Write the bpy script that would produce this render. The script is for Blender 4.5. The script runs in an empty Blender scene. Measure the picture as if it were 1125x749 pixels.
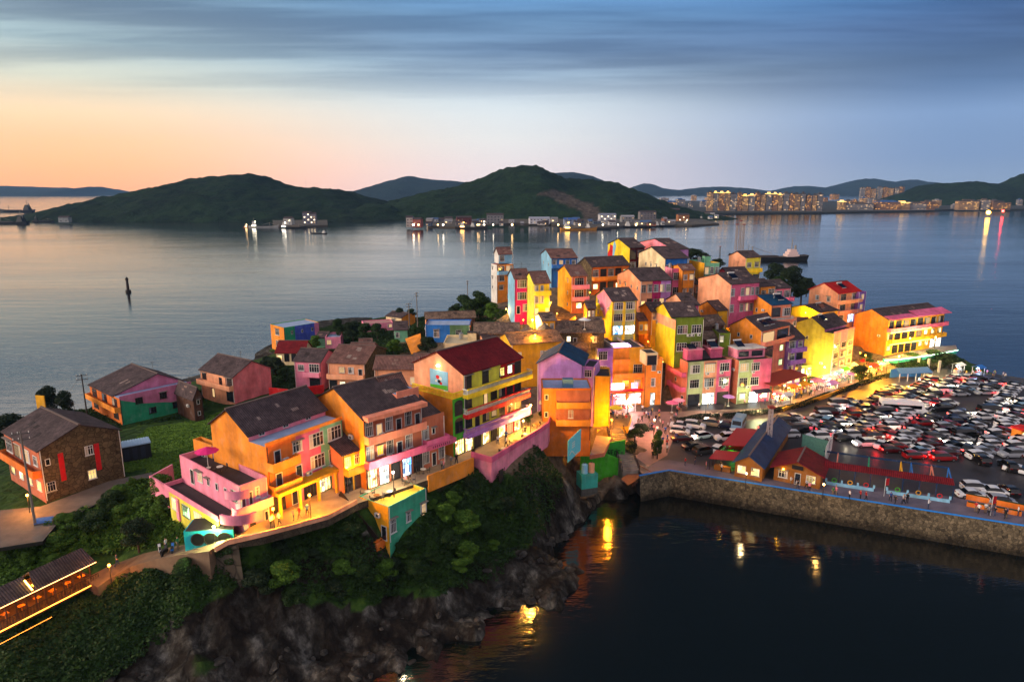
import bpy, bmesh, math, random
import numpy as np
from mathutils import Vector, Matrix, noise
random.seed(7); rng = np.random.default_rng(7)
R = math.radians
scene = bpy.context.scene
COL = scene.collection

# ------------------------------------------------------------------ camera
CH, CP, CF = 54.0, R(12.5), 750.0
cam_d = bpy.data.cameras.new("camera"); cam = bpy.data.objects.new("camera", cam_d); COL.objects.link(cam)
cam.location = (0, 0, CH); cam.rotation_euler = (R(90) - CP, 0, 0)
cam_d.sensor_width = 36; cam_d.lens = 24.0; cam_d.clip_start = 1; cam_d.clip_end = 60000
scene.camera = cam

def ray(x, y):
    u = (x - 562.5) / CF; v = (y - 374.5) / CF
    return (u, math.cos(CP) - v * math.sin(CP), -math.sin(CP) - v * math.cos(CP))
def at(x, y, z=0.0):
    d = ray(x, y); t = (z - CH) / d[2]
    return (d[0] * t, d[1] * t, z)
def atd(x, y, Y):
    d = ray(x, y); t = Y / d[1]
    return (d[0] * t, Y, CH + d[2] * t)
def proj(X, Y, Z):
    Z = Z - CH
    w = Y * math.cos(CP) - Z * math.sin(CP); b = -Y * math.sin(CP) - Z * math.cos(CP)
    return 562.5 + CF * X / w, 374.5 + CF * b / w
def inpoly(x, y, P):
    c = False; n = len(P); j = n - 1
    for i in range(n):
        if (P[i][1] > y) != (P[j][1] > y) and x < (P[j][0] - P[i][0]) * (y - P[i][1]) / (P[j][1] - P[i][1]) + P[i][0]: c = not c
        j = i
    return c

# ------------------------------------------------------------------ materials
def lin(c):
    return tuple((v / 12.92 if v <= 0.04045 else ((v + 0.055) / 1.055) ** 2.4) for v in c)
C = dict(
 orange=(.94,.58,.18), deep=(.87,.46,.15), salmon=(.94,.58,.46), peach=(.94,.66,.50), pink=(.93,.56,.66), rose=(.88,.40,.56),
 hot=(.86,.10,.46), magenta=(.75,.12,.42), yellow=(.95,.83,.14), lemon=(.90,.88,.30), gold=(.93,.68,.12), cream=(.92,.84,.66),
 white=(.85,.85,.83), lilac=(.78,.55,.82), purple=(.55,.38,.74), blue=(.16,.45,.78), sky=(.52,.74,.86), teal=(.24,.66,.60),
 mint=(.50,.78,.62), sage=(.66,.72,.52), green=(.30,.72,.16), leafgreen=(.22,.60,.20), olive=(.42,.52,.12), red=(.82,.10,.12),
 maroon=(.36,.05,.10), brown=(.34,.22,.16), coral=(.88,.52,.42), grey=(.50,.50,.50), dark=(.10,.10,.11), seagreen=(.16,.58,.42),
 mauve=(.80,.48,.62), cyan=(.10,.70,.76), stone=(.36,.32,.27), wood=(.60,.38,.14), navy=(.10,.20,.34), concrete=(.52,.48,.44),
 terracotta=(.74,.42,.30), indigo=(.26,.34,.74), black=(.04,.04,.045))
MATS = {}
def newmat(name):
    m = bpy.data.materials.new(name); m.use_nodes = True
    nt = m.node_tree; b = nt.nodes["Principled BSDF"]
    return m, nt, b
def N(nt, t, **k):
    n = nt.nodes.new(t)
    for a, v in k.items():
        if a in n.inputs: n.inputs[a].default_value = v
        else: setattr(n, a, v)
    return n
def L(nt, a, b): nt.links.new(a, b)
def mixc(nt, fac, a, b, mode='MIX'):
    n = nt.nodes.new('ShaderNodeMix'); n.data_type = 'RGBA'; n.blend_type = mode
    for s, v in ((0, fac), (6, a), (7, b)):
        if hasattr(v, 'is_output') or isinstance(v, bpy.types.NodeSocket): nt.links.new(v, n.inputs[s])
        elif s == 0: n.inputs[0].default_value = v
        else: n.inputs[s].default_value = (*v[:3], 1)
    return n.outputs[2]
def ramp(nt, src, stops, interp='LINEAR'):
    n = nt.nodes.new('ShaderNodeValToRGB'); n.color_ramp.interpolation = interp
    e = n.color_ramp.elements
    while len(e) < len(stops): e.new(0.5)
    for i, (p, c) in enumerate(stops):
        e[i].position = p; e[i].color = (*c[:3], 1) if len(c) >= 3 else (c[0],) * 3 + (1,)
    if src is not None: nt.links.new(src, n.inputs[0])
    return n.outputs[0]
def objco(nt, scale=(1, 1, 1)):
    tc = nt.nodes.new('ShaderNodeTexCoord'); mp = nt.nodes.new('ShaderNodeMapping'); mp.inputs[3].default_value = scale
    nt.links.new(tc.outputs['Object'], mp.inputs[0]); return mp.outputs[0]
def noisef(nt, co, scale, detail=4, rough=.6):
    n = N(nt, 'ShaderNodeTexNoise'); n.inputs['Scale'].default_value = scale; n.inputs['Detail'].default_value = detail; n.inputs['Roughness'].default_value = rough
    nt.links.new(co, n.inputs['Vector']); return n.outputs['Fac']
def bump(nt, b, h, strength=.3, dist=.05):
    n = N(nt, 'ShaderNodeBump'); n.inputs['Strength'].default_value = strength; n.inputs['Distance'].default_value = dist
    nt.links.new(h, n.inputs['Height']); nt.links.new(n.outputs[0], b.inputs['Normal'])

def paint(c):
    key = ('paint', c)
    if key in MATS: return MATS[key]
    col = lin(C[c]) if isinstance(c, str) else lin(c)
    m, nt, b = newmat('wall_paint'); b.inputs['Roughness'].default_value = .8; b.inputs['Specular IOR Level'].default_value = .25
    co = objco(nt)
    st = noisef(nt, objco(nt, (.8, .8, .16)), 1.0, 8, .62)           # rain streaks
    bl = noisef(nt, co, .35, 5, .6)
    f = ramp(nt, st, [(.36, (.60, .57, .53)), (.60, (1, 1, 1))])
    f2 = ramp(nt, bl, [(.3, (.62, .60, .58)), (.6, (1.05, 1.05, 1.05))])
    fade = ramp(nt, noisef(nt, objco(nt, (1, 1, .6)), .9, 7, .75), [(.50, (0,)*3), (.66, (.30,)*3)])
    a = mixc(nt, fade, col, tuple(min(1, .55*x + .22) for x in col)); a = mixc(nt, .5, a, f, 'MULTIPLY'); a = mixc(nt, .9, a, f2, 'MULTIPLY')
    L(nt, a, b.inputs['Base Color'])
    bump(nt, b, noisef(nt, co, 6, 5, .7), .25, .03)
    MATS[key] = m; return m
def plain(name, c, rough=.6, metal=0.0, spec=.5, var=.15, sc=3.0):
    key = ('plain', name)
    if key in MATS: return MATS[key]
    col = lin(C[c]) if isinstance(c, str) else lin(c)
    m, nt, b = newmat(name); b.inputs['Roughness'].default_value = rough; b.inputs['Metallic'].default_value = metal; b.inputs['Specular IOR Level'].default_value = spec
    f = ramp(nt, noisef(nt, objco(nt), sc, 4), [(.3, (1 - var,) * 3), (.7, (1 + var * .4,) * 3)])
    L(nt, mixc(nt, 1.0, col, f, 'MULTIPLY'), b.inputs['Base Color'])
    MATS[key] = m; return m
def tiles(name, c1, c2, axis='x'):
    key = ('tiles', name, axis)
    if key in MATS: return MATS[key]
    m, nt, b = newmat(name); b.inputs['Roughness'].default_value = .85; b.inputs['Specular IOR Level'].default_value = .2
    co = objco(nt)
    w = N(nt, 'ShaderNodeTexWave'); w.bands_direction = 'X' if axis == 'x' else 'Y'; w.inputs['Scale'].default_value = 1.1; w.inputs['Distortion'].default_value = .25
    w.inputs['Detail'].default_value = 1; L(nt, co, w.inputs['Vector'])
    v = N(nt, 'ShaderNodeTexVoronoi'); v.inputs['Scale'].default_value = 3.2; L(nt, co, v.inputs['Vector'])
    bl = noisef(nt, co, .5, 6, .7)
    a = mixc(nt, v.outputs['Color'], lin(c1), lin(c2)); 
    a = mixc(nt, ramp(nt, bl, [(.35, (0, 0, 0)), (.7, (1, 1, 1))]), a, tuple(x * .55 for x in lin(c1)))
    a = mixc(nt, .75, a, ramp(nt, w.outputs['Fac'], [(0, (.35,) * 3), (.6, (1.25,) * 3)]), 'MULTIPLY')
    L(nt, a, b.inputs['Base Color']); bump(nt, b, w.outputs['Fac'], .8, .08)
    MATS[key] = m; return m
def stonemat(name, c1, c2, scale=2.0):
    key = ('stone', name)
    if key in MATS: return MATS[key]
    m, nt, b = newmat(name); b.inputs['Roughness'].default_value = .9; b.inputs['Specular IOR Level'].default_value = .2
    co = objco(nt)
    v = N(nt, 'ShaderNodeTexVoronoi'); v.inputs['Scale'].default_value = scale; L(nt, co, v.inputs['Vector'])
    d = N(nt, 'ShaderNodeTexVoronoi'); d.feature = 'DISTANCE_TO_EDGE'; d.inputs['Scale'].default_value = scale; L(nt, co, d.inputs['Vector'])
    g = N(nt, 'ShaderNodeRGBToBW'); L(nt, v.outputs['Color'], g.inputs[0])
    a = mixc(nt, g.outputs[0], lin(c1), lin(c2))
    a = mixc(nt, .8, a, ramp(nt, noisef(nt, co, .4, 6, .7), [(.3, (.5,) * 3), (.7, (1.15,) * 3)]), 'MULTIPLY')
    mort = ramp(nt, d.outputs['Distance'], [(0, (.35,) * 3), (.08, (1,) * 3)])
    a = mixc(nt, 1.0, a, mort, 'MULTIPLY')
    L(nt, a, b.inputs['Base Color']); bump(nt, b, d.outputs['Distance'], .6, .15)
    MATS[key] = m; return m
def emis(name, c, s, base=(.8, .8, .8)):
    key = ('emis', name)
    if key in MATS: return MATS[key]
    m, nt, b = newmat(name); b.inputs['Base Color'].default_value = (*lin(base), 1)
    b.inputs['Emission Color'].default_value = (*lin(c), 1); b.inputs['Emission Strength'].default_value = s
    MATS[key] = m; return m
def shoplit(name, c1, c2, s, scale=1.3):
    """lit interior seen through the glass: goods, walls, curtains of uneven brightness"""
    key = ('shop', name)
    if key in MATS: return MATS[key]
    m, nt, b = newmat(name); b.inputs['Base Color'].default_value = (.05, .05, .05, 1); b.inputs['Roughness'].default_value = .15
    co = N(nt, 'ShaderNodeTexCoord').outputs['Object']
    oi = N(nt, 'ShaderNodeObjectInfo'); ad = N(nt, 'ShaderNodeVectorMath', operation='ADD'); L(nt, co, ad.inputs[0])
    sc = N(nt, 'ShaderNodeVectorMath', operation='SCALE'); sc.inputs[0].default_value = (40, 40, 40); L(nt, oi.outputs['Random'], sc.inputs['Scale']); L(nt, sc.outputs[0], ad.inputs[1])
    mp = N(nt, 'ShaderNodeMapping'); mp.inputs[3].default_value = (1, 1, .8); L(nt, ad.outputs[0], mp.inputs[0])
    v = N(nt, 'ShaderNodeTexVoronoi'); v.distance = 'CHEBYCHEV'; v.inputs['Scale'].default_value = scale; L(nt, mp.outputs[0], v.inputs['Vector'])
    g = N(nt, 'ShaderNodeSeparateColor'); L(nt, v.outputs['Color'], g.inputs[0])
    a = mixc(nt, g.outputs[0], lin(c1), lin(c2))
    st = ramp(nt, g.outputs[1], [(.0, (.12,) * 3), (.55, (.9,) * 3), (1, (1.6,) * 3)])
    mul = N(nt, 'ShaderNodeMath', operation='MULTIPLY'); mul.inputs[1].default_value = s; L(nt, st, mul.inputs[0])
    L(nt, a, b.inputs['Emission Color']); L(nt, mul.outputs[0], b.inputs['Emission Strength'])
    MATS[key] = m; return m

def glassmat():
    m, nt, b = newmat('window_glass'); b.inputs['Roughness'].default_value = .08; b.inputs['Specular IOR Level'].default_value = .8
    oi = N(nt, 'ShaderNodeObjectInfo')
    L(nt, ramp(nt, oi.outputs['Random'], [(0, (.012, .014, .02)), (.6, (.02, .025, .035)), (1, (.07, .06, .05))]), b.inputs['Base Color'])
    b.inputs['Emission Color'].default_value = (1, .62, .28, 1); L(nt, ramp(nt, oi.outputs['Random'], [(.84, (0,)*3), (.86, (.55,)*3)], 'CONSTANT'), b.inputs['Emission Strength'])
    return m
GLASS = glassmat()
FRAME_W = plain('white_frame', (.80, .80, .78), .5, var=.08)
FRAME_D = plain('dark_frame', (.16, .13, .12), .5)
ROOF_BR = lambda ax='x': tiles('brown_clay_tiles', (.42, .30, .28), (.56, .42, .38), ax)
ROOF_DK = lambda ax='x': tiles('dark_slate_tiles', (.27, .23, .24), (.40, .34, .34), ax)
ROOF_MR = lambda ax='x': tiles('maroon_tiles', (.42, .07, .11), (.50, .11, .13), ax)
ROOF_RD = lambda ax='x': tiles('red_tiles', (.72, .08, .09), (.80, .14, .12), ax)
ROOF_TL = lambda ax='x': tiles('teal_tiles', (.05, .24, .38), (.08, .32, .46), ax)
ROOF_OLD = lambda ax='x': tiles('weathered_tiles', (.34, .28, .25), (.62, .52, .44), ax)
ROOF_BL = lambda ax='x': tiles('blue_sheet', (.10, .22, .38), (.13, .26, .42), ax)
FLATROOF = plain('flat_roof_screed', (.42, .42, .44), .85, var=.35, sc=.7)
FLATBLUE = plain('pale_blue_roof_sheet', (.58, .66, .78), .6, var=.25, sc=.8)
FLATDARK = plain('dark_roof_felt', (.17, .15, .16), .8, var=.4, sc=.9)
ROOFS = dict(br=ROOF_BR, dk=ROOF_DK, mr=ROOF_MR, rd=ROOF_RD, tl=ROOF_TL, old=ROOF_OLD, bl=ROOF_BL)
LITS = dict(
 l=shoplit('lit_room_warm', (1, .72, .30), (1, .86, .55), 1.6, .8), L=shoplit('lit_room_bright', (1, .85, .45), (1, .95, .8), 2.6, .8),
 s=shoplit('lit_shop_warm', (1, .62, .18), (1, .92, .70), 2.6, 1.6), c=shoplit('lit_shop_white', (.85, .95, 1), (1, .9, .75), 2.6, 1.6),
 y=shoplit('lit_room_yellow', (1, .62, .05), (1, .78, .15), 2.2, .6), b=shoplit('lit_shop_blue', (.25, .65, 1), (1, 1, 1), 2.4, 1.5),
 r=shoplit('lit_shop_pink', (1, .25, .35), (1, .9, .8), 3.8, 1.8), G=shoplit('lit_room_green', (.55, 1, .6), (.9, 1, .6), 2.0, .8))

# ------------------------------------------------------------------ mesh builder
class MB:
    def __init__(s): s.v = []; s.f = []; s.m = []
    def quad(s, pts, m=0):
        i = len(s.v); s.v += [tuple(p) for p in pts]; s.f.append(tuple(range(i, i + len(pts)))); s.m.append(m)
    def box(s, x0, x1, y0, y1, z0, z1, m=0, top=None):
        i = len(s.v)
        s.v += [(x0,y0,z0),(x1,y0,z0),(x1,y1,z0),(x0,y1,z0),(x0,y0,z1),(x1,y0,z1),(x1,y1,z1),(x0,y1,z1)]
        s.f += [(i,i+3,i+2,i+1),(i+4,i+5,i+6,i+7),(i,i+1,i+5,i+4),(i+1,i+2,i+6,i+5),(i+2,i+3,i+7,i+6),(i+3,i,i+4,i+7)]
        s.m += [m, m if top is None else top, m, m, m, m]
    def prism(s, poly, z0, z1, m=0, top=None):
        """poly: ccw (x,y) or (x,y,z) list; z0 depth absolute, z1 absolute or None to use poly z"""
        n = len(poly); i = len(s.v)
        s.v += [(p[0], p[1], z0) for p in poly]; s.v += [(p[0], p[1], p[2] if z1 is None else z1) for p in poly]
        s.f.append(tuple(i + n + k for k in range(n))); s.m.append(m if top is None else top)
        s.f.append(tuple(i + n - 1 - k for k in range(n))); s.m.append(m)
        for k in range(n):
            j = (k + 1) % n; s.f.append((i + k, i + j, i + n + j, i + n + k)); s.m.append(m)
    def slab(s, a, b, c, d, t, m=0):
        """plate with top corners a b c d and thickness t downward"""
        i = len(s.v); s.v += [a, b, c, d] + [(p[0], p[1], p[2] - t) for p in (a, b, c, d)]
        s.f += [(i,i+1,i+2,i+3),(i+7,i+6,i+5,i+4),(i,i+4,i+5,i+1),(i+1,i+5,i+6,i+2),(i+2,i+6,i+7,i+3),(i+3,i+7,i+4,i)]; s.m += [m] * 6
    def tube(s, a, b, r0, r1=None, n=6, m=0, caps=True):
        r1 = r0 if r1 is None else r1
        a = Vector(a); b = Vector(b); d = (b - a)
        if d.length < 1e-6: return
        q = d.to_track_quat('Z', 'Y'); i = len(s.v)
        for c, r in ((a, r0), (b, r1)):
            for k in range(n):
                t = 2 * math.pi * k / n; s.v.append(tuple(c + q @ Vector((r * math.cos(t), r * math.sin(t), 0))))
        for k in range(n):
            j = (k + 1) % n; s.f.append((i + k, i + j, i + n + j, i + n + k)); s.m.append(m)
        if caps:
            s.f.append(tuple(i + n - 1 - k for k in range(n))); s.f.append(tuple(i + n + k for k in range(n))); s.m += [m, m]
    def bar(s, a, b, w, h, m=0):
        a = Vector(a); b = Vector(b); d = (b - a); q = d.to_track_quat('X', 'Z'); i = len(s.v)
        for c in (a, b):
            for y, z in ((-w/2,-h/2),(w/2,-h/2),(w/2,h/2),(-w/2,h/2)): s.v.append(tuple(c + q @ Vector((0, y, z))))
        s.f += [(i,i+3,i+2,i+1),(i+4,i+5,i+6,i+7),(i,i+1,i+5,i+4),(i+1,i+2,i+6,i+5),(i+2,i+3,i+7,i+6),(i+3,i,i+4,i+7)]; s.m += [m] * 6
    def cone(s, c, r, z0, z1, n=8, m=0, r1=0.0, zl=None):
        i = len(s.v)
        for k in range(n): s.v.append((c[0] + r * math.cos(2*math.pi*k/n), c[1] + r * math.sin(2*math.pi*k/n), z0))
        s.v.append((c[0], c[1], z1))
        for k in range(n): s.f.append((i + k, i + (k + 1) % n, i + n)); s.m.append(m)
        s.f.append(tuple(i + n - 1 - k for k in range(n))); s.m.append(m)
    def mesh(s, name, mats):
        me = bpy.data.meshes.new(name); me.from_pydata(s.v, [], s.f)
        for m in (mats if isinstance(mats, (list, tuple)) else [mats]): me.materials.append(m)
        if s.m: me.polygons.foreach_set('material_index', s.m)
        me.update(); return me
    def build(s, name, mats, parent=None, loc=(0, 0, 0), rot=0.0, smooth=False):
        me = s.mesh(name, mats)
        if smooth: me.shade_smooth()
        return link(name, me, parent, loc, rot)
def link(name, data, parent=None, loc=(0, 0, 0), rot=0.0):
    o = bpy.data.objects.new(name, data); COL.objects.link(o)
    if parent is not None: o.parent = parent
    o.location = loc
    o.rotation_euler = rot if isinstance(rot, (tuple, list)) else (0, 0, rot)
    return o
def tag(o, label=None, cat=None, group=None, kind=None):
    if label: o['label'] = label
    if cat: o['category'] = cat
    if group: o['group'] = group
    if kind: o['kind'] = kind
    return o
def empty(name, loc, rz, label, cat, group=None):
    o = link(name, None, None, loc, rz); o.empty_display_size = .5
    return tag(o, label, cat, group)
def copy_tree(o, parent=None):
    c = o.copy(); COL.objects.link(c)
    if parent is not None: c.parent = parent
    for ch in o.children: copy_tree(ch, c)
    return c
ORD = "first second third fourth fifth sixth seventh eighth ninth tenth eleventh twelfth thirteenth fourteenth fifteenth sixteenth seventeenth eighteenth nineteenth twentieth".split()
def nth(i):
    if i < 20: return ORD[i]
    t = ["twenty", "thirty", "forty", "fifty", "sixty"][(i + 1) // 10 - 2]; u = (i + 1) % 10
    return {"twenty": "twentieth", "thirty": "thirtieth", "forty": "fortieth", "fifty": "fiftieth", "sixty": "sixtieth"}[t] if u == 0 else t + "-" + ORD[u - 1]
def pl(name, loc, power, color, radius=.15, parent=None):
    d = bpy.data.lights.new(name, 'POINT'); d.energy = power; d.color = lin(color); d.shadow_soft_size = radius
    return link(name, d, parent, loc)
# ------------------------------------------------------------------ window, door and shop kit (local: X along wall, -Y outward, origin at sill centre on the wall)
_WM = {}
CURT = [plain('curtain_%d' % i, c, .9) for i, c in enumerate(((.70,.66,.58), (.55,.42,.40), (.42,.50,.56), (.75,.72,.70)))]; CONC = plain('concrete_hood', (.50,.47,.44), .9, var=.3)
def win_meshes(w, h, style, frame):
    key = (round(w, 2), round(h, 2), style, frame)
    if key in _WM: return _WM[key]
    fr = MB(); t = .09; p = .08
    fr.box(-w/2, w/2, -p, 0.02, 0, t); fr.box(-w/2, w/2, -p, .02, h - t, h)
    fr.box(-w/2, -w/2 + t, -p, .02, t, h - t); fr.box(w/2 - t, w/2, -p, .02, t, h - t)
    nm = {'w': 2, 'W': 3, 'n': 0, 'd': 0, 'S': 3, 'g': 0, 'a': 1}[style]
    for i in range(nm if nm else 0):
        x = -w/2 + w * (i + 1) / (nm + 1); fr.box(x - .035, x + .035, -p + .01, .02, t, h - t)
    if style in 'wWS': fr.box(-w/2 + t, w/2 - t, -p + .012, .02, h * .68, h * .68 + .06)
    if style in 'wW': fr.box(-w/2 - .08, w/2 + .08, -.14, .0, -.07, -.001)
    pa = MB(); pa.box(-w/2 + t*.6, w/2 - t*.6, -.035, .015, t*.6, h - t*.6)
    fm = fr.mesh('window', FRAME_W if frame == 'w' else FRAME_D); pm = pa.mesh('pane', GLASS)
    _WM[key] = (fm, pm); return _WM[key]
def put(parent, face, u, z, name, mesh, dims):
    Lx, D, y0 = dims
    if face == 'f': loc = (u, y0, z); r = 0
    elif face == 'l': loc = (0, D - u, z); r = -math.pi/2
    elif face == 'r': loc = (Lx, u, z); r = math.pi/2
    else: loc = (Lx - u, D, z); r = math.pi
    return link(name, mesh, parent, loc, r)
def lit_mat(o, mat):
    o.material_slots[0].link = 'OBJECT'; o.material_slots[0].material = mat
_AC = None
def ac_mesh():
    global _AC
    if _AC is None:
        b = MB(); b.box(-.4, .4, -.42, -.1, 0, .55, 0); b.box(-.3, .3, -.10, 0, .02, .08, 0); b.tube((0.1, -.43, .28), (0.1, -.425, .28), .2, n=10, m=1)
        _AC = b.mesh('air_conditioner', [FRAME_W, FRAME_D])
    return _AC
def opening(parent, face, u, z, cell, fh, tok, dims, frame='w'):
    """one token of a facade row"""
    if tok in '. ': return
    lit = None
    w = min(1.5, cell * .62); h = min(1.45, fh * .48); st = 'w'; nm = 'window'; sill = z + fh * .30
    if tok == 'W': w = min(2.5, cell * .76); h = min(2.0, fh * .62); st = 'W'; sill = z + fh * .22
    elif tok == 'n': w = .65; h = 1.0; st = 'n'; sill = z + fh * .34
    elif tok in 'dD': w = min(1.0, cell * .6); h = 2.1; st = 'd'; nm = 'door'; sill = z + .03; lit = LITS['y'] if tok == 'D' else None
    elif tok == 'g': w = cell * .8; h = fh * .80; st = 'g'; nm = 'shop_opening'; sill = z + .02; frame = 'd'
    elif tok in 'scbrS': w = cell * .84; h = fh * .80; st = 'S'; nm = 'shopfront'; sill = z + .02; frame = 'd'; lit = LITS[tok] if tok != 'S' else None
    elif tok in 'lLyG': lit = LITS[tok]
    elif tok == 'a': w = min(1.9, cell * .7); h = fh * .62; st = 'a'; sill = z + fh * .2; frame = 'd'
    fm, pm = win_meshes(w, h, st, frame)
    f = put(parent, face, u, sill, nm, fm, dims)
    p = link('pane', pm, f, (0, 0, 0))
    if lit is not None: lit_mat(p, lit)
    wr = random.random()
    if st in 'wW' and lit is None and wr < .45:                    # curtains half drawn
        cw = w * random.choice([.22, .3, .42]); cb = MB(); s_ = random.choice([-1, 1]); cb.box(min(s_*w/2*.92, s_*(w/2 - cw)), max(s_*w/2*.92, s_*(w/2 - cw)), -.05, -.036, .1, h - .1)
        cb.build('curtain', CURT[random.randrange(4)], p)
    if st in 'wWn' and .35 < wr < .62:
        cb = MB(); cb.box(-w/2 - .15, w/2 + .15, -.5, 0, h + .12, h + .2); cb.build('window_hood', CONC, f)
    if st in 'wW' and wr > .80:                                    # burglar bars
        cb = MB()
        for q in range(int(w/.22)): cb.box(-w/2 + q*.22 + .05, -w/2 + q*.22 + .08, -.22, -.19, 0, h)
        cb.box(-w/2, w/2, -.22, -.18, 0, .04); cb.box(-w/2, w/2, -.22, -.18, h - .04, h); cb.build('window_bars', FRAME_D, f)
    if tok == 'a':
        b = MB(); n = 8
        b.v = [(0, -.09, 0)] + [(w/2 * math.cos(math.pi * k / n), -.09, w/2 * .6 * math.sin(math.pi * k / n)) for k in range(n + 1)]
        b.v += [(x, .01, zz) for x, _, zz in list(b.v)]
        for k in range(1, n + 1): b.f.append((0, k, k + 1) if False else (0, k + 1, k)); b.m.append(0); b.f.append((k, k + 1, k + n + 3, k + n + 2)); b.m.append(0)
        b.build('window_arch', FRAME_D, f, (0, 0, h))
    return f
def rowtokens(parent, face, spec, length, z0, H, dims, frame='w', fh=None, off=0.0):
    rows = spec.split('|'); n = len(rows); h = (H / n) if fh is None else fh
    for i, row in enumerate(rows):
        z = z0 + H - (i + 1) * h
        if not row: continue
        cell = length / len(row)
        for k, tok in enumerate(row): opening(parent, face, off + (k + .5) * cell, z, cell, h, tok, dims, frame)
def balcony(parent, face, u0, u1, z, dims, col, kind='solid', dep=1.15, rail=None, hh=.95):
    """slab with parapet or balustrade; child of the house"""
    b = MB(); n = u1 - u0
    b.box(0, n, -dep, 0.0, -.18, 0)
    if kind == 'solid':
        b.box(0, n, -dep, -dep + .12, 0, hh); b.box(0, .12, -dep + .12, 0, 0, hh); b.box(n - .12, n, -dep + .12, 0, 0, hh)
    elif kind == 'fascia':
        b.box(-.03, n + .03, -dep - .03, 0, -.62, -.181)
        b.box(-.03, n + .03, -dep - .06, -dep + .18, -.18, .12); b.box(-.03, n + .03, -dep - .04, -dep + .16, hh - .20, hh - .06)
    o = put(parent, face, u0 if face != 'l' else u0, z, 'balcony', b.mesh('balcony', paint(col)), dims)
    if kind != 'solid':
        r = MB(); c = 0; hh = hh - .08
        def run(ax, a0, a1, fixed):
            k = a0 + .1
            while k < a1:
                if ax == 'x': r.box(k - .05, k + .05, fixed - .05, fixed + .05, .1, hh - .1)
                else: r.box(fixed - .05, fixed + .05, k - .05, k + .05, .1, hh - .1)
                k += .3
            if ax == 'x': r.box(a0, a1, fixed - .08, fixed + .08, hh - .12, hh); r.box(a0, a1, fixed - .08, fixed + .08, 0, .1)
            else: r.box(fixed - .08, fixed + .08, a0, a1, hh - .12, hh); r.box(fixed - .08, fixed + .08, a0, a1, 0, .1)
        run('x', 0, n, -dep + .1); run('y', -dep + .2, 0, .1); run('y', -dep + .2, 0, n - .1)
        r.build('balustrade', paint(rail or ('lilac' if col == 'purple' else 'white')), o)
    return o
_SOL = None
def solar(parent, x, y, z, rz=0.0):
    global _SOL
    if _SOL is None:
        b = MB(); b.slab((-1, -1, .3), (1, -1, .3), (1, .9, 1.25), (-1, .9, 1.25), .07, 0)
        b.box(-.9, -.84, .8, .86, 0, 1.2, 1); b.box(.84, .9, .8, .86, 0, 1.2, 1); b.box(-.9, .9, -.9, -.84, 0, .25, 1)
        b.tube((-1.05, .95, 1.4), (1.05, .95, 1.4), .22, n=8, m=1)
        _SOL = b.mesh('solar_heater', [plain('solar_glass', (.05, .09, .18), .12, var=.1), FRAME_W])
    return link('solar_heater', _SOL, parent, (x, y, z), rz)

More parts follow.
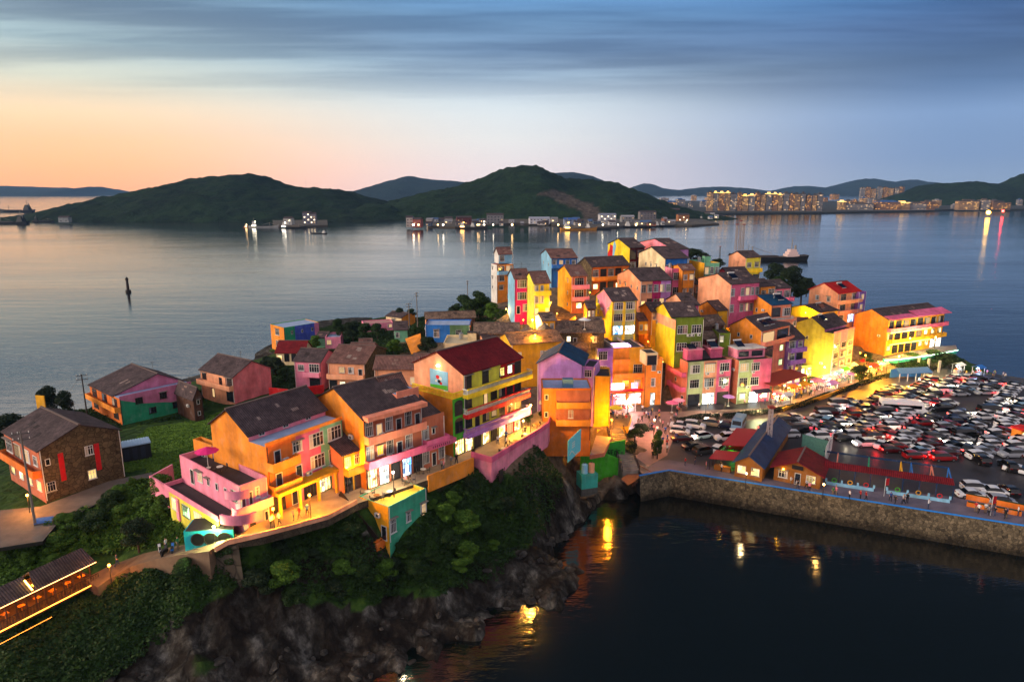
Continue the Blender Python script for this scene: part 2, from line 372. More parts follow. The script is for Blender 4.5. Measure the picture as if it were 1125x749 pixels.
FOOT = []; CLAMP = []      # (corners world xy, base z)
HOUSES = {}
def house(name, label, A, z, H, B, yaw=None, Cx=None, Rx=None, D=None, roof='x', rt='br', rise=1.7, apex=.5, setb=0.0, par=.5,
          col='white', l=None, r=None, fc=None, F='', Lw='', Rw='', bal=(), Lbal=(), ac=0, frame='w', flat=None, over=.3, cat='house', group=None,
          upper=None, wallm=None, rooflow=0.0, trim=None, solars=(), fh=None, cols=None, foot=True, clutter=True):
    ax, ay, _ = at(A[0], A[1], z + H)
    if yaw is None:
        bx, by, _ = at(B[0], B[1], z + H); yaw = math.atan2(by - ay, bx - ax); Lx = math.hypot(bx - ax, by - ay)
    else:
        yaw = R(yaw); Lx = None
        if not isinstance(B, (int, float)): B = B[0]
    def reach(px, ox, oy, dx, dy):
        u = (px - 562.5) / CF; Z = z + H - CH; c, s_ = math.cos(CP), math.sin(CP)
        # ox + t dx = u((oy + t dy)c - Z s)
        return (u * (oy * c - Z * s_) - ox) / (dx - u * dy * c)
    cx, sx = math.cos(yaw), math.sin(yaw)
    if Lx is None: Lx = reach(B, ax, ay, cx, sx)
    if Cx is not None: D = reach(Cx, ax, ay, -sx, cx)
    elif Rx is not None: D = reach(Rx, ax + cx * Lx, ay + sx * Lx, -sx, cx)
    print('HOUSE %-34s L %.1f D %.1f yaw %.0f base %s' % (label[:34], Lx, D, math.degrees(yaw), tuple(round(v) for v in proj(ax, ay, z))))
    Lx = abs(Lx); D = abs(D)
    root = empty(name, (ax, ay, z), yaw, label, cat, group)
    for p in ((0, 0), (Lx, 0), (Lx, D), (0, D)) if foot else (): FOOT.append((ax + p[0]*cx - p[1]*sx, ay + p[0]*sx + p[1]*cx, z))
    if foot: CLAMP.append((ax, ay, yaw, Lx, D, z))
    HOUSES[label] = (root, Lx, D, H)
    dims = (Lx, D, 0.0); BZ = -3 if foot else 0
    mats = [paint(col), paint(l or col), paint(r or l or col)]
    if wallm: mats = [wallm] * 3 if not isinstance(wallm, (list, tuple)) else list(wallm)
    segs = fc or [(1.0, None)]
    b = MB(); u = 0.0
    for fr, cc in segs:                                            # front wall painted in vertical bands
        if cc is None: mi = 0
        else: mats.append(paint(cc)); mi = len(mats) - 1
        v = fr * Lx; b.quad([(u, 0, BZ), (v, 0, BZ), (v, 0, H), (u, 0, H)], mi); u = v
    if cols:                                                       # side wall painted in horizontal bands
        zz = BZ
        for fr, cc in cols:
            mats.append(paint(cc)); z1 = fr * H
            b.quad([(0, D, zz), (0, 0, zz), (0, 0, z1), (0, D, z1)], len(mats) - 1); zz = z1
    else: b.quad([(0, D, BZ), (0, 0, BZ), (0, 0, H), (0, D, H)], 1)
    b.quad([(Lx, 0, BZ), (Lx, D, BZ), (Lx, D, H), (Lx, 0, H)], 2)
    b.quad([(Lx, D, BZ), (0, D, BZ), (0, D, H), (Lx, D, H)], 1)
    mats.append(flat or FLATROOF); fl = len(mats) - 1
    if roof == 'flat':
        b.quad([(0, 0, H - par), (Lx, 0, H - par), (Lx, D, H - par), (0, D, H - par)], fl)
        t = .18
        b.quad([(t, t, H), (Lx - t, t, H), (Lx - t, t, H - par), (t, t, H - par)], 0); b.quad([(t, D - t, H), (t, t, H), (t, t, H - par), (t, D - t, H - par)], 1)
        b.quad([(Lx - t, t, H), (Lx - t, D - t, H), (Lx - t, D - t, H - par), (Lx - t, t, H - par)], 1); b.quad([(Lx - t, D - t, H), (t, D - t, H), (t, D - t, H - par), (Lx - t, D - t, H - par)], 0)
        ti = 0
        for q in (((0,0),(Lx,0),(Lx-t,t),(t,t)), ((Lx,0),(Lx,D),(Lx-t,D-t),(Lx-t,t)), ((Lx,D),(0,D),(t,D-t),(Lx-t,D-t)), ((0,D),(0,0),(t,t),(t,D-t))):
            b.quad([(x, y, H) for x, y in q], ti)
    else:
        y0 = setb; zr = H + rooflow
        if setb or rooflow:
            b.quad([(0, 0, H - .02), (Lx, 0, H - .02), (Lx, D, H - .02), (0, D, H - .02)], fl)
            if setb: b.box(0, Lx, 0, .15, H, H + .45, 0)
            um = len(mats); mats.append(paint(upper) if upper else mats[0])
            b.quad([(0, y0, H), (Lx, y0, H), (Lx, y0, zr), (0, y0, zr)], um)
            b.quad([(0, D, H), (0, y0, H), (0, y0, zr), (0, D, zr)], 1); b.quad([(Lx, y0, H), (Lx, D, H), (Lx, D, zr), (Lx, y0, zr)], 2); b.quad([(Lx, D, H), (0, D, H), (0, D, zr), (Lx, D, zr)], 1)
        if roof == 'x':
            ym = y0 + (D - y0) * apex
            b.quad([(0, D, zr), (0, y0, zr), (0, ym, zr + rise)], 1); b.quad([(Lx, y0, zr), (Lx, D, zr), (Lx, ym, zr + rise)], 2)
        elif roof == 'y':
            xm = Lx * apex
            b.quad([(0, y0, zr), (Lx, y0, zr), (xm, y0, zr + rise)], 0 if not upper else um if (setb or rooflow) else 0); b.quad([(Lx, D, zr), (0, D, zr), (xm, D, zr + rise)], 1)
    b.build('wall', mats, root)
    if roof in ('x', 'y'):
        rm = ROOFS[rt](roof); y0 = setb; zr = H + rooflow; o = over; t = .16; g = .10
        rb = MB()
        if roof == 'x':
            ym = y0 + (D - y0) * apex; zt = zr + rise + g
            s1 = rise / (ym - y0); s2 = rise / (D - ym)
            rb.slab((-o, y0 - o, zr + g - s1 * o), (Lx + o, y0 - o, zr + g - s1 * o), (Lx + o, ym, zt), (-o, ym, zt), t)
            rb.slab((-o, ym + .001, zt), (Lx + o, ym + .001, zt), (Lx + o, D + o, zr + g - s2 * o), (-o, D + o, zr + g - s2 * o), t)
            ra, rbn = (-o, ym, zt + .04), (Lx + o, ym, zt + .04)
        else:
            xm = Lx * apex; zt = zr + rise + g
            s1 = rise / xm; s2 = rise / (Lx - xm)
            rb.slab((xm, y0 - o, zt), (xm, D + o, zt), (-o, D + o, zr + g - s1 * o), (-o, y0 - o, zr + g - s1 * o), t)
            rb.slab((xm + .001, D + o, zt), (xm + .001, y0 - o, zt), (Lx + o, y0 - o, zr + g - s2 * o), (Lx + o, D + o, zr + g - s2 * o), t)
            ra, rbn = (xm, y0 - o, zt + .04), (xm, D + o, zt + .04)
        ro = rb.build('roof', rm, root)
        rc = MB(); rc.bar(ra, rbn, .3, .16); rc.build('ridge_cap', plain('ridge_mortar', (.38, .32, .30), .9), ro)
        if rt in ('br', 'dk', 'old'):                             # slipped and replaced tile patches
            rq = random.Random(int(A[0]*3 + A[1])); ti_ = len(FOOT) % 3
            pm_ = tiles('patch_tiles_%d' % ti_, ((.50,.40,.36), (.20,.17,.17), (.58,.50,.46))[ti_], ((.60,.50,.46), (.28,.25,.25), (.66,.60,.56))[ti_], roof)
            for k in range(rq.choice([2, 3, 4])):
                pt = MB(); u = rq.uniform(.1, .8); v = rq.uniform(.1, .7); du = rq.uniform(.4, 1.2); dv = rq.uniform(.08, .2)
                if roof == 'x': f_ = lambda v_: (y0 + (ym - y0)*v_, zr + g + (zt - zr - g)*v_ + .015); (ya_, za_), (yb_, zb_) = f_(v), f_(v + dv); pt.slab((u*Lx, ya_, za_), (u*Lx + du, ya_, za_), (u*Lx + du, yb_, zb_), (u*Lx, yb_, zb_), .02)
                else: f_ = lambda v_: (xm*v_, zr + g + (zt - zr - g)*v_ + .015); (xa_, za_), (xb_, zb_) = f_(v), f_(v + dv); yy_ = y0 + u*(D - y0); pt.slab((xa_, yy_ + du, za_), (xa_, yy_, za_), (xb_, yy_, zb_), (xb_, yy_ + du, zb_), .02)
                pt.build('tile_patch', pm_, ro)
    if F: rowtokens(root, 'f', F, Lx, 0, H, dims, frame, fh)
    if Lw: rowtokens(root, 'l', Lw, D, 0, H, dims, frame, fh)
    if Rw: rowtokens(root, 'r', Rw, D, 0, H, dims, frame, fh)
    nr = len(F.split('|')) if F else 3; hf = H / nr
    for (i, c0, c1, cc, kd) in bal: balcony(root, 'f', c0 * Lx, c1 * Lx, H - (i + 1) * hf, dims, cc, kd)
    for (i, c0, c1, cc, kd) in Lbal: balcony(root, 'l', c0 * D, c1 * D, H - (i + 1) * hf, dims, cc, kd)
    for k in range(ac):
        i = random.randrange(max(1, nr - 1)); put(root, 'f', Lx * random.uniform(.12, .88), H - (i + 1) * hf + .25, 'air_conditioner', ac_mesh(), dims)
    for sl in solars: solar(root, *sl)
    rh = random.Random(len(CLAMP) * 7 + int(A[0]))
    if H > 4 and foot:                                             # drainpipes, aircon boxes on the gable, rooftop clutter
        for fx, fy in ((.12, -.06), (Lx - .12, -.06)):
            b = MB(); b.tube((fx, fy, 0), (fx, fy, H - .1), .06, n=5); b.build('drainpipe', FRAME_W if rh.random() < .5 else FRAME_D, root)
        for k in range(rh.choice([0, 1, 1, 2])): put(root, 'l', D * rh.uniform(.2, .85), H * rh.uniform(.3, .75), 'air_conditioner', ac_mesh(), dims)
        if roof == 'flat' and not solars and clutter:
            b = MB(); tx, ty = Lx * rh.uniform(.2, .4), D * rh.uniform(.5, .75); b.tube((tx, ty, H - par + .3), (tx, ty, H - par + 1.5), .5, n=12); b.cone((tx, ty), .52, H - par + 1.5, H - par + 1.75, 12)
            for a_ in range(3): b.box(tx + .35*math.cos(a_*2.1) - .04, tx + .35*math.cos(a_*2.1) + .04, ty + .35*math.sin(a_*2.1) - .04, ty + .35*math.sin(a_*2.1) + .04, H - par, H - par + .3)
            b.build('water_tank', plain('steel_tank', (.62, .64, .66), .35, .7), root)
            b = MB(); b.box(Lx*.55, min(Lx - .4, Lx*.55 + 2), D*.5, D*.5 + 1.6, H - par, H - par + 1.9, 0); b.box(Lx*.55 - .15, min(Lx - .25, Lx*.55 + 2.15), D*.5 - .15, D*.5 + 1.75, H - par + 1.9, H - par + 2.0, 1)
            if rh.random() < .6 and Lx > 4: b.build('stair_hut', [paint(rh.choice(['white', 'cream', col])), FLATDARK], root)
        elif roof in 'xy' and rh.random() < .5:
            b = MB(); zx = H + rooflow + rise; b.bar((Lx*.7, D*.5, zx - .3), (Lx*.7, D*.5, zx + 1.8), .05, .05); b.bar((Lx*.7 - .5, D*.5, zx + 1.6), (Lx*.7 + .5, D*.5, zx + 1.6), .04, .04); b.bar((Lx*.7 - .35, D*.5, zx + 1.3), (Lx*.7 + .35, D*.5, zx + 1.3), .04, .04); b.build('aerial', FRAME_D, root)
    return root, Lx, D
# ------------------------------------------------------------------ the village houses (A = eave of the near corner in the photo, z = ground, H = eave height)
H_ = house
STONEW = stonemat('fieldstone_wall', (.30, .25, .18), (.44, .38, .28), 1.6)
# left side
r_, _l, _d = H_('stone_house', 'two storey fieldstone house with orange front and dark tiled roof beside the concrete yard', (42, 495), 10.5, 7.6, (131, 471.7), D=13.5, roof='y', rt='dk', rise=2.3,
   wallm=[STONEW, paint('terracotta'), STONEW], trim='maroon', F='n..w..|w..l..', Lw='WWWw|lLll', Lbal=[(0, .0, 1.0, 'deep', 'solid')])  # left wall coloured darker than its orange because it is less lit
for u in (2.6, 7.2):
    b = MB(); b.box(-.35, .35, -.05, .0, 0, 4.2); b.build('painted_shutter', paint('red'), r_, (u if u < 5 else 7.4, -.01, 2.2))
r_, _l, _d = H_('mural_house', 'pink gabled house with green mural band along its lower long wall', (131, 438), 6, 5.5, 210, yaw=50, Cx=98, roof='y', rt='dk', rise=2.9, apex=.62,
   col='mauve', l='deep', F='.w.w.w|..w.w.', Lw='WWW|W.W', frame='d', setb=3.2, flat=FLATBLUE, upper='mauve', Lbal=[(0, 0, 1, 'orange', 'solid')])
b = MB(); b.quad([(0,-.02,-.5), (_l,-.02,-.5), (_l,-.02,.9), (_l*.6,-.02,2.6), (_l*.3,-.02,3.4), (0,-.02,5.2)]); b.build('mural_band', paint('seagreen'), r_)
H_('brick_house', 'brown brick house with dark roof tucked behind the pink mural house', (212, 437), 6, 5.0, 222, yaw=50, D=8, roof='y', rt='dk', rise=2.0, col='brown', F='n|n')
H_('salmon_house', 'salmon house alone on the grass slope with two storey balcony front', (219.5, 405.6), 8, 5.9, (255.5, 414), Rx=297, roof='x', rt='dk', rise=2.6,
   col='peach', l='salmon', r=(.88,.48,.50), F='w.dW|.d.g', bal=[(0, 0, 1, 'peach', 'solid')], frame='d')
H_('striped_block', 'white roofed block with green blue and pink wedge mural at the shore', (311.6, 360), 4, 7.6, 350.5, yaw=47, Cx=297, clutter=False, roof='flat', par=.15, flat=FLATBLUE,
   col='green', l='orange', fc=[(.30, 'seagreen'), (.62, 'indigo'), (.86, 'indigo'), (1.0, 'mauve')], F='.n.n.n.|.......', Lw='W|W')
H_('garden_house', 'low maroon roofed house with pink eaves and white arcade', (303, 387), 8, 3.2, (334, 387), D=7, roof='x', rt='mr', rise=2.4, col='cream', trim='hot', F='laaL')
H_('pink_house', 'pink house with green framed windows and pink balcony above a red garden wall', (323, 396), 9, 6.6, (352, 397.5), D=8, roof='x', rt='dk', rise=2.0, col='pink', F='wW|.g', bal=[(0, .4, 1, 'pink', 'solid')], frame='w')
H_('tiled_house', 'brown tiled house with peach balcony and bare stone end wall', (360, 398), 9, 6.8, (400.5, 399.5), Rx=424, roof='x', rt='br', rise=2.4, col=(.92,.58,.56), r='brown', F='.wwd|gLwg', bal=[(0, 0, 1, 'peach', 'solid')], wallm=[paint('peach'), paint('peach'), STONEW])
H_('long_tiled_house', 'single storey orange house under a long brown tiled roof behind the mural hotel', (411, 405), 13.8, 4.6, (458, 405), D=7, roof='x', rt='br', rise=1.8, col='peach', F='.Wd.w')
H_('pink_cottage', 'pink gabled cottage with brown tiles behind the tiled balcony house', (383, 388), 11.5, 3.6, (408, 388), D=8, roof='x', rt='br', rise=1.7, col='pink', F='w.w')
H_('flat_cottage', 'small white and pink flat roofed cottage near the blue striped block', (357, 370.5), 9, 3.2, (374, 370), D=7, roof='flat', col='pink', flat=FLATBLUE, F='w.')
H_('green_shed', 'small mint shed with dark roof left of the pink flat cottage', (347, 371), 9, 2.6, (358, 371), D=7, roof='x', rt='dk', rise=1.0, col='mint', F='.')
H_('mint_cottage', 'pale mint gabled cottage with dark roof among the shore bushes', (433, 362), 13.5, 3.2, 447.5, D=5, yaw=10, roof='x', rt='dk', rise=1.7, col='mint', l='white', F='w.', Lw='n')
H_('long_pink_shed', 'long low pink shed at the edge of the shore', (400, 356), 11, 2.2, (432, 354), D=6, roof='flat', par=.2, col='pink', flat=plain('pink_roof_sheet', (.72, .52, .50), .8, var=.3), F='w..w')
H_('shore_cottage', 'cream and orange cottage with dark roof on the shore beside the pole', (424, 347), 11, 3.0, (441, 349), D=7, roof='x', rt='dk', rise=1.0, col='cream', l='orange', F='.w.')
H_('blue_house', 'bright blue single storey house with white roof deck and yellow arched windows', (467, 357), 15.3, 4.2, (516, 357), D=8, clutter=False, roof='flat', par=.3, col='blue', l='terracotta', flat=FLATBLUE,
   fc=[(.55, 'blue'), (1.0, (.35, .5, .35))], F='.W..W.')
H_('cream_block', 'cream flat roofed block behind the maroon roof of the mural hotel', (487, 377), 15.5, 5.2, (533, 377), D=9, roof='flat', col='cream', flat=plain('cream_roof', (.78, .72, .58), .8, var=.2), F='..w.')
H_('hidden_tiled_house', 'dark tiled roof peeking out between the cream block and the mural hotel', (536, 381), 15, 4.6, (572, 377), D=7, roof='x', rt='dk', rise=2.2, col='peach', F='w.w')

# front row on the terrace
r_, _l, _d = H_('round_corner_house', 'pink two storey house with rounded balcony corner and roof terrace', (262, 534), 13, 6.5, 293, yaw=50, Cx=197, clutter=False, roof='flat', par=.9,
   col='pink', l='pink', flat=FLATDARK, F='ddw.|dg.d', Lw='.dwnnnw|.g.w.w.', bal=[(0, -.30, 1.0, 'pink', 'solid')], ac=1, frame='w')
# rounded corner: curved parapet and curved balcony round the near corner
for (z0, z1, rad) in ((5.5, 6.52, 2.0), (2.6, 3.75, 3.0)):
    b = MB(); n = 14; pts = [(rad*.25 + rad*math.cos(R(185 + 90*k/n)) - .3, rad*.25 + rad*math.sin(R(185 + 90*k/n)) - .3) for k in range(n + 1)]
    for k in range(n):
        a, c = pts[k], pts[k+1]
        b.quad([(*a, z0), (*c, z0), (*c, z1), (*a, z1)]); b.quad([(a[0]*.88, a[1]*.88, z1), (*a, z1), (*c, z1), (c[0]*.88, c[1]*.88, z1)])
        b.quad([(c[0]*.88, c[1]*.88, z0), (a[0]*.88, a[1]*.88, z0), (a[0]*.88, a[1]*.88, z1), (c[0]*.88, c[1]*.88, z1)]); b.quad([(0, 0, z0), (*c, z0), (*a, z0)])
    b.build('round_parapet', paint('pink'), r_)
b = MB(); b.box(-2.3, -.1, 1.0, _d - .3, 2.5, 2.75, 0, 1); b.box(-2.4, -2.3, 1.0, _d - .3, 2.5, 3.2); b.box(-2.4, 0, _d - .3, _d - .2, 2.5, 3.3); b.build('side_deck', [paint('pink'), FLATDARK], r_)
b = MB(); b.box(-2.2, -2.05, 1.5, _d - .8, -2, 2.5); b.build('ground_floor_wall', paint('lemon'), r_)
for k, t in enumerate('LlL'): 
    o = opening(r_, 'l', 2 + k * 3.2, 0, 2.6, 2.6, 'W', (0, _d, 0)); o.location = (-2.2, _d - 2.5 - k * 3.1, .2); lit_mat(o.children[0], LITS['G' if k == 1 else 'l'])
HR_M1 = r_
r_, _l, _d = H_('row_house', 'row house with orange pink and mint upper fronts over a yellow arcade', (292, 491), 14, 9.1, 376, yaw=56, Cx=232, roof='x', rt='dk', rise=2.6, setb=3.4, rooflow=.9, col='orange', l='orange', upper='pink',
   flat=FLATBLUE, fc=[(.35, 'deep'), (.36, 'orange'), (.68, 'rose'), (1.0, 'mint')], F='dwWW|ddWW|gdSsS', ac=3, bal=[(1, 0, .34, 'orange', 'solid'), (0, 0, .34, 'orange', 'solid')])
b = MB(); b.box(0, _l, -1.9, 0, 2.85, 3.3); 
for k in range(5): b.box(k * (_l - .3) / 4, k * (_l - .3) / 4 + .3, -1.9, -1.6, 0, 2.85)
b.build('arcade', paint('gold'), r_)
b = MB(); b.box(0, .9, 0, .04, 0, .55); b.box(.1, .42, -.02, .0, .1, .45, 1); b.box(.5, .82, -.02, 0, .1, .45, 1); me = b.mesh('attic_window', [FRAME_W, GLASS])
for u in (.12, .42, .72): link('attic_window', me, r_, (u * _l, 3.35, 9.3))
H_('stair_annex', 'small orange annex with open rooftop stairs and red water drum behind the pink terrace house', (232, 489), 14, 6.5, 241, yaw=56, Cx=212, clutter=False, roof='flat', par=.6, col='orange', flat=FLATDARK, Lw='n..')
H_('link_house', 'low dark roofed house squeezed between the mint front and the salmon hotel', (376, 499), 14, 5.6, 397, yaw=48, D=9, roof='x', rt='dk', rise=2.6, apex=.85, col='salmon', fc=[(1.0, 'gold')], F='lw|gg', bal=[(0, 0, 1, 'gold', 'solid')])
r_, _l, _d = H_('salmon_hotel', 'long salmon hotel with three balcony levels and brown tiled gable roof', (399, 460), 14, 10.2, 463, yaw=45, Cx=346, roof='x', rt='dk', rise=2.9, apex=.55, col='terracotta', l='orange',
   F='WdWdWd|WyWdW.|scgbS', bal=[(0, 0, 1, 'salmon', 'solid'), (1, -.02, 1.0, 'rose', 'solid')], ac=3, flat=FLATBLUE)
b = MB(); b.box(-.1, _l + .1, -1.3, -.02, 10.0, 10.6); b.build('upper_fascia', paint('salmon'), r_)
H_('dormer_house', 'tiled roof extension with lit yellow dormer and white terrace on the salmon hotel', (436, 434), 23.3, 2.3, 460, yaw=45, D=6, foot=False, roof='x', rt='br', rise=1.6, col='salmon', setb=3.0, flat=FLATBLUE, upper='lemon', F='.lL.')
r_, _l, _d = H_('pink_wing', 'low pink balcony wing between the salmon hotel and the mural hotel', (463, 463), 14, 7.4, 488, yaw=45, D=10, roof='x', rt='dk', rise=2.0, apex=.7, col='terracotta', F='Wn.|WdW', bal=[(0, 0, 1, 'rose', 'solid')], flat=FLATDARK, setb=1.0)
b = MB(); b.box(-.2, _l + 1.2, -1.3, -.02, 3.2, 3.9); sb_ = b.build('sign_band', paint('rose'), r_)
b = MB()
for k in range(9): u = .9 + k*.38; b.box(u, u+.24, -1.32, -1.301, 3.40, 3.46); b.box(u+.09, u+.15, -1.32, -1.301, 3.40, 3.72); b.box(u, u+.24, -1.32, -1.301, 3.60, 3.65)
b.build('lettering', paint('black'), sb_)
# mural hotel
r_, _l, _d = H_('mural_hotel', 'yellow four storey hotel with maroon roof and balconies in yellow red and purple', (509, 410.5), 14, 12.7, 572.5, yaw=50, Cx=454.7, roof='x', rt='mr', rise=2.6, apex=.5, col='yellow', l='peach', r='red', trim='yellow',
   fc=[(.62, 'lemon'), (1.0, 'red')], F='W.W.LLW|W.dWWWW|WdWwWWW|sSsSsSs', cols=[(.66, 'orange'), (1.0, 'peach')],
   bal=[(0, -.02, 1.12, 'yellow', 'fascia'), (1, -.02, 1.08, 'red', 'fascia'), (2, -.02, 1.1, 'purple', 'fascia')], frame='d', Lw='...|...')
b = MB(); b.box(0, _d * .8, -2.4, -.0, -3, 9.2, 0, 1); wing = put(r_, 'l', .2 * _d, 0, 'green_bay', b.mesh('green_bay', [paint('orange'), paint('orange')]), (_l, _d, 0))
b = MB(); b.box(-2.45, -.02, -.05, -.005, -3, 9.15); b.build('green_front', paint('green'), r_)
for zz in (3.6, 6.4): 
    o = opening(r_, 'f', -1.2, zz, 2.4, 3.1, 'a', (0, 0, 0)); o.location = (-1.2, -.06, zz)
o = opening(r_, 'f', -1.2, 0, 2.4, 3.1, 's', (0, 0, 0)); o.location = (-1.2, -.06, .1)
b = MB()
def balrun(b, x0, y0, x1, y1, z, hh=.95):
    d = math.hypot(x1-x0, y1-y0); n = max(2, int(d/.3))
    for k in range(n + 1):
        t = k/n; x = x0+(x1-x0)*t; y = y0+(y1-y0)*t; b.box(x-.05, x+.05, y-.05, y+.05, z+.1, z+hh-.1)
    b.bar((x0,y0,z+hh-.05), (x1,y1,z+hh-.05), .16, .12); b.bar((x0,y0,z+.05), (x1,y1,z+.05), .16, .1)
balrun(b, -2.4, 0, -2.4, _d * .8, 9.2); balrun(b, -2.4, -.05, 0, -.05, 9.2)
b.build('roof_balustrade', paint('yellow'), r_)
b = MB(); b.box(-.04, 0, 0, 3.0, 0, 2.4); mp_ = b.mesh('painted_mural', None) if False else None
# mural panel: pale blue sea, green meadow and coloured shapes (a generic stand in)
b = MB(); w_ = 4.0; h_ = 3.0
b.box(-w_/2, w_/2, -.06, 0, 0, h_, 0)
b.quad([(-w_/2+.02, -.066, .02), (w_/2-.02, -.066, .02), (w_/2-.02, -.066, .8), (-w_/2+.02, -.066, .45)], 1)
for cx_, cz_, rr, mi in ((-.25, 1.85, .42, 2), (.35, 1.7, .36, 3), (.1, 1.2, .36, 4), (.45, .95, .3, 2), (-.6, 1.2, .22, 3)):
    b.quad([(cx_ + rr*math.cos(2*math.pi*k/12), -.07, cz_ + rr*math.sin(2*math.pi*k/12)*.8) for k in range(12)], mi)
put(r_, 'l', _d * .52, 9.35, 'painted_mural', b.mesh('painted_mural', [paint('sky'), paint('green'), paint('red'), paint('white'), paint('black')]), (_l, _d, 0))
b = MB(); b.box(-.25, .25, -.3, -.02, 0, .2); lp_ = put(r_, 'l', _d * .52, 13.0, 'mural_lamp', b.mesh('mural_lamp', emis('mural_lamp_glow', (1, .85, .6), 25)), (_l, _d, 0)); 
pl('mural_lamp_light', (0, -.9, -.2), 45, (1, .85, .6), .1, lp_)
HOTEL = r_
# middle: lilac house, orange three storey block, yellow stair house
H_('lilac_house', 'lilac gable house with teal tiled roof facing the cove', (590.5, 398.5), 12, 10.2, (640.5, 401), D=9, roof='y', rt='tl', rise=2.3, apex=.46, col='lilac', r='lilac', F='......|......', trim=None)
H_('lilac_annex', 'small dark roofed lilac annex with sheet metal upper wall', (640, 402), 12, 9.0, (653, 403), D=6, clutter=False, roof='flat', par=.3, col='lilac', flat=FLATDARK, F='w|.|.')
H_('yellow_rear_house', 'yellow lit house with grey roof directly behind the lilac house', (562, 378), 13, 9.5, 618, yaw=18, D=8, roof='x', rt='old', rise=1.5, col='gold', F='w.ww|....')
r_, _l, _d = H_('orange_block', 'orange three storey block with open loggias above the blue wave banner', (596, 426.5), 10.5, 9.6, (650, 426.5), D=6.5, clutter=False, roof='flat', par=.25, col='deep', l='terracotta', flat=FLATBLUE,
   F='n.....|n..w..|......', bal=[(0, .28, .98, 'orange', 'solid'), (1, .28, .98, 'orange', 'solid')], frame='w')
b = MB(); b.box(_l*.28, _l*.98, -.04, 0, 6.6, 9.2, 0); b.box(_l*.28, _l*.98, -.04, 0, 3.4, 6.0, 0); b.build('loggia_back_wall', paint('terracotta'), r_)
b = MB(); b.box(0, 1.9, 0, 1.1, 0, 1.5, 0); b.build('roof_hatch', plain('hatch_blue', (.35, .5, .6), .5), r_, (_l*.42, 1.4, 9.35))
H_('yellow_stair_house', 'tall blank yellow house beside the lamp lit stairs', (653, 413), 9.5, 9.6, (671, 413.5), D=7, clutter=False, roof='flat', par=.35, col='gold', r='cream', flat=FLATDARK, F='....', Rw='nn|nn|nn')
# shop row (four fronts)
r_, _l, _d = H_('shop_row', 'four storey shop row with purple orange and yellow fronts and glowing pink shop', (656, 383), 4.5, 13.8, 708, yaw=10, D=11, clutter=False, roof='flat', par=.3, col='purple', l='cream', flat=FLATDARK,
   fc=[(.34, 'purple'), (.68, 'orange'), (1.0, 'gold')], F='W...|W..W|y.yw|rrr', Lw='nnn|nnn|...|...', bal=[(0, .34, .67, 'orange', 'solid'), (1, .34, 1.0, 'orange', 'solid')], frame='w')
b = MB()
for u in (.34, .68): b.box(u*_l-.12, u*_l+.12, 0, _d, 13.8, 14.3)
b.build('party_wall', paint('white'), r_)
b = MB(); b.box(_l*.36, _l*.72, .3, 3.0, 13.85, 14.2); b.build('lit_skylight', emis('lilac_glow', (.80, .65, 1), 4), r_)
b = MB(); b.box(_l*.02, _l*.98, -1.3, -.1, 3.5, 3.75); b.build('shop_canopy', paint('red'), r_)
for k, (u, w, c) in enumerate(((.12, 1.6, (1, .2, .4)), (.46, 2.9, (1, .93, .85)), (.82, 1.5, (1, .2, .45)))):
    b = MB(); b.box(-w/2, w/2, -.15, 0, 0, 1.3); put(r_, 'f', u*_l, 3.9, 'lightbox_sign', b.mesh('lightbox_sign', emis('sign_glow_%d' % k, c, 14)), (_l, _d, 1.3 and 0))
H_('peach_shop_house', 'peach three storey end house with dark rooftop shed right of the glowing shop', (709, 394), 4.5, 11.3, 728.5, yaw=8, D=10, clutter=False, roof='flat', par=.5, col='orange', flat=FLATDARK, F='.W.|.W.|.c.', ac=1)
H_('roof_shed', 'cream rooftop shed with dark opening above the peach end house', (710, 388), 15.6, 2.8, 723, yaw=10, D=4, foot=False, roof='flat', par=.1, col='cream', flat=FLATDARK, F='g')
# pink rows
r_, _l, _d = H_('pink_row_house', 'three storey row with sage peach and hot pink fronts and curved pink side balconies', (756, 398), 4.5, 10.6, (804.5, 394.5), Cx=732, clutter=False, roof='flat', par=.4, col='sage', l='coral', flat=FLATDARK,
   fc=[(.36, 'sage'), (.66, 'peach'), (1.0, 'rose')], F='WWW|WWW|gcg', Lw='.n.|.n.|..d', Lbal=[(0, .3, .95, 'rose', 'solid'), (1, .3, .95, 'rose', 'solid')], ac=4, solars=[(2.2, 3, 13.0), (8.3, 3.5, 13.0)])
b = MB(); b.box(.6, 4.6, 1.6, 6.0, 10.6, 13.0, 0); b.box(.4, 4.9, 1.3, 6.2, 13.0, 13.15, 1); b.box(7.0, 10.2, 2.2, 6.2, 10.6, 12.8, 0); b.box(6.8, 10.4, 1.9, 6.4, 12.8, 12.95, 1)
b.slab((4.7, 1.9, 10.75), (7.0, 1.9, 10.75), (7.0, 6.2, 13.0), (4.7, 6.2, 13.0), .15, 2); b.build('attic_rooms', [paint('rose'), paint('pink'), FLATDARK], r_)
r_, _l, _d = H_('pink_sage_house', 'three storey house with sage and pink fronts and a dark shop awning', (812, 396), 4.5, 10.6, 849, yaw=16, D=8, roof='flat', par=.4, col='sage', l='terracotta', flat=FLATDARK,
   fc=[(.42, 'sage'), (1.0, 'rose')], F='WW.|WW.|LcL', ac=2, solars=[(2.5, 4, 12.9)])
b = MB(); b.box(.5, 8.0, 1.6, 6.0, 10.6, 12.8, 0); b.box(.3, 8.2, 1.3, 6.2, 12.8, 12.95, 1); b.box(.9, 3.6, 1.55, 1.6, 11, 12.3, 2); b.box(4.4, 7.4, 1.55, 1.6, 11, 12.3, 2); b.build('attic_rooms', [paint('pink'), paint('white'), GLASS], r_)
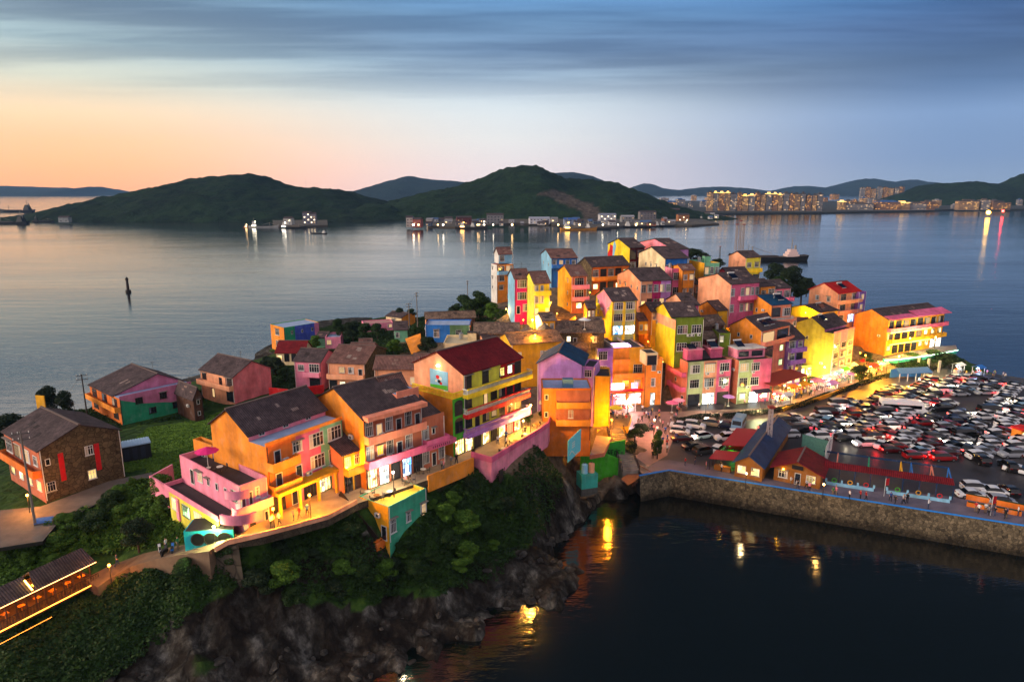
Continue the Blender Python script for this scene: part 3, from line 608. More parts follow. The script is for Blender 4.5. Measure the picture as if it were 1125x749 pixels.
b = MB(); b.slab((_l*.45, -1.6, 2.7), (_l*.95, -1.6, 2.7), (_l*.95, 0, 3.2), (_l*.45, 0, 3.2), .06); b.build('awning', plain('navy_awning', (.12, .12, .22), .8), r_)
r_, _l, _d = H_('orange_terrace_house', 'big orange gable house with deep top loggia and lit cafe on the street', (836.7, 363), 6, 14.9, (868, 356), Cx=802, roof='x', rt='dk', rise=2.6, apex=.5, col='coral', l='orange',
   F='gg|gG|gG|scs', Lw='.n.n.|.n...|.....|.....', bal=[(0, 0, 1.05, 'coral', 'solid')], solars=[(3.4, 1.7, 15.5), (6.2, 1.7, 15.5)])
b = MB(); b.slab((-3, -6, 2.9), (_l, -6, 2.9), (_l, -.6, 3.6), (-3, -.6, 3.6), .1); 
for x, y in ((-2.8, -5.8), (_l - .2, -5.8)): b.box(x, x+.12, y, y+.12, 0, 2.85)
b.build('cafe_canopy', plain('terracotta_canopy', (.62, .20, .10), .8), r_)
H_('purple_house', 'narrow purple fronted house between the orange gable and the tall yellow house', (867, 373), 5, 12.3, (884, 371), D=9, roof='x', rt='dk', rise=2.4, col='purple', F='Ww|Wg|wW|LL', bal=[(0, 0, 1, 'purple', 'solid'), (1, 0, 1, 'purple', 'solid')])
r_, _l, _d = H_('tall_yellow_house', 'tall blank yellow green gable wall with pink and grey window columns', (916.5, 366.5), 4.5, 12.6, 939.5, yaw=38, Cx=871, roof='x', rt='dk', rise=2.4, apex=.42, col='mauve', l='lemon',
   fc=[(.33, (.7, .62, .56)), (.66, 'mauve'), (1.0, (.6, .55, .5))], F='...|WWW|WWW|WWW|s.s', Lw='.n..|....|....', setb=2.6, rooflow=1.0, flat=FLATDARK, solars=[(3, 5, 15.2)])
H_('corner_shop', 'yellow green shop block with lit front at the foot of the tall yellow wall', (878, 402), 4.5, 3.2, 900, yaw=20, D=5, roof='flat', par=.3, col='lemon', F='LsL', flat=FLATDARK)
# right end
r_, _l, _d = H_('headland_hotel', 'big orange hotel with pink top floor and brightly lit balconies on the headland', (976, 351.5), 8, 10.1, 1038, yaw=26, Cx=939, roof='x', rt='dk', rise=2.2, apex=.5, col='gold', l='orange',
   fc=[(1.0, 'gold')], F='aWWWWWWW|WgWWWLLL|LSgSgLLcc', bal=[(1, .05, 1.02, 'gold', 'solid'), (0, .0, 1.03, 'rose', 'solid')], over=.1, frame='d')
b = MB(); b.slab((_l*.45, -1.4, 10.4), (_l+1.2, -1.4, 10.4), (_l+1.2, 2.0, 11.6), (_l*.45, 2.0, 11.6), .12); b.slab((-.2, -1.3, 10.3), (_l*.45-.1, -1.3, 10.3), (_l*.45-.1, 1.2, 11.0), (-.2, 1.2, 11.0), .12); b.build('pink_eaves', paint('rose'), r_)
b = MB(); b.box(_l*.0, _l*.7, -1.34, -1.28, 3.1, 3.25); b.box(0, _l*.7, -1.34, -1.28, 6.45, 6.6); b.build('strip_light', emis('strip_gold', (1, .7, .15), 14), r_)
H_('red_roof_house', 'pink house with bright red gable roof and stacked balconies near the headland', (921, 322), 12, 12.4, 945, yaw=30, Cx=889.5, roof='x', rt='rd', rise=2.4, col='peach', l='peach', F='WW|WW|Wb|..', Lw='.w.w.|.....|.....', bal=[(0, 0, 1, 'peach', 'solid'), (1, 0, 1, 'salmon', 'solid')], over=.4, solars=[(5, 2.5, 13.3)])
H_('purple_rooftop_annex', 'small purple annex jutting from the right of the red roofed house', (944, 321), 12, 12.2, 952, yaw=30, D=5, roof='flat', par=.6, col='purple', F='w|w|w|w')
H_('lit_yellow_house', 'low yellow house with glowing eaves and dark roof between the salmon and red roofed houses', (901, 343), 14.5, 5.2, 921, yaw=28, Cx=868, roof='x', rt='dk', rise=1.3, col='gold', l='yellow', F='LL', trim='lemon', solars=[(4, 3, 5.7)])
H_('balcony_house', 'salmon gable house with blue roof and white railed roof balcony', (848, 335), 18, 7.8, 870, yaw=22, Cx=817, roof='x', rt='tl', rise=1.7, col='salmon', l='orange', F='gW|bw', Lw='.n.|...', bal=[(0, -.1, 1, 'salmon', 'fascia')], solars=[(4, 2, 8.6)])
H_('balcony_annex', 'salmon lower annex with purple windows below the balcony house', (860, 350), 14, 6.5, 876, yaw=22, D=7, roof='flat', col='peach', F='w.w|...', flat=FLATDARK)
r_, _l, _d = H_('salmon_gable_house', 'broad blank salmon gable with a long glazed pink verandah to its right', (803, 312), 22.5, 8.2, 835, yaw=24, Cx=767.5, roof='x', rt='dk', rise=2.1, apex=.4, col='rose', l='peach', F='W.WWWW|W.WWWW', bal=[(0, .25, 1, 'rose', 'solid')], solars=[(2.5, 2.2, 9.2)])
H_('orange_verandah_house', 'orange house with blue windows in the middle of the upper right terrace', (835, 315), 22, 7.0, 852, yaw=22, D=9, roof='x', rt='dk', rise=1.3, col='orange', F='wW|..')
H_('pink_verandah_house', 'pink house with white framed verandah beside the dark tree grove', (852, 317), 21, 6.8, 869, yaw=22, D=9, roof='x', rt='dk', rise=1.6, col='rose', F='WW|gW', bal=[(0, 0, 1.1, 'rose', 'solid')])
H_('lamp_lit_house', 'small orange gable house in the lamp light below the broad salmon gable', (788, 341), 19.5, 4.6, 800, yaw=24, Cx=767, roof='x', rt='dk', rise=1.8, col='gold', l='orange', F='w.', Lw='.n.')
H_('lemon_top_house', 'peach gable with yellow balcony front highest at the upper right edge of the village', (819.5, 283), 26, 8.4, 836, yaw=20, Cx=801, roof='x', rt='dk', rise=1.5, col='lemon', l='peach', F='ww|gg', bal=[(0, -.05, 1.0, 'yellow', 'solid')])
H_('pink_gable_house', 'pink gable house with yellow front and dark roof below the lemon balcony house', (801, 303), 25.2, 5.2, 824, yaw=18, Cx=787, roof='x', rt='dk', rise=1.9, col='cream', l='rose', F='.L.L', trim=None)
H_('green_fascia_house', 'yellow house with green glazed front right of the tall orange house', (774, 289), 26, 8.0, 791, yaw=12, Cx=757, roof='flat', col='mint', l='gold', F='WWW|..', flat=plain('green_roof', (.45, .6, .5), .8))
H_('tall_pink_house', 'narrow tall pink house with white balustrade roof in the upper middle', (738.5, 295), 25, 8.0, 750, yaw=10, Cx=731, roof='flat', col='rose', l='pink', F='W|W', flat=FLATROOF)
H_('tall_orange_house', 'narrow tall orange house with four white windows next to the tall pink house', (750, 296.5), 25, 7.8, (763.5, 296), D=8, roof='x', rt='br', rise=1.2, apex=.3, col='orange', F='ww|ww')
# upper houses
H_('back_roof_house', 'rearmost long dark roofed house with small pink and blue gable front', (741, 274), 26, 10.7, 757, yaw=14, Cx=700, roof='x', rt='dk', rise=2.2, col='lilac', l='pink', F='w.w|....')
H_('cream_gable_house', 'cream gable with three small windows and blue front', (731, 284), 25.5, 9.7, 756, yaw=14, Cx=702, roof='x', rt='dk', rise=2.5, col='blue', l='cream', F='WW.|...', Lw='.nnn.|.....')
r_, _l, _d = H_('heart_house', 'tall yellow and maroon gable house with red and blue painted shapes facing the sea', (692, 272), 26, 10.8, 708, yaw=18, Cx=668, roof='x', rt='dk', rise=2.2, col='maroon', l='yellow', F='gW|Wg|gg')
b = MB(); b.quad([(0,-.02,3), (3.2,-.02,3), (4.2,-.02,7), (3.6,-.02,10.4), (1.6,-.02,10.9), (1.2,-.02,9.0), (.1,-.02,8.0)], 0); b.quad([(3.3,-.025,4), (5.9,-.025,10.6), (4.7,-.025,12.4), (3.7,-.025,10.6)], 1)
put(r_, 'l', 0, 0, 'painted_wall', b.mesh('painted_wall', [paint('red'), paint('sky')]), (_l, _d, 0))
H_('dark_roof_guesthouse', 'orange guesthouse with wide dark roof and stone gable lit by a yellow lamp', (650.5, 293), 25, 7.6, (691.5, 291), Cx=635, roof='x', rt='dk', rise=2.2, col='deep', F='WgWgG|LggLg', wallm=[paint('deep'), STONEW, paint('deep')], bal=[(0, .0, 1, 'orange', 'solid')])
r_, _l, _d = H_('magenta_bay_house', 'long salmon gable house with magenta and lilac bays above the lamp lit lane', (704, 308.5), 22.8, 8.0, 738, yaw=16, Cx=678.5, roof='x', rt='dk', rise=2.4, col='peach', l='peach', fc=[(.38, 'peach'), (.66, 'magenta'), (1.0, 'lilac')], F='WWWWW|lgWgl', Lw='nnnn|....')
r_, _l, _d = H_('triangle_house', 'bright yellow gable house painted with a big pink triangle over a lit shop', (673, 330.7), 19.4, 8.4, 699.5, yaw=16, Cx=655, roof='x', rt='dk', rise=2.3, col='yellow', l='yellow', fc=[(.09, 'yellow'), (.42, 'sage'), (.55, 'yellow'), (.92, 'sage'), (1.0, 'yellow')], F='WW|WW|bc', Lw='n..|n..|...')
b = MB(); b.quad([(_d*.02,-.02,8.2), (_d*.55,-.02,3.6), (_d*.98,-.02,8.4), (_d*.5,-.02,10.5)], 0); put(r_, 'l', 0, 0, 'pink_triangle', b.mesh('pink_triangle', paint('pink')), (_l, _d, 0))
H_('dim_orange_house', 'small dark roofed orange house behind the street lamp in the village centre', (716, 342), 18.6, 6.0, 731, yaw=16, Cx=703, roof='x', rt='dk', rise=1.6, col='gold', l='orange', F='w.|..')
H_('white_chair_house', 'peach gable house with pink balcony holding white furniture', (753.5, 335.5), 19, 7.4, 768, yaw=16, Cx=732, roof='x', rt='dk', rise=2.2, col='rose', l='peach', F='W|g', bal=[(1, 0, 1, 'white', 'fascia')])
r_, _l, _d = H_('olive_front_house', 'tall house with olive front and peach over yellow side wall', (742.5, 352), 16, 8.3, 773.5, yaw=12, Cx=718.5, roof='x', rt='dk', rise=2.5, apex=.45, setb=2.4, rooflow=.5, col='olive', l='yellow', cols=[(.72, 'yellow'), (1.0, 'peach')], F='WW|WW', ac=4, Lw='n..|...')
H_('maroon_cottage', 'small maroon cottage with grey roof right of the olive house', (773.5, 372), 14, 5.0, (789, 372), D=7, roof='x', rt='old', rise=1.0, col='maroon', F='.W.')
H_('green_cottage', 'small dark green cottage with a lit window left of the big orange gable', (790, 366), 14.5, 6.0, (803, 366), D=7, roof='flat', par=.2, col='olive', F='L.|..', flat=FLATDARK)
H_('ruined_roof_house', 'old house with sagging brown roof above the maroon cottage', (772, 358), 16, 5.4, (796, 356), D=6, roof='x', rt='old', rise=1.8, col='brown', F='w.w')
# upper left towers
r_, _l, _d = H_('blue_tower_house', 'tall stepped tower house blue above orange at the left end of the hill', (546, 291), 20, 11.5, (564, 290), Cx=539.5, D=None, clutter=False, roof='flat', par=.3, col='coral', l='white', fc=[(1, 'orange')], F='WW|W.|w.|.w', Lw='n.|n.|n.|..', bal=[(0, 0, .98, 'sky', 'solid')])
H_('rooftop_room', 'small blue rooftop room with brown roof crowning the stepped tower house', (548, 279), 31.5, 3.0, (562, 278.5), D=4, foot=False, roof='x', rt='br', rise=1.8, col='sky', l='white', F='W.')
H_('magenta_house', 'narrow magenta house with pale blue side wall left of the narrow yellow house', (565.5, 306), 22.8, 9.2, 581.5, yaw=16, Cx=558, roof='x', rt='br', rise=2.0, col='hot', l='sky', F='W|W|dW')
H_('green_base_shop', 'lime green shop base under the magenta house', (566, 346), 20.2, 2.4, (583, 345), D=3, roof='flat', par=.1, col='green', F='w.l')
H_('narrow_yellow_house', 'narrow yellow house with white balustrades and magenta awning', (587, 311), 22.8, 8.6, 604, yaw=18, D=7, roof='x', rt='br', rise=2.4, col='lemon', fc=[(1.0, 'yellow')], F='ww.|WW.|l.l', bal=[(0, 0, 1, 'yellow', 'solid')])
H_('small_blue_house', 'bright blue house with pale gable behind the narrow yellow house', (606, 283.5), 25.6, 8.5, (634, 283), Cx=594.5, roof='x', rt='br', rise=2.0, col='blue', l='sky', F='wwww|..WW|....', Lw='nn|..', bal=[(0, .0, .5, 'blue', 'solid')])
H_('pink_balcony_house', 'narrow orange gable house with three pink balconies', (628, 303.5), 22.6, 9.4, (645, 303), Cx=613, roof='x', rt='br', rise=2.2, col='maroon', l='gold', fc=[(1, 'terracotta')], F='W|W|L', Lw='.n|.n|.n', bal=[(0, 0, 1.1, 'pink', 'solid'), (1, 0, 1.1, 'pink', 'solid')])
H_('old_village_house', 'long old stone house with weathered grey tiles left of the lane lamp', (521, 366), 18.5, 3.4, (570, 366), D=7, roof='x', rt='old', rise=1.7, col='brown', F='..w...w.', wallm=STONEW)
H_('weathered_house', 'weathered tiled stone house between the lane lamp and the pink triangle house', (600, 365), 18.5, 3.4, (664, 365), D=8, roof='x', rt='old', rise=1.9, wallm=STONEW, F='.w.Ld..w.')
H_('lit_gable_cottage', 'left of two small orange gable cottages glowing under the lane lamp', (570.5, 371), 17.5, 4.6, (588, 371), D=6, roof='y', rt='old', rise=1.4, col='gold', F='n.')
H_('twin_gable_cottage', 'right of two small orange gable cottages glowing under the lane lamp', (590, 368), 17.5, 5.2, (609, 368), D=6, roof='y', rt='old', rise=1.4, col='gold', F='.n|.n')
H_('terrace_cottage', 'low brown roofed cottage on the lit path above the shop row', (612, 384), 14.5, 4.0, (645, 383), D=6, roof='x', rt='old', rise=1.4, col='brown', F='w..w')

# small infill cottages on the middle slope
for A, z, H, B, rt_, c_, t in (((468,350),15.5,3.2,522,'old','brown','low brown shed with grey tiles right behind the bright blue house'),((520,374),16,3.4,534,'dk','lemon','tiny lemon cottage with dark roof left of the glowing gable cottages'),((650,357),20,3.0,662,'old','gold','tiny lit cottage at the left foot of the yellow triangle house'),((702,352),18.5,3.6,713,'br','gold','tiny gold cottage between triangle house and dim orange house'),
   ((782,380),13,3.6,796,'dk','salmon','low salmon cottage in front of the maroon and green cottages'),((776,334),21,3.0,788,'br','cream','tiny cream cottage at the left foot of the broad salmon gable'),((878,356),13.5,4.2,892,'br','peach','small peach cottage below the low lit yellow house'),((690,316),24,3.0,702,'br','cream','tiny cream cottage between guesthouse and magenta bay house'),((764,312),24.5,3.4,776,'dk','peach','small peach cottage under the green fascia house'),
   ((888,372),10,4.5,902,'dk','salmon','salmon cottage behind the top of the tall yellow wall'),((548,372),17.8,3.0,562,'old','terracotta','tiny terracotta cottage beside the left glowing gable cottage'),((596,352),21.5,3.2,610,'old','gold','lit cottage in the gap right of the narrow yellow house'),((645,338),22.5,3.2,654,'dk','brown','small brown cottage left of the triangle gable'),((395,380),11.5,3.2,408,'br','salmon','small salmon cottage behind the brown tiled house'),((455,398),14.5,3.2,470,'br','peach','peach cottage at the right end of the long brown tiled roof')):
    H_('small_cottage', t, A, z, H, B, yaw=random.choice([4, 10, 16]), D=5, roof='x', rt=rt_, rise=1.3, col=c_, l=random.choice([c_, 'peach', 'gold']), F=random.choice(['wl', 'w.', 'lw']), foot=False)
# ------------------------------------------------------------------ terrain of the island
ctrl = []
def cp(x, y, z): p = at(x, y, max(z, 0) if z < 0 else z); ctrl.append((p[0], p[1], z))
for p in [(400,775),(445,735),(490,716),(530,692),(540,680),(522,667),(545,660),(590,671),(630,657),(647,641),(636,626),(603,612),(606,596),(628,577),(652,560),(667,552),(690,546),(715,541),(740,540)]: cp(*p, 0)
for p in [(480,780),(560,749),(620,705),(700,660),(660,640),(650,605),(665,580),(700,565),(760,560),(560,690),(700,600),(800,620),(1000,640),(650,749),(900,600)]: cp(*p, -5)
for p in [(350,715,1.5),(420,690,1.5),(300,680,4.5),(360,655,5),(430,655,2.2),(480,690,.8),(520,690,.6),(250,740,2),(100,749,3),(180,690,6),(120,700,5.5),(60,749,3.5),(0,749,4),(200,640,9.5),(260,625,10.5),(330,605,11),(300,640,8.5),(380,600,10.0),(430,625,6.5),(470,600,7.5),(500,640,3.5),(555,652,1.3),(600,655,1.6),(625,640,1.0),(580,630,2),(540,615,3.5),(500,565,9.5),(560,585,5),(600,585,3),(560,545,8.5),(610,540,6),(625,515,7.5),(640,545,2.0),(575,520,10.5),(480,545,11),(400,570,12),
          (590,500,11.5),(660,520,3.5),(690,530,2.5),(670,500,6.5),(700,490,4.0),(720,470,4.0),(720,510,3.8),(690,460,4.3),(735,500,3.9)]: cp(*p)
for p in [(0,600,8),(60,620,7),(130,625,6.2),(180,603,9),(215,600,11.5),(30,640,6),(90,590,8.5),(160,575,10.5),(100,560,10),(160,545,10.5),(20,590,9.5),(60,560,10.3),(150,510,9.5),(200,520,11),(180,490,8.5),(240,470,9.5),(300,450,9.5),(340,440,10.5),(200,465,7),(260,445,8.2),(150,478,7.5),(320,425,9.5),(400,430,11.5),(300,400,7),(340,410,9),(430,400,12.5),(460,380,13.5),(430,375,12),(400,375,10.5),(380,365,9.5),(355,385,9),(450,365,14),(500,360,15),(540,350,17.5),(500,340,15),(520,330,17),(560,355,20),(330,370,5.5),(410,350,10.5),(470,345,13),(440,345,11)]: cp(*p)
for p in [(0,470),(0,462),(50,458),(95,452),(110,440),(160,428),(215,412),(245,400),(288,395),(290,380),(310,360),(352,352),(400,346),(430,339),(470,334)]: cp(*p, 0)
for p in [(-20,440),(60,430),(120,420),(180,405),(230,390),(270,378),(300,350),(350,340),(400,335),(450,325)]: cp(*p, -4)
for p in [(-60,500,8),(-80,560,9),(-60,650,7),(-100,720,5)]: cp(*p)
ctrl += [(-140,120,0),(-150,150,-4),(-95,95,6),(-120,70,6),(-95,60,3)]
ctrl += [(x, y, 0) for x, y in ((-20,238),(0,243),(30,252),(62,258),(100,258),(128,248),(146,230),(147,212),(143,198))]
ctrl += [(x, y, -5) for x, y in ((-30,262),(0,270),(60,285),(110,285),(150,262),(170,230),(172,200))]
ctrl += [(50,232,22),(30,228,20),(72,232,20),(90,225,15),(110,215,9),(128,205,6),(10,222,17),(135,203,3.9)]
LOT = [at(700,522,0)[:2], at(735,517,4.5)[:2], at(1125,578,4.5)[:2], (104, 83), (190, 150), (160, 180), (140, 186), (125,190)]
for x, y in ((45,120),(60,110),(80,105),(100,95),(80,125),(100,130),(120,130),(60,130),(100,150),(120,155),(80,145),(140,160),(115,172),(130,178),(150,160),(100,110),(60,140),(45,135),(150,140),(90,165)): ctrl.append((x, y, 3.6))
for x, y in ((28,108),(50,99),(77,87),(100,75),(130,70)): ctrl.append((x, y, -5))
for x, y, z in FOOT: ctrl.append((x, y, z - .35))
seen = {}
for x, y, z in ctrl: seen.setdefault((round(x/1.5), round(y/1.5)), []).append((x, y, z))
K = np.array([np.mean(v, axis=0) for v in seen.values()])
n = len(K); A_ = np.zeros((n + 3, n + 3))
dd = np.sqrt(((K[:, None, :2] - K[None, :, :2])**2).sum(-1)); A_[:n, :n] = -dd; A_[:n, :n] += np.eye(n) * .6
A_[:n, n] = 1; A_[:n, n+1:] = K[:, :2] / 100; A_[n, :n] = 1; A_[n+1:, :n] = K[:, :2].T / 100
wts = np.linalg.solve(A_, np.concatenate([K[:, 2], np.zeros(3)]))
def base_h(P):
    P = np.asarray(P, float); out = np.empty(len(P))
    for i in range(0, len(P), 8000):
        q = P[i:i+8000]; d = np.sqrt(((q[:, None] - K[None, :, :2])**2).sum(-1)); out[i:i+8000] = -d @ wts[:n] + wts[n] + (q / 100) @ wts[n+1:]
    return out
GX0, GX1, GY0, GY1, GS = -160.0, 176.0, 50.0, 290.0, .8
nx = int((GX1-GX0)/GS) + 1; ny = int((GY1-GY0)/GS) + 1
gx, gy = np.meshgrid(np.linspace(GX0, GX1, nx), np.linspace(GY0, GY1, ny))
Pg = np.stack([gx.ravel(), gy.ravel()], 1)
Zg = base_h(Pg)
# keep the car park platform clear of the ground sheet
def dist_seg(px, py, a, b):
    ax, ay = a; bx, by = b; dx, dy = bx-ax, by-ay; t = np.clip(((px-ax)*dx + (py-ay)*dy) / (dx*dx+dy*dy), 0, 1)
    return np.hypot(px-ax-t*dx, py-ay-t*dy)
TOWN = [(235,600),(520,520),(660,530),(740,530),(860,470),(1060,420),(1060,330),(820,270),(680,260),(535,300),(535,345),(440,370),(440,440),(215,495)]
town_w = np.zeros(len(Pg)); 
for i in range(len(Pg)):
    X, Y = Pg[i]; u, v = proj(X, Y, max(Zg[i], 0))
    if inpoly(u, v, TOWN): town_w[i] = 1
sl = np.gradient(Zg.reshape(ny, nx), GS); slope = np.hypot(*sl).ravel()
rough = np.array([noise.fractal(Vector((x*.11, y*.11, 0)), 1.0, 2.1, 5) for x, y in Pg]); rid = np.array([noise.ridged_multi_fractal(Vector((x*.16, y*.16, 3.1)), .9, 2.2, 5, 1.0, 2.0) for x, y in Pg])
amp = np.clip((slope - .12) * 1.6, .05, 1.0) * (1 - town_w) 
coast = np.clip(1 - np.abs(Zg - 1.0) / 5, 0, 1) * (1 - town_w)
infront = Pg[:, 1] < 135
Zg = Zg + rough * amp * 1.5 + (rid - 1.2) * coast * 1.2 * infront + (rid - 1.2) * amp * 1.3 * infront
lotmask = np.array([inpoly(x, y, LOT) for x, y in Pg]); Zg[lotmask] = np.minimum(Zg[lotmask], 3.7)
for ax, ay, yw_, hl_, hd_, hz_ in CLAMP:                            # level ground before and under the front of every house
    c_, s_ = math.cos(yw_), math.sin(yw_); lx = (Pg[:, 0]-ax)*c_ + (Pg[:, 1]-ay)*s_; ly = -(Pg[:, 0]-ax)*s_ + (Pg[:, 1]-ay)*c_
    out = np.maximum(np.maximum(-1.5 - lx, lx - hl_ - 1.5), np.maximum(-4.0 - ly, ly - hd_*.6)); Zg = np.minimum(Zg, hz_ - .15 + np.maximum(out, 0) * 1.1)
for q in ((735,452),(770,452),(800,451),(830,449),(860,445),(890,436),(920,425),(960,412),(700,470),(700,455),(715,480)):
    qx, qy, _ = at(*q, 4.4); dq = np.hypot(Pg[:, 0]-qx, Pg[:, 1]-qy); Zg = np.minimum(Zg, 4.3 + np.maximum(dq - 4, 0) * 1.1)
for q, zq, rq_ in (((643,528),.6,2.2),((655,527),.8,2.2),((668,525),1.2,2.2),((680,522),1.8,2.0),((690,519),2.4,1.6),((700,515),3.4,1.2),((700,522),1.8,2.0),((690,528),1.0,2.0)):
    qx, qy, _ = at(*q, zq); dq = np.hypot(Pg[:, 0]-qx, Pg[:, 1]-qy); Zg = np.minimum(Zg, zq + np.maximum(dq - rq_, 0) * 1.8)
for qx, qy, zq, rq_ in ((*at(650,531,3.2)[:2], 1.4, 4.0), (*at(636,536,2.5)[:2], 1.0, 2.5)):
    dq = np.hypot(Pg[:, 0]-qx, Pg[:, 1]-qy); Zg = np.minimum(Zg, zq + np.maximum(dq - rq_, 0) * 1.8)
hfree = np.full(len(Pg), 99.0)
for ax, ay, yw_, hl_, hd_, hz_ in CLAMP:
    c_, s_ = math.cos(yw_), math.sin(yw_); lx = (Pg[:, 0]-ax)*c_ + (Pg[:, 1]-ay)*s_; ly = -(Pg[:, 0]-ax)*s_ + (Pg[:, 1]-ay)*c_
    hfree = np.minimum(hfree, np.maximum(np.maximum(-lx, lx - hl_), np.maximum(-2.0 - ly, ly - hd_)))
grassw = np.clip((Zg - 2.6) / 2.0, 0, 1) * np.clip(1.9 - slope * 1.05, 0, 1) * (1 - town_w)
rockp = np.array([inpoly(*proj(X, Y, z), [(90,770),(150,705),(230,662),(285,642),(330,660),(400,664),(450,652),(560,636),(600,600),(680,560),(700,700),(560,770)]) for X, Y, z in zip(Pg[:, 0], Pg[:, 1], Zg)]); grassw[rockp] *= .18
grassw = np.clip(grassw + rough * .5 * (grassw > .05), 0, 1)
Zgrid = Zg.reshape(ny, nx)
def ground(x, y):
    fx = (x - GX0) / GS; fy = (y - GY0) / GS; ix = int(min(max(fx, 0), nx - 2)); iy = int(min(max(fy, 0), ny - 2)); a = min(max(fx - ix, 0), 1); b = min(max(fy - iy, 0), 1)
    return float((Zgrid[iy, ix]*(1-a) + Zgrid[iy, ix+1]*a)*(1-b) + (Zgrid[iy+1, ix]*(1-a) + Zgrid[iy+1, ix+1]*a)*b)
def onground(px, py):
    d = ray(px, py); t = 60.0
    while t < 400:
        x, y, z = d[0]*t, d[1]*t, CH + d[2]*t
        if z < ground(x, y): return x, y, ground(x, y)
        t += .4
    return at(px, py, 0)
idx = np.arange(nx*ny).reshape(ny, nx)
# leave out cells lying deep under water to keep the sheet small
F = np.stack([idx[:-1, :-1], idx[:-1, 1:], idx[1:, 1:], idx[1:, :-1]], -1).reshape(-1, 4)
keep = Zg[F].max(1) > -4.9; F = F[keep]
me = bpy.data.meshes.new('island'); me.vertices.add(nx*ny); me.vertices.foreach_set('co', np.column_stack([Pg, Zg]).ravel())
me.loops.add(len(F)*4); me.loops.foreach_set('vertex_index', F.ravel()); me.polygons.add(len(F)); me.polygons.foreach_set('loop_start', np.arange(len(F))*4); me.polygons.foreach_set('loop_total', np.full(len(F), 4)); me.update(); me.validate()
ca = me.color_attributes.new('cover', 'FLOAT_COLOR', 'POINT'); ca.data.foreach_set('color', np.column_stack([grassw, town_w, np.clip(coast, 0, 1), np.ones(len(Pg))]).ravel())
me.shade_smooth()
m, nt, b = newmat('island_ground'); b.inputs['Roughness'].default_value = .95; b.inputs['Specular IOR Level'].default_value = .15
at_ = N(nt, 'ShaderNodeVertexColor'); at_.layer_name = 'cover'; sp = N(nt, 'ShaderNodeSeparateColor'); L(nt, at_.outputs[0], sp.inputs[0])
co = objco(nt); n1 = noisef(nt, co, .5, 8, .7); n2 = noisef(nt, objco(nt, (1, 1, .35)), .35, 8, .65)
rock = ramp(nt, n2, [(.28, lin((.04, .037, .033))), (.45, lin((.13, .11, .09))), (.55, lin((.22, .21, .19))), (.72, lin((.46, .45, .42)))])
cr = N(nt, 'ShaderNodeTexVoronoi'); cr.feature = 'DISTANCE_TO_EDGE'; cr.inputs['Scale'].default_value = .9; 
dmx = N(nt, 'ShaderNodeMix'); dmx.data_type = 'VECTOR'; dmx.inputs[0].default_value = .62; L(nt, objco(nt, (1, 1, .22)), dmx.inputs[4]); nn = N(nt, 'ShaderNodeTexNoise'); nn.inputs['Scale'].default_value = .6; L(nt, co, nn.inputs[0]); L(nt, nn.outputs['Color'], dmx.inputs[5]); L(nt, dmx.outputs[1], cr.inputs['Vector'])
rock = mixc(nt, .9, rock, ramp(nt, noisef(nt, objco(nt, (1.3, 1.3, .5)), 1.6, 10, .78), [(.34, (.35,)*3), (.5, (.9,)*3), (.66, (1.5,)*3)]), 'MULTIPLY')
rock = mixc(nt, .8, rock, ramp(nt, cr.outputs['Distance'], [(0, (.4,)*3), (.14, (1,)*3)]), 'MULTIPLY')
grass = ramp(nt, n1, [(.3, (.007, .018, .004)), (.5, (.020, .052, .008)), (.7, (.055, .10, .014))])
soil = ramp(nt, noisef(nt, co, 1.1, 6), [(.3, lin((.30, .24, .18))), (.7, lin((.46, .40, .33)))])
f = ramp(nt, sp.outputs[0], [(.28, (0,)*3), (.5, (1,)*3)])
a = mixc(nt, f, rock, grass); a = mixc(nt, sp.outputs[1], a, soil); L(nt, a, b.inputs['Base Color'])
hh = N(nt, 'ShaderNodeMath', operation='MULTIPLY'); L(nt, cr.outputs['Distance'], hh.inputs[0]); L(nt, n2, hh.inputs[1]); bump(nt, b, hh.outputs[0], 1.0, 1.6)
me.materials.append(m); tag(link('island_ground', me), kind='structure')

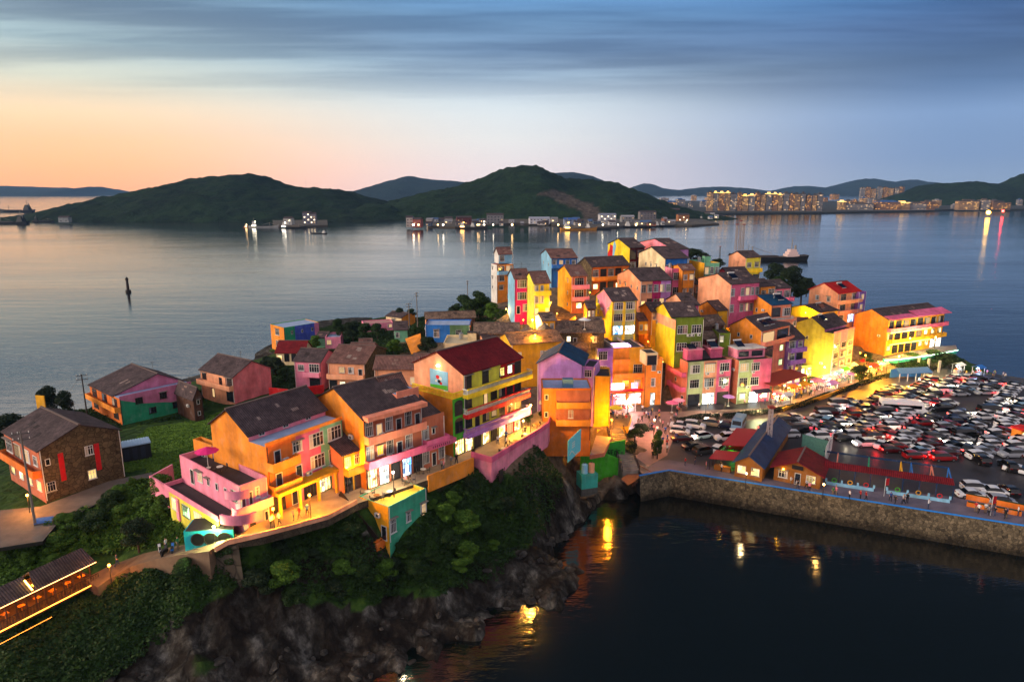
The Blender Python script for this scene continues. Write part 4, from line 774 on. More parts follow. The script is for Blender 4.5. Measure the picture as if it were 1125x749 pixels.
# loose boulders and ledges along the waterline of the cove
def boulders():
    V = []; Fc = []; rb_ = random.Random(3); base = bmesh.new(); bmesh.ops.create_icosphere(base, subdivisions=2, radius=1); bv = [v.co.copy() for v in base.verts]; bf = [[v.index for v in f.verts] for f in base.faces]; base.free()
    cand = np.nonzero((Zg > -.5) & (Zg < 3.2) & (Pg[:, 1] < 122) & (Pg[:, 0] < 24) & (Pg[:, 0] > -75) & (town_w == 0))[0]
    for k in range(210):
        i = rb_.choice(cand); x, y = Pg[i] + np.array([rb_.uniform(-.5, .5), rb_.uniform(-.5, .5)]); z = Zg[i]; s = rb_.choice([.2, .25, .3, .4, .5, .7]); off = Vector((rb_.uniform(0, 99), 0, 0)); sx, sy, sz = s*rb_.uniform(.7, 1.4), s*rb_.uniform(.6, 1.2), s*rb_.uniform(.4, .9); a = rb_.uniform(0, 3.1); n0 = len(V)
        for v in bv:
            d = 1 + .55*noise.noise(v*1.1 + off) + .25*noise.noise(v*2.7 + off); q = Vector((round(v.x*2.2)/2.2*.5 + v.x*.5, round(v.y*2.2)/2.2*.5 + v.y*.5, round(v.z*2)/2*.5 + v.z*.5)) * d
            X_ = q.x*sx; Y_ = q.y*sy; V.append((x + X_*math.cos(a) - Y_*math.sin(a), y + X_*math.sin(a) + Y_*math.cos(a), z + q.z*sz))
        Fc += [[n0 + j for j in f] for f in bf]
    me = bpy.data.meshes.new('shore_boulders'); me.from_pydata(V, [], Fc)
    m, nt, b = newmat('boulder_rock'); b.inputs['Roughness'].default_value = .7; co = objco(nt); a = ramp(nt, noisef(nt, co, .7, 8, .75), [(.3, lin((.05,.045,.04))), (.5, lin((.15,.135,.115))), (.72, lin((.40,.38,.34)))])
    L(nt, a, b.inputs['Base Color']); bump(nt, b, noisef(nt, co, 3, 8, .8), .9, .25); me.materials.append(m); tag(link('shore_boulders', me), 'loose angular rocks and ledges along the waterline of the cove', kind='stuff')
boulders()
# ------------------------------------------------------------------ paved decks, roads, car park, sea wall
def pave(name, c, sc=.6, var=.3, rough=.8): return plain(name, c, rough, var=var, sc=sc, spec=.35)
TERR = pave('terrace_paving', (.62, .54, .44)); ASPH = pave('asphalt', (.23, .22, .23), .15, .45, .5)
def deck(name, pts, z, t, mats, kind='structure', label=None, cat=None):
    P = [at(x, y, z if len(q) == 0 else q[0])for x, y, *q in pts]
    ar = sum(P[i][0]*P[(i+1) % len(P)][1] - P[(i+1) % len(P)][0]*P[i][1] for i in range(len(P)))
    if ar < 0: P = P[::-1]
    b = MB(); b.prism(P, z - t, None, 0, 1); o = b.build(name, mats); 
    return tag(o, label, cat, kind=kind)
deck('main_terrace', [(236,606,13),(250,598,13.6),(285,590,14),(320,581),(360,570),(392,553),(398,551),(470,527),(520,507),(524,485),(470,490),(380,530),(290,568),(262,585,13.2),(235,595,13)], 14, 1.0, [stonemat('terrace_edge_stone', (.22,.19,.15), (.34,.30,.24), 2.0), TERR])
b = MB()
E1 = [at(*p) for p in [(236,606,13),(250,598,13.6),(285,590,14),(320,581,14),(360,570,14),(392,553,14)]]
for p, q in zip(E1, E1[1:]): b.bar((p[0], p[1], p[2]+.3), (q[0], q[1], q[2]+.3), .25, .6)
tag(b.build('parapet_wall', paint('peach')), 'low peach parapet along the outer edge of the front terrace', 'parapet')
b = MB(); E2 = [at(*p) for p in [(470,527,14),(495,517,14),(520,507,14)]]
for p, q in zip(E2, E2[1:]): b.bar((p[0], p[1], p[2]-.6), (q[0], q[1], q[2]-.6), .25, 2.5)
tag(b.build('orange_parapet', paint('orange')), 'orange parapet of the terrace below the pink wing', 'parapet')
hz = 14.0
o = deck('hotel_terrace', [(540,508),(602,469),(606,457),(598,448),(560,468),(518,492),(518,502)], hz, 3.6, [paint('pink'), TERR], kind=None, label='curved hotel terrace on a pink retaining wall above the wooded cliff', cat='terrace')
P3 = [at(x, y, hz) for x, y in ((518,502),(540,508),(556,498),(572,488),(588,478),(602,469),(606,457),(602,450))]
b = MB()
for p, q in zip(P3, P3[1:]): b.bar((p[0], p[1], hz+.45), (q[0], q[1], hz+.45), .22, .9)
c = b.build('terrace_parapet', paint('rose'), o)
a0 = at(540, 508, hz); b = MB(); b.box(-.55, .55, -.08, .08, 0, 2.1); c = b.build('terrace_door', plain('dark_door', (.08, .06, .06), .6), o, (a0[0]+1.4, a0[1]+.60, hz-3.5), R(58))
# teal kiosk below the terrace
r_, _l, _d = house('teal_terrace_house', 'teal flat roofed house with yellow side wall and cafe on its roof below the terrace', (426.4, 557), 9, 5.0, (468, 536), Cx=394, clutter=False, roof='flat', par=.45, col=(.26,.68,.54), l='gold', flat=pave('yellow_deck', (.80, .62, .22)), F='W.w.W', Lw='..d')
HR_T = r_
b = MB(); n_ = 16
for k in range(n_): b.box(-1.5, 0, _d*.15 + k*.42, _d*.15 + k*.42 + .40, -1.0, 4.6 - (n_-1-k)*.30 + 0.0)
c = b.build('side_stairs', paint('deep'), r_)
b = MB(); b.bar((-1.5, _d*.15, 1.0), (-1.5, _d*.15+n_*.42, 5.5), .06, .9)
b.build('stair_rail', plain('rail_dark', (.15,.1,.08), .6), r_)
# car park platform
lp = [at(706,521,4.5)[:2], at(735,517,4.5)[:2], at(1125,578,4.5)[:2], (118, 77), at(1260,432,4.5)[:2], at(1135,417,4.5)[:2], at(1095,411,4.5)[:2], at(1046,407,4.5)[:2], (126, 196), (100, 190), (70, 172), (38, 160), (22, 140), (20, 128)]
b = MB(); b.prism(lp, -5, 4.5, 0, 0); tag(b.build('car_park', ASPH), kind='structure')
# bay markings and the red-brown wheel-worn lanes
WALLP = [at(702,523,4.5), at(735,517,4.5), at(1125,578,4.5), (118, 77, 4.5)]
b = MB()
for p, q in zip(WALLP, WALLP[1:]):
    d = Vector(q) - Vector(p); nrm = Vector((d.y, -d.x, 0)).normalized(); nrm = nrm if nrm.y < 0 else -nrm; k = int(d.length/3)
    a1 = Vector(p) + nrm*.02; a2 = Vector(q) + nrm*.02; o1 = a1 + nrm*1.3; o2 = a2 + nrm*1.3
    b.quad([(o1.x, o1.y, -4), (o2.x, o2.y, -4), (a2.x + nrm.x*.25, a2.y + nrm.y*.25, 4.55), (a1.x + nrm.x*.25, a1.y + nrm.y*.25, 4.55)])
    b.quad([(a1.x + nrm.x*.25, a1.y + nrm.y*.25, 4.55), (a2.x + nrm.x*.25, a2.y + nrm.y*.25, 4.55), (a2.x - nrm.x*.3, a2.y - nrm.y*.3, 4.55), (a1.x - nrm.x*.3, a1.y - nrm.y*.3, 4.55)])
wm_ = stonemat('sea_wall_stone', (.22, .20, .16), (.50, .45, .36), 2.2); nt = wm_.node_tree; b_ = nt.nodes['Principled BSDF']; lk = b_.inputs['Base Color'].links[0].from_socket
sz_ = N(nt, 'ShaderNodeSeparateXYZ'); tcx = N(nt, 'ShaderNodeTexCoord'); L(nt, tcx.outputs['Object'], sz_.inputs[0]); nz_ = noisef(nt, tcx.outputs['Object'], .5, 5); ma_ = N(nt, 'ShaderNodeMath', operation='MULTIPLY_ADD'); L(nt, nz_, ma_.inputs[0]); ma_.inputs[1].default_value = -2.2; L(nt, sz_.outputs[2], ma_.inputs[2])
tide = N(nt, 'ShaderNodeMapRange'); tide.inputs[1].default_value = -.6; tide.inputs[2].default_value = .9; tide.inputs[3].default_value = .22; tide.inputs[4].default_value = 1.0; L(nt, ma_.outputs[0], tide.inputs[0]); cc_ = N(nt, 'ShaderNodeCombineXYZ'); [L(nt, tide.outputs[0], cc_.inputs[i]) for i in range(3)]
L(nt, mixc(nt, 1.0, lk, cc_.outputs[0], 'MULTIPLY'), b_.inputs['Base Color'])
o = b.build('sea_wall', wm_); tag(o, 'long grey rubble stone sea wall holding up the car park and promenade', 'sea wall')
rl = MB()
for p, q in zip(WALLP, WALLP[1:]): rl.box(0,0,0,0,0,0) if False else rl.bar((p[0], p[1], 4.66), (q[0], q[1], 4.66), .16, .2)
c = rl.build('coping', plain('bright_blue_coping', (.13, .50, .85), .5), o)
# promenade strip (lighter paving along the wall) and square
def sheet(name, pts, mat, z=4.504, kind='structure'):
    P = [at(x, y, z) for x, y in pts]; ar = sum(P[i][0]*P[(i+1) % len(P)][1] - P[(i+1) % len(P)][0]*P[i][1] for i in range(len(P)))
    b = MB(); b.quad(P if ar > 0 else P[::-1]); return tag(b.build(name, mat), kind=kind)
sheet('promenade', [(706,521),(735,516.5),(1125,577.5),(1125,560),(1050,546),(1000,540),(905,527),(850,527),(800,516),(735,505),(722,506)], pave('promenade_paving', (.40, .37, .42), .5))
sheet('village_square', [(690,452),(745,452),(742,475),(733,500),(712,512),(696,500),(700,475)], pave('square_paving', (.56, .44, .40), .5), 4.508)
sheet('street', [(735,452),(850,448),(905,425),(1000,400),(1003,408),(910,436),(850,459),(740,470)], pave('street_paving', (.50, .40, .34), .5), 4.512)
sheet('ramp', [(682,526),(700,512),(716,511),(716,518),(704,524),(690,533)], pave('plank_ramp', (.46, .30, .22), 2.0), 3.9)
b = MB(); RM = [at(683,528,1.6), at(694,534,1.3), at(716,518,4.6), at(703,511,4.6)]; b.slab(RM[0], RM[1], RM[2], RM[3], .2); tag(b.build('boat_ramp', pave('ramp_planks', (.50, .33, .25), 2.5)), 'brown plank boat ramp going down from the square to the cove', 'ramp')
# stone yard and coastal lane on the left
def ribbon(name, cl, wdt, mat, t=.25, lift=.15, kind='structure', flat=True):
    P = [Vector(at(x, y, z)) for x, y, z in cl]; b = MB(); Ls = []; Rs = []
    for i, p in enumerate(P):
        d = (P[min(i+1, len(P)-1)] - P[max(i-1, 0)]); d.z = 0; nn_ = Vector((-d.y, d.x, 0)).normalized() * wdt/2; Ls.append(p + nn_); Rs.append(p - nn_)
    for i in range(len(P)-1): b.slab(tuple(Rs[i]), tuple(Rs[i+1]), tuple(Ls[i+1]), tuple(Ls[i]), t)
    return tag(b.build(name, mat), kind=kind)
LANE = [(100,640,7.6),(120,628,8.0),(150,615,9.0),(180,607,10.6),(210,602,12.0),(240,598,13.2)]
ribbon('coast_lane', LANE, 3.2, pave('lane_concrete', (.44, .36, .28), 1.0), 4.5)
sheet('house_yard', [(0,560),(45,556),(120,530),(165,520),(175,528),(120,545),(60,575),(45,592),(0,600)], pave('yard_concrete', (.40, .37, .34), .7), 10.55)
deck('yard_slab', [(-30,565),(45,556),(120,528),(170,518),(178,528),(120,546),(62,576),(47,594),(-30,606)], 10.52, .5, [pave('yard_edge', (.12, .12, .09)), pave('yard_concrete', (.40, .37, .34), .7)])
ribbon('garden_path', [(300,478,9.9),(335,452,10.3),(370,437,11.6)], 1.6, pave('pale_path', (.60, .56, .52), .7), .6)

# ------------------------------------------------------------------ sea
m, nt, b = newmat('sea_water'); b.inputs['Base Color'].default_value = (.002, .004, .004, 1); b.inputs['Roughness'].default_value = .12; b.inputs['IOR'].default_value = 1.9; b.inputs['Specular IOR Level'].default_value = .5
co1 = objco(nt, (.020, .085, 1)); co2 = objco(nt, (.22, .55, 1)); co3 = objco(nt, (.0028, .011, 1))
a1 = noisef(nt, co1, 1, 6, .6); a2 = noisef(nt, co2, 1, 4, .6); a3 = noisef(nt, co3, 1, 5, .6)
s1 = N(nt, 'ShaderNodeMath', operation='MULTIPLY_ADD'); L(nt, a1, s1.inputs[0]); s1.inputs[1].default_value = 2.2; L(nt, a2, s1.inputs[2])
s2 = N(nt, 'ShaderNodeMath', operation='MULTIPLY_ADD'); L(nt, a3, s2.inputs[0]); s2.inputs[1].default_value = 9.0; L(nt, s1.outputs[0], s2.inputs[2])
bp = N(nt, 'ShaderNodeBump'); bp.inputs['Strength'].default_value = .5; bp.inputs['Distance'].default_value = .13; L(nt, s2.outputs[0], bp.inputs['Height']); L(nt, bp.outputs[0], b.inputs['Normal'])
L(nt, ramp(nt, a3, [(.35, (.06,)*3), (.65, (.15,)*3)]), b.inputs['Roughness'])
SEA = m
b = MB(); b.quad([(-30000, -500, 0), (30000, -500, 0), (30000, 32000, 0), (-30000, 32000, 0)]); tag(b.build('sea', m), kind='structure')

# ------------------------------------------------------------------ far hills
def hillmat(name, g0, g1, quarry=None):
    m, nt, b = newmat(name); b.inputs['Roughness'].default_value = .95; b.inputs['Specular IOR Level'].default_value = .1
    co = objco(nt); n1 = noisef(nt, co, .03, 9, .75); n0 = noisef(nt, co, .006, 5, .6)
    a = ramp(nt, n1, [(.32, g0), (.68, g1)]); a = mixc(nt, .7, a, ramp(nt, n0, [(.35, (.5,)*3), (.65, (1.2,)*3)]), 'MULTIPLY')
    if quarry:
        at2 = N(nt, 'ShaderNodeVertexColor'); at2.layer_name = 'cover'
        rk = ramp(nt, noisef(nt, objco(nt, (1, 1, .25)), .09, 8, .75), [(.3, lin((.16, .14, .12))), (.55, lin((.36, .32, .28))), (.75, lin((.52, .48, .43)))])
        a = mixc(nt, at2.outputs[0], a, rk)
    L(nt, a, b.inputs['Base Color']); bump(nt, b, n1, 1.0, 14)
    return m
def hill(name, prof, Yd, depth, mat, yb=None, quarry=None, rough=1.0, step=8.0):
    """prof: silhouette points (px, py); Yd distance; real hill with depth and foothills"""
    xs = [atd(p[0], p[1], Yd)[0] for p in prof]; hs = [max(0, atd(p[0], p[1], Yd)[2]) for p in prof]
    x0, x1 = xs[0], xs[-1]; nx_ = int((x1-x0)/step) + 1; ny_ = int(2*depth/step/1.2) + 1
    X = np.linspace(x0, x1, nx_); Hh = np.interp(X, xs, hs); V = np.linspace(-1, 1, ny_)
    v = []; cov = []
    for t in V:
        for i, x in enumerate(X):
            prof_ = max(0, 1 - abs(t)**1.7); w = noise.fractal(Vector((x/ (depth*.45), t*2.2, Yd*.01)), 1, 2.1, 6)
            hh_ = Hh[i]
            z = hh_ * prof_ * (1 + .22*w*(1-prof_)*rough) + w*hh_*.10*rough*prof_*(abs(t) > .12) + (noise.noise(Vector((x*.05, t*depth*.05, 1)))*4.5 + noise.noise(Vector((x*.17, t*depth*.17, 5)))*3.2)*min(1, hh_/20)
            v.append((x, Yd + t*depth, z - 1.2)); q = 0.0
            if quarry:
                u_, v_ = proj(x, Yd + t*depth, z)
                if inpoly(u_ + noise.noise(Vector((x*.03, z*.05, 7)))*10, v_, quarry) and t < .1: q = 1.0
            cov.append((q, q, q, 1))
    me = bpy.data.meshes.new(name); me.from_pydata(v, [], [(j*nx_+i, j*nx_+i+1, (j+1)*nx_+i+1, (j+1)*nx_+i) for j in range(ny_-1) for i in range(nx_-1)])
    ca = me.color_attributes.new('cover', 'FLOAT_COLOR', 'POINT'); ca.data.foreach_set('color', np.array(cov).ravel())
    me.shade_smooth(); me.materials.append(mat); return tag(link(name, me), kind='structure')
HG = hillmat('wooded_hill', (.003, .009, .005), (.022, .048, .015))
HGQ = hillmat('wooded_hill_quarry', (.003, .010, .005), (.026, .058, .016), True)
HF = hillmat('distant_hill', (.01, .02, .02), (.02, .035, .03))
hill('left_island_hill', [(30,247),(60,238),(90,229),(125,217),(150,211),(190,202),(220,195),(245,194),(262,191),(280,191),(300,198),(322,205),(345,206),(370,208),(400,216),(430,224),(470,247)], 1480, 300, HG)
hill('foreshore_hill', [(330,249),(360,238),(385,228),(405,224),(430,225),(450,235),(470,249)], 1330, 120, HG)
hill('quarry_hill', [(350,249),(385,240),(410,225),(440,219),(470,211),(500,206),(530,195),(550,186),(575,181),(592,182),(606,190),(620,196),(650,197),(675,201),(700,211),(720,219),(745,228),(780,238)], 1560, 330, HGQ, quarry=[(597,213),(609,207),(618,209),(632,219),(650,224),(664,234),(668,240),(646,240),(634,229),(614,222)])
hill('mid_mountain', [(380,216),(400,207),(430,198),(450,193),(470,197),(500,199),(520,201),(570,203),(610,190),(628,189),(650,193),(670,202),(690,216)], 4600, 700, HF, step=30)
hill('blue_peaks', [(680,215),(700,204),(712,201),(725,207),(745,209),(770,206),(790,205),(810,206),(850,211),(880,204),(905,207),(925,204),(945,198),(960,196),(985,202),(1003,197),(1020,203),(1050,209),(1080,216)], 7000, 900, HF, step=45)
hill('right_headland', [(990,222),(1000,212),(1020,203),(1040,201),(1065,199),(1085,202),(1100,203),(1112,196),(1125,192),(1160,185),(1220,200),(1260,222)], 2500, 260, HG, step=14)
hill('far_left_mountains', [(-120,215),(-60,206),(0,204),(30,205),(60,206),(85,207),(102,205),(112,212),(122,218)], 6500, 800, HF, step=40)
b = MB()
def shore(pts, z, name, mat, Yback):
    """low shore land: front edge pixels at water level, running back to Yback"""
    P = [at(x, y, 0) for x, y in pts]; P = [(p[0], p[1], z) for p in P] + [(P[-1][0]*Yback/P[-1][1], Yback, z), (P[0][0]*Yback/P[0][1], Yback, z)]
    b = MB(); b.prism(P, -3, None); return tag(b.build(name, mat), kind='structure')
SH = plain('shore_ground', (.30, .27, .22), .9, var=.5, sc=.02)
shore([(470,250),(500,251),(560,247),(600,247),(640,252),(672,251),(700,249),(760,249),(790,247),(760,239),(745,237)], 2.5, 'boatyard_shore', SH, 1900)
shore([(700,236),(760,236),(900,235),(1000,233),(1060,231),(1140,231),(1300,230)], 3.5, 'city_shore', plain('city_ground', (.16, .17, .15), .9, var=.5, sc=.01), 3200)
# ------------------------------------------------------------------ the town across the bay
def towermat(name, base, litfrac, warm, cell=3.2):
    m, nt, b = newmat(name); b.inputs['Roughness'].default_value = .7
    co = objco(nt, (1/cell, 1/cell, 1/3.1)); fl = N(nt, 'ShaderNodeVectorMath', operation='FLOOR'); L(nt, co, fl.inputs[0])
    oi = N(nt, 'ShaderNodeObjectInfo'); ad = N(nt, 'ShaderNodeVectorMath', operation='SCALE'); ad.inputs[0].default_value = (91, 57, 33); L(nt, oi.outputs['Random'], ad.inputs['Scale'])
    a2 = N(nt, 'ShaderNodeVectorMath', operation='ADD'); L(nt, fl.outputs[0], a2.inputs[0]); L(nt, ad.outputs[0], a2.inputs[1])
    wn = N(nt, 'ShaderNodeTexWhiteNoise'); L(nt, a2.outputs[0], wn.inputs['Vector'])
    fr = N(nt, 'ShaderNodeVectorMath', operation='FRACTION'); L(nt, co, fr.inputs[0]); sp = N(nt, 'ShaderNodeSeparateXYZ'); L(nt, fr.outputs[0], sp.inputs[0])
    g = N(nt, 'ShaderNodeMath', operation='GREATER_THAN'); g.inputs[1].default_value = .45; L(nt, sp.outputs[2], g.inputs[0])
    a = mixc(nt, g.outputs[0], lin(base), tuple(.12*x for x in lin(base))); L(nt, a, b.inputs['Base Color'])
    th = N(nt, 'ShaderNodeMath', operation='LESS_THAN'); th.inputs[1].default_value = litfrac; L(nt, wn.outputs['Value'], th.inputs[0])
    ml = N(nt, 'ShaderNodeMath', operation='MULTIPLY'); L(nt, th.outputs[0], ml.inputs[0]); L(nt, g.outputs[0], ml.inputs[1])
    m2 = N(nt, 'ShaderNodeMath', operation='MULTIPLY'); m2.inputs[1].default_value = .8; L(nt, ml.outputs[0], m2.inputs[0])
    b.inputs['Emission Color'].default_value = (*lin(warm), 1); L(nt, m2.outputs[0], b.inputs['Emission Strength']); return m
TM = [towermat('apartment_wall_tan', (.74, .60, .46), .12, (1, .75, .4)), towermat('apartment_wall_grey', (.58, .57, .58), .10, (1, .8, .55)), towermat('apartment_wall_brown', (.64, .48, .38), .14, (1, .7, .3))]
GOLD_GLOW = emis('gold_lit_roof_glow', (1, .74, .12), 1.5)  # roof caps emit, standing in for gold light falling on the roofs
def tower(name, x, yt, yb, w, label, group, mat, gold=0, D=None, z=3.5, roofc=(.3, .28, .28)):
    X0, Y0, _ = at(x, yb, z); Hh = atd(x, yt, Y0)[2] - z; wd = w / CF * math.hypot(Y0, 50) * .97; D = D or wd*.8
    r = empty(name, (X0, Y0, z), R(random.uniform(-8, 8)), label, 'building', group)
    b = MB(); b.box(-wd/2, wd/2, 0, D, 0, Hh); b.build('wall', mat, r)
    b = MB(); b.box(-wd/2 - .4, wd/2 + .4, -.4, D + .4, Hh, Hh + 1.2); b.box(-wd*.25, wd*.2, D*.3, D*.7, Hh + 1.2, Hh + 4.5)
    b.build('roof', GOLD_GLOW if gold else plain('far_roof_%s' % str(roofc), roofc, .8), r); return r
x = 776.0; k = 0
while x < 903:
    w = random.choice([5, 5.5, 6.5, 7]); g = 1 if (778 < x < 800 or 812 < x < 828 or 838 < x < 858) else 0; yt = random.uniform(211.5, 213.5) if x < 800 else random.uniform(212, 215.5)
    tower('apartment_tower', x + w/2, yt, 231.5, w - .7, '%s apartment tower%s, %s from left in the waterfront row' % (('tall' if yt < 213 else 'lower'), ' with gold lit roof' if g else '', nth(k)), 'apartment towers across the bay', TM[k % 3], g); x += w + random.choice([.1, .3, 1.0]); k += 1
k = 0
for x in (947, 953, 959, 966, 972, 978, 984, 990):
    tower('inland_tower', x, random.uniform(205.5, 208), 222, 4.6, 'pinkish high rise, %s from left in the inland cluster' % nth(k), 'inland towers', TM[(k+1) % 3], 0, z=3.6); k += 1
for i in range(95):                                               # low blocks between and behind
    x = random.uniform(722, 1128); yb = random.uniform(219.5, 229.5); 
    tower('town_block', x, yb - random.uniform(3, 6.5), yb, random.uniform(4, 11), '%s distant town block behind the waterfront' % random.choice(['pale', 'grey', 'tan']), 'distant town blocks', TM[i % 3], 0, z=3.6, roofc=random.choice([(.3,.28,.28), (.55,.55,.57), (.2,.35,.55)]))
for i, (x, yt, w, gl, t) in enumerate([(926,222,6,1,'narrow gold lit hall left of the long grey school'),(944,224,30,0,'long grey institutional block on the waterfront'),(975,222,26,0,'blue roofed white hall behind the waterfront trees'),(992,223,14,1,'ochre lit block with glowing facade'),(1008,224,18,1,'orange lit commercial block near the harbour light'),(1021,222,13,0,'tan four storey block right of the orange lit one'),(1064,221,22,0,'grey flat waterfront block near the bright lamp'),(1082,220,10,1,'red lit building beside the harbour lamp'),(1100,223,22,0,'brown quay warehouse at the foot of the right headland')]):
    tower('waterfront_block', x, yt, 230.5, w, t, None, TM[i % 3], gl and i in (0, 3), z=3.6, D=18, roofc=(.2, .38, .6) if 'blue roofed' in t else (.35, .3, .28))
def lampball(name, x, y, z, r, c, s, label, group=None):
    X, Y, _ = at(x, y, z); b = bmesh.new(); bmesh.ops.create_icosphere(b, subdivisions=2, radius=r); me = bpy.data.meshes.new(name); b.to_mesh(me); b.free(); me.materials.append(emis(name + '_glow_%s' % str(c), c, s))
    o = empty(name, (X, Y, 3.5), 0, label, 'harbour light', group); link('lamp', me, o, (0, 0, z - 3.5)); p = MB(); p.tube((0, 0, 0), (0, 0, z - 3.5), .3); p.build('pole', FRAME_D, o); return o
lampball('harbour_light', 1086, 233.5, 9, 4.0, (1, .75, .2), 20, 'bright yellow harbour lamp on the far quay')
lampball('red_harbour_light', 1102, 232, 9, 2.5, (1, .12, .10), 25, 'red harbour lamp right of the bright yellow one')
# buildings on the near shores
def farhouse(x, yt, yb, w, label, c, roofc=(.25, .2, .2), z=2.6, gl=None, group=None):
    X0, Y0, _ = at(x, yb, z); Hh = max(3, atd(x, yt, Y0)[2] - z); wd = w/CF*math.hypot(Y0, 50)
    r = empty('shore_building', (X0, Y0, z), R(random.uniform(-12, 12)), label, 'building', group); b = MB(); D = 12
    b.box(-wd/2, wd/2, 0, D, 0, Hh); b.build('wall', plain('far_wall_%s' % str(c), c, .8, var=.3, sc=.3), r)
    b = MB(); b.slab((-wd/2-.5, -.5, Hh), (wd/2+.5, -.5, Hh), (wd/2+.5, D/2, Hh+2.2), (-wd/2-.5, D/2, Hh+2.2), .3); b.slab((-wd/2-.5, D/2, Hh+2.2), (wd/2+.5, D/2, Hh+2.2), (wd/2+.5, D+.5, Hh), (-wd/2-.5, D+.5, Hh), .3); b.build('roof', plain('far_roof_%s' % str(roofc), roofc, .8), r)
    n_ = max(2, int(wd/5)); wf = MB(); wf.box(-.9, .9, -.12, 0, 0, 1.4); wm = wf.mesh('window', GLASS)
    for fl in range(max(1, int(Hh/4))):
        for i in range(min(n_, 9)):
            o = link('window', wm, r, (-wd/2 + (i+.5)*wd/min(n_, 9), 0, 1.5 + fl*4)); 
            if gl and (i + fl) % 2 == 0: lit_mat(o, emis('far_window_%s' % str(gl), gl, 3.0))
for q in [(450,239,249.5,7,'white cylindrical fronted shed by the quay under the quarry hill',(.75,.72,.68)),(458,241,250,9,'small red trimmed harbour office on the quay',(.60,.32,.28)),(510,239,247,16,'long dark red boat shed under the quarry hill',(.36,.16,.16)),(544,236,246,18,'grey two storey yard building behind the moored boats',(.45,.45,.46)),(593,240,246,22,'long white factory at the foot of the quarry',(.80,.80,.82),(.6,.62,.68)),
          (627,241,247,14,'blue roofed yard shed right of the white factory',(.5,.55,.65),(.2,.35,.6)),(668,236,245,18,'white warehouse behind the orange lit slipway',(.72,.72,.72),(.5,.52,.58)),(690,238,244,14,'grey warehouse with pale roof near the point',(.5,.5,.5),(.6,.6,.62)),(712,233,241,18,'grey harbour shed at the right point',(.46,.44,.44)),(736,230,238,20,'low brick works between quarry hill and city',(.45,.30,.25)),
          (751,236,243,12,'orange lit quay shed at the tip of the boatyard',(.6,.4,.25)),(337,234,246,8,'pair of grey silo like apartment blocks on the left shore',(.42,.42,.48)),(344,235,246,6,'narrow grey block right of the silo like pair',(.50,.48,.50)),(316,240,247,9,'white lit harbour shed left of the grey blocks',(.7,.7,.68)),(70,239,244.5,10,'low white lit hut on the dark left headland',(.6,.62,.60)),(352,210,213,12,'pale villa on the saddle of the left hill',(.6,.58,.55))]:
    zz = 2.6
    if q[0] == 352: 
        zz = 70
    farhouse(*q[:5], q[5], *(q[6:7] or [(.25,.2,.2)]), z=zz, gl=(1, .9, .7) if q[0] in (337, 344, 316, 751, 668) else None)
shore([(300,249),(330,250),(360,249)], 2.5, 'left_quay', SH, 1500)
for i in range(56):
    x = random.uniform(440, 790); yb = random.uniform(243.5, 248.5) if x < 745 else random.uniform(236, 242)
    gl_ = (1, .8, .5) if random.random() < .35 else None; c_ = random.choice([(.62,.60,.58),(.42,.40,.40),(.55,.36,.28),(.70,.70,.70),(.32,.38,.46)])
    farhouse(x, yb - random.uniform(1.6, 4), yb, random.uniform(3, 9), '%s little harbour building among the boats on the %s of the boatyard shore' % ('lit' if gl_ else 'unlit', ('left part', 'middle', 'right part')[min(2, int((x-440)/117))]), c_, random.choice([(.25,.2,.2),(.5,.5,.52),(.25,.35,.5)]), gl=gl_, group='small harbour buildings on the boatyard shore')
for i in range(14):
    x = random.uniform(448, 770); r_s = random.uniform(.8, 1.4); lampball('quay_light', x, 247 if x < 745 else 240, random.uniform(6, 9), r_s, random.choice([(1,.8,.5),(1,.95,.85),(1,.6,.25)]), 7, 'small bright quay light on the boatyard shore', 'quay lights on the boatyard shore')
# masts, pylons
def mast(x, yt, yb, r, label, name='lattice_mast', z=0, col=(.55, .50, .48)):
    X, Y, _ = at(x, yb, z); Hh = atd(x, yt, Y)[2] - z
    root = empty(name, (X, Y, z), 0, label, 'mast'); b = MB(); n_ = int(Hh/ (r*2.4)); 
    for sx, sy in ((-r,-r),(r,-r),(r,r),(-r,r)): b.bar((sx, sy, 0), (sx*.6, sy*.6, Hh), r*.28, r*.28)
    for i in range(n_):
        z0 = Hh*i/n_; z1 = Hh*(i+1)/n_; s = -1 if i % 2 else 1; q = r*(1 - .4*i/n_)
        b.bar((-q*s, -q, z0), (q*s, -q, z1), r*.2, r*.2); b.bar((q, -q*s, z0), (q, q*s, z1), r*.2, r*.2); b.bar((-q, -q, z1), (q, -q, z1), r*.2, r*.2)
    b.build('lattice', plain('mast_steel_%s' % str(col), col, .5), root); b = MB(); b.box(-r*1.3, r*1.3, -r*1.3, r*1.3, Hh, Hh + r*.8); b.build('mast_head', plain('mast_red', (.5, .15, .12), .6), root)
for x, yt, t in ((807.5, 247, 'left'), (811.5, 243, 'middle'), (815, 247, 'right')): mast(x, yt, 282, .8, '%s of the three tall piling masts standing in the bay' % t)
mast(336, 197, 206.5, 1.6, 'thin radio mast on the saddle of the left hill', 'radio_mast', z=74)
mast(790, 271, 292, .25, 'slender signal mast on the hilltop above the dark trees', 'signal_mast', z=24, col=(.2,.2,.2))
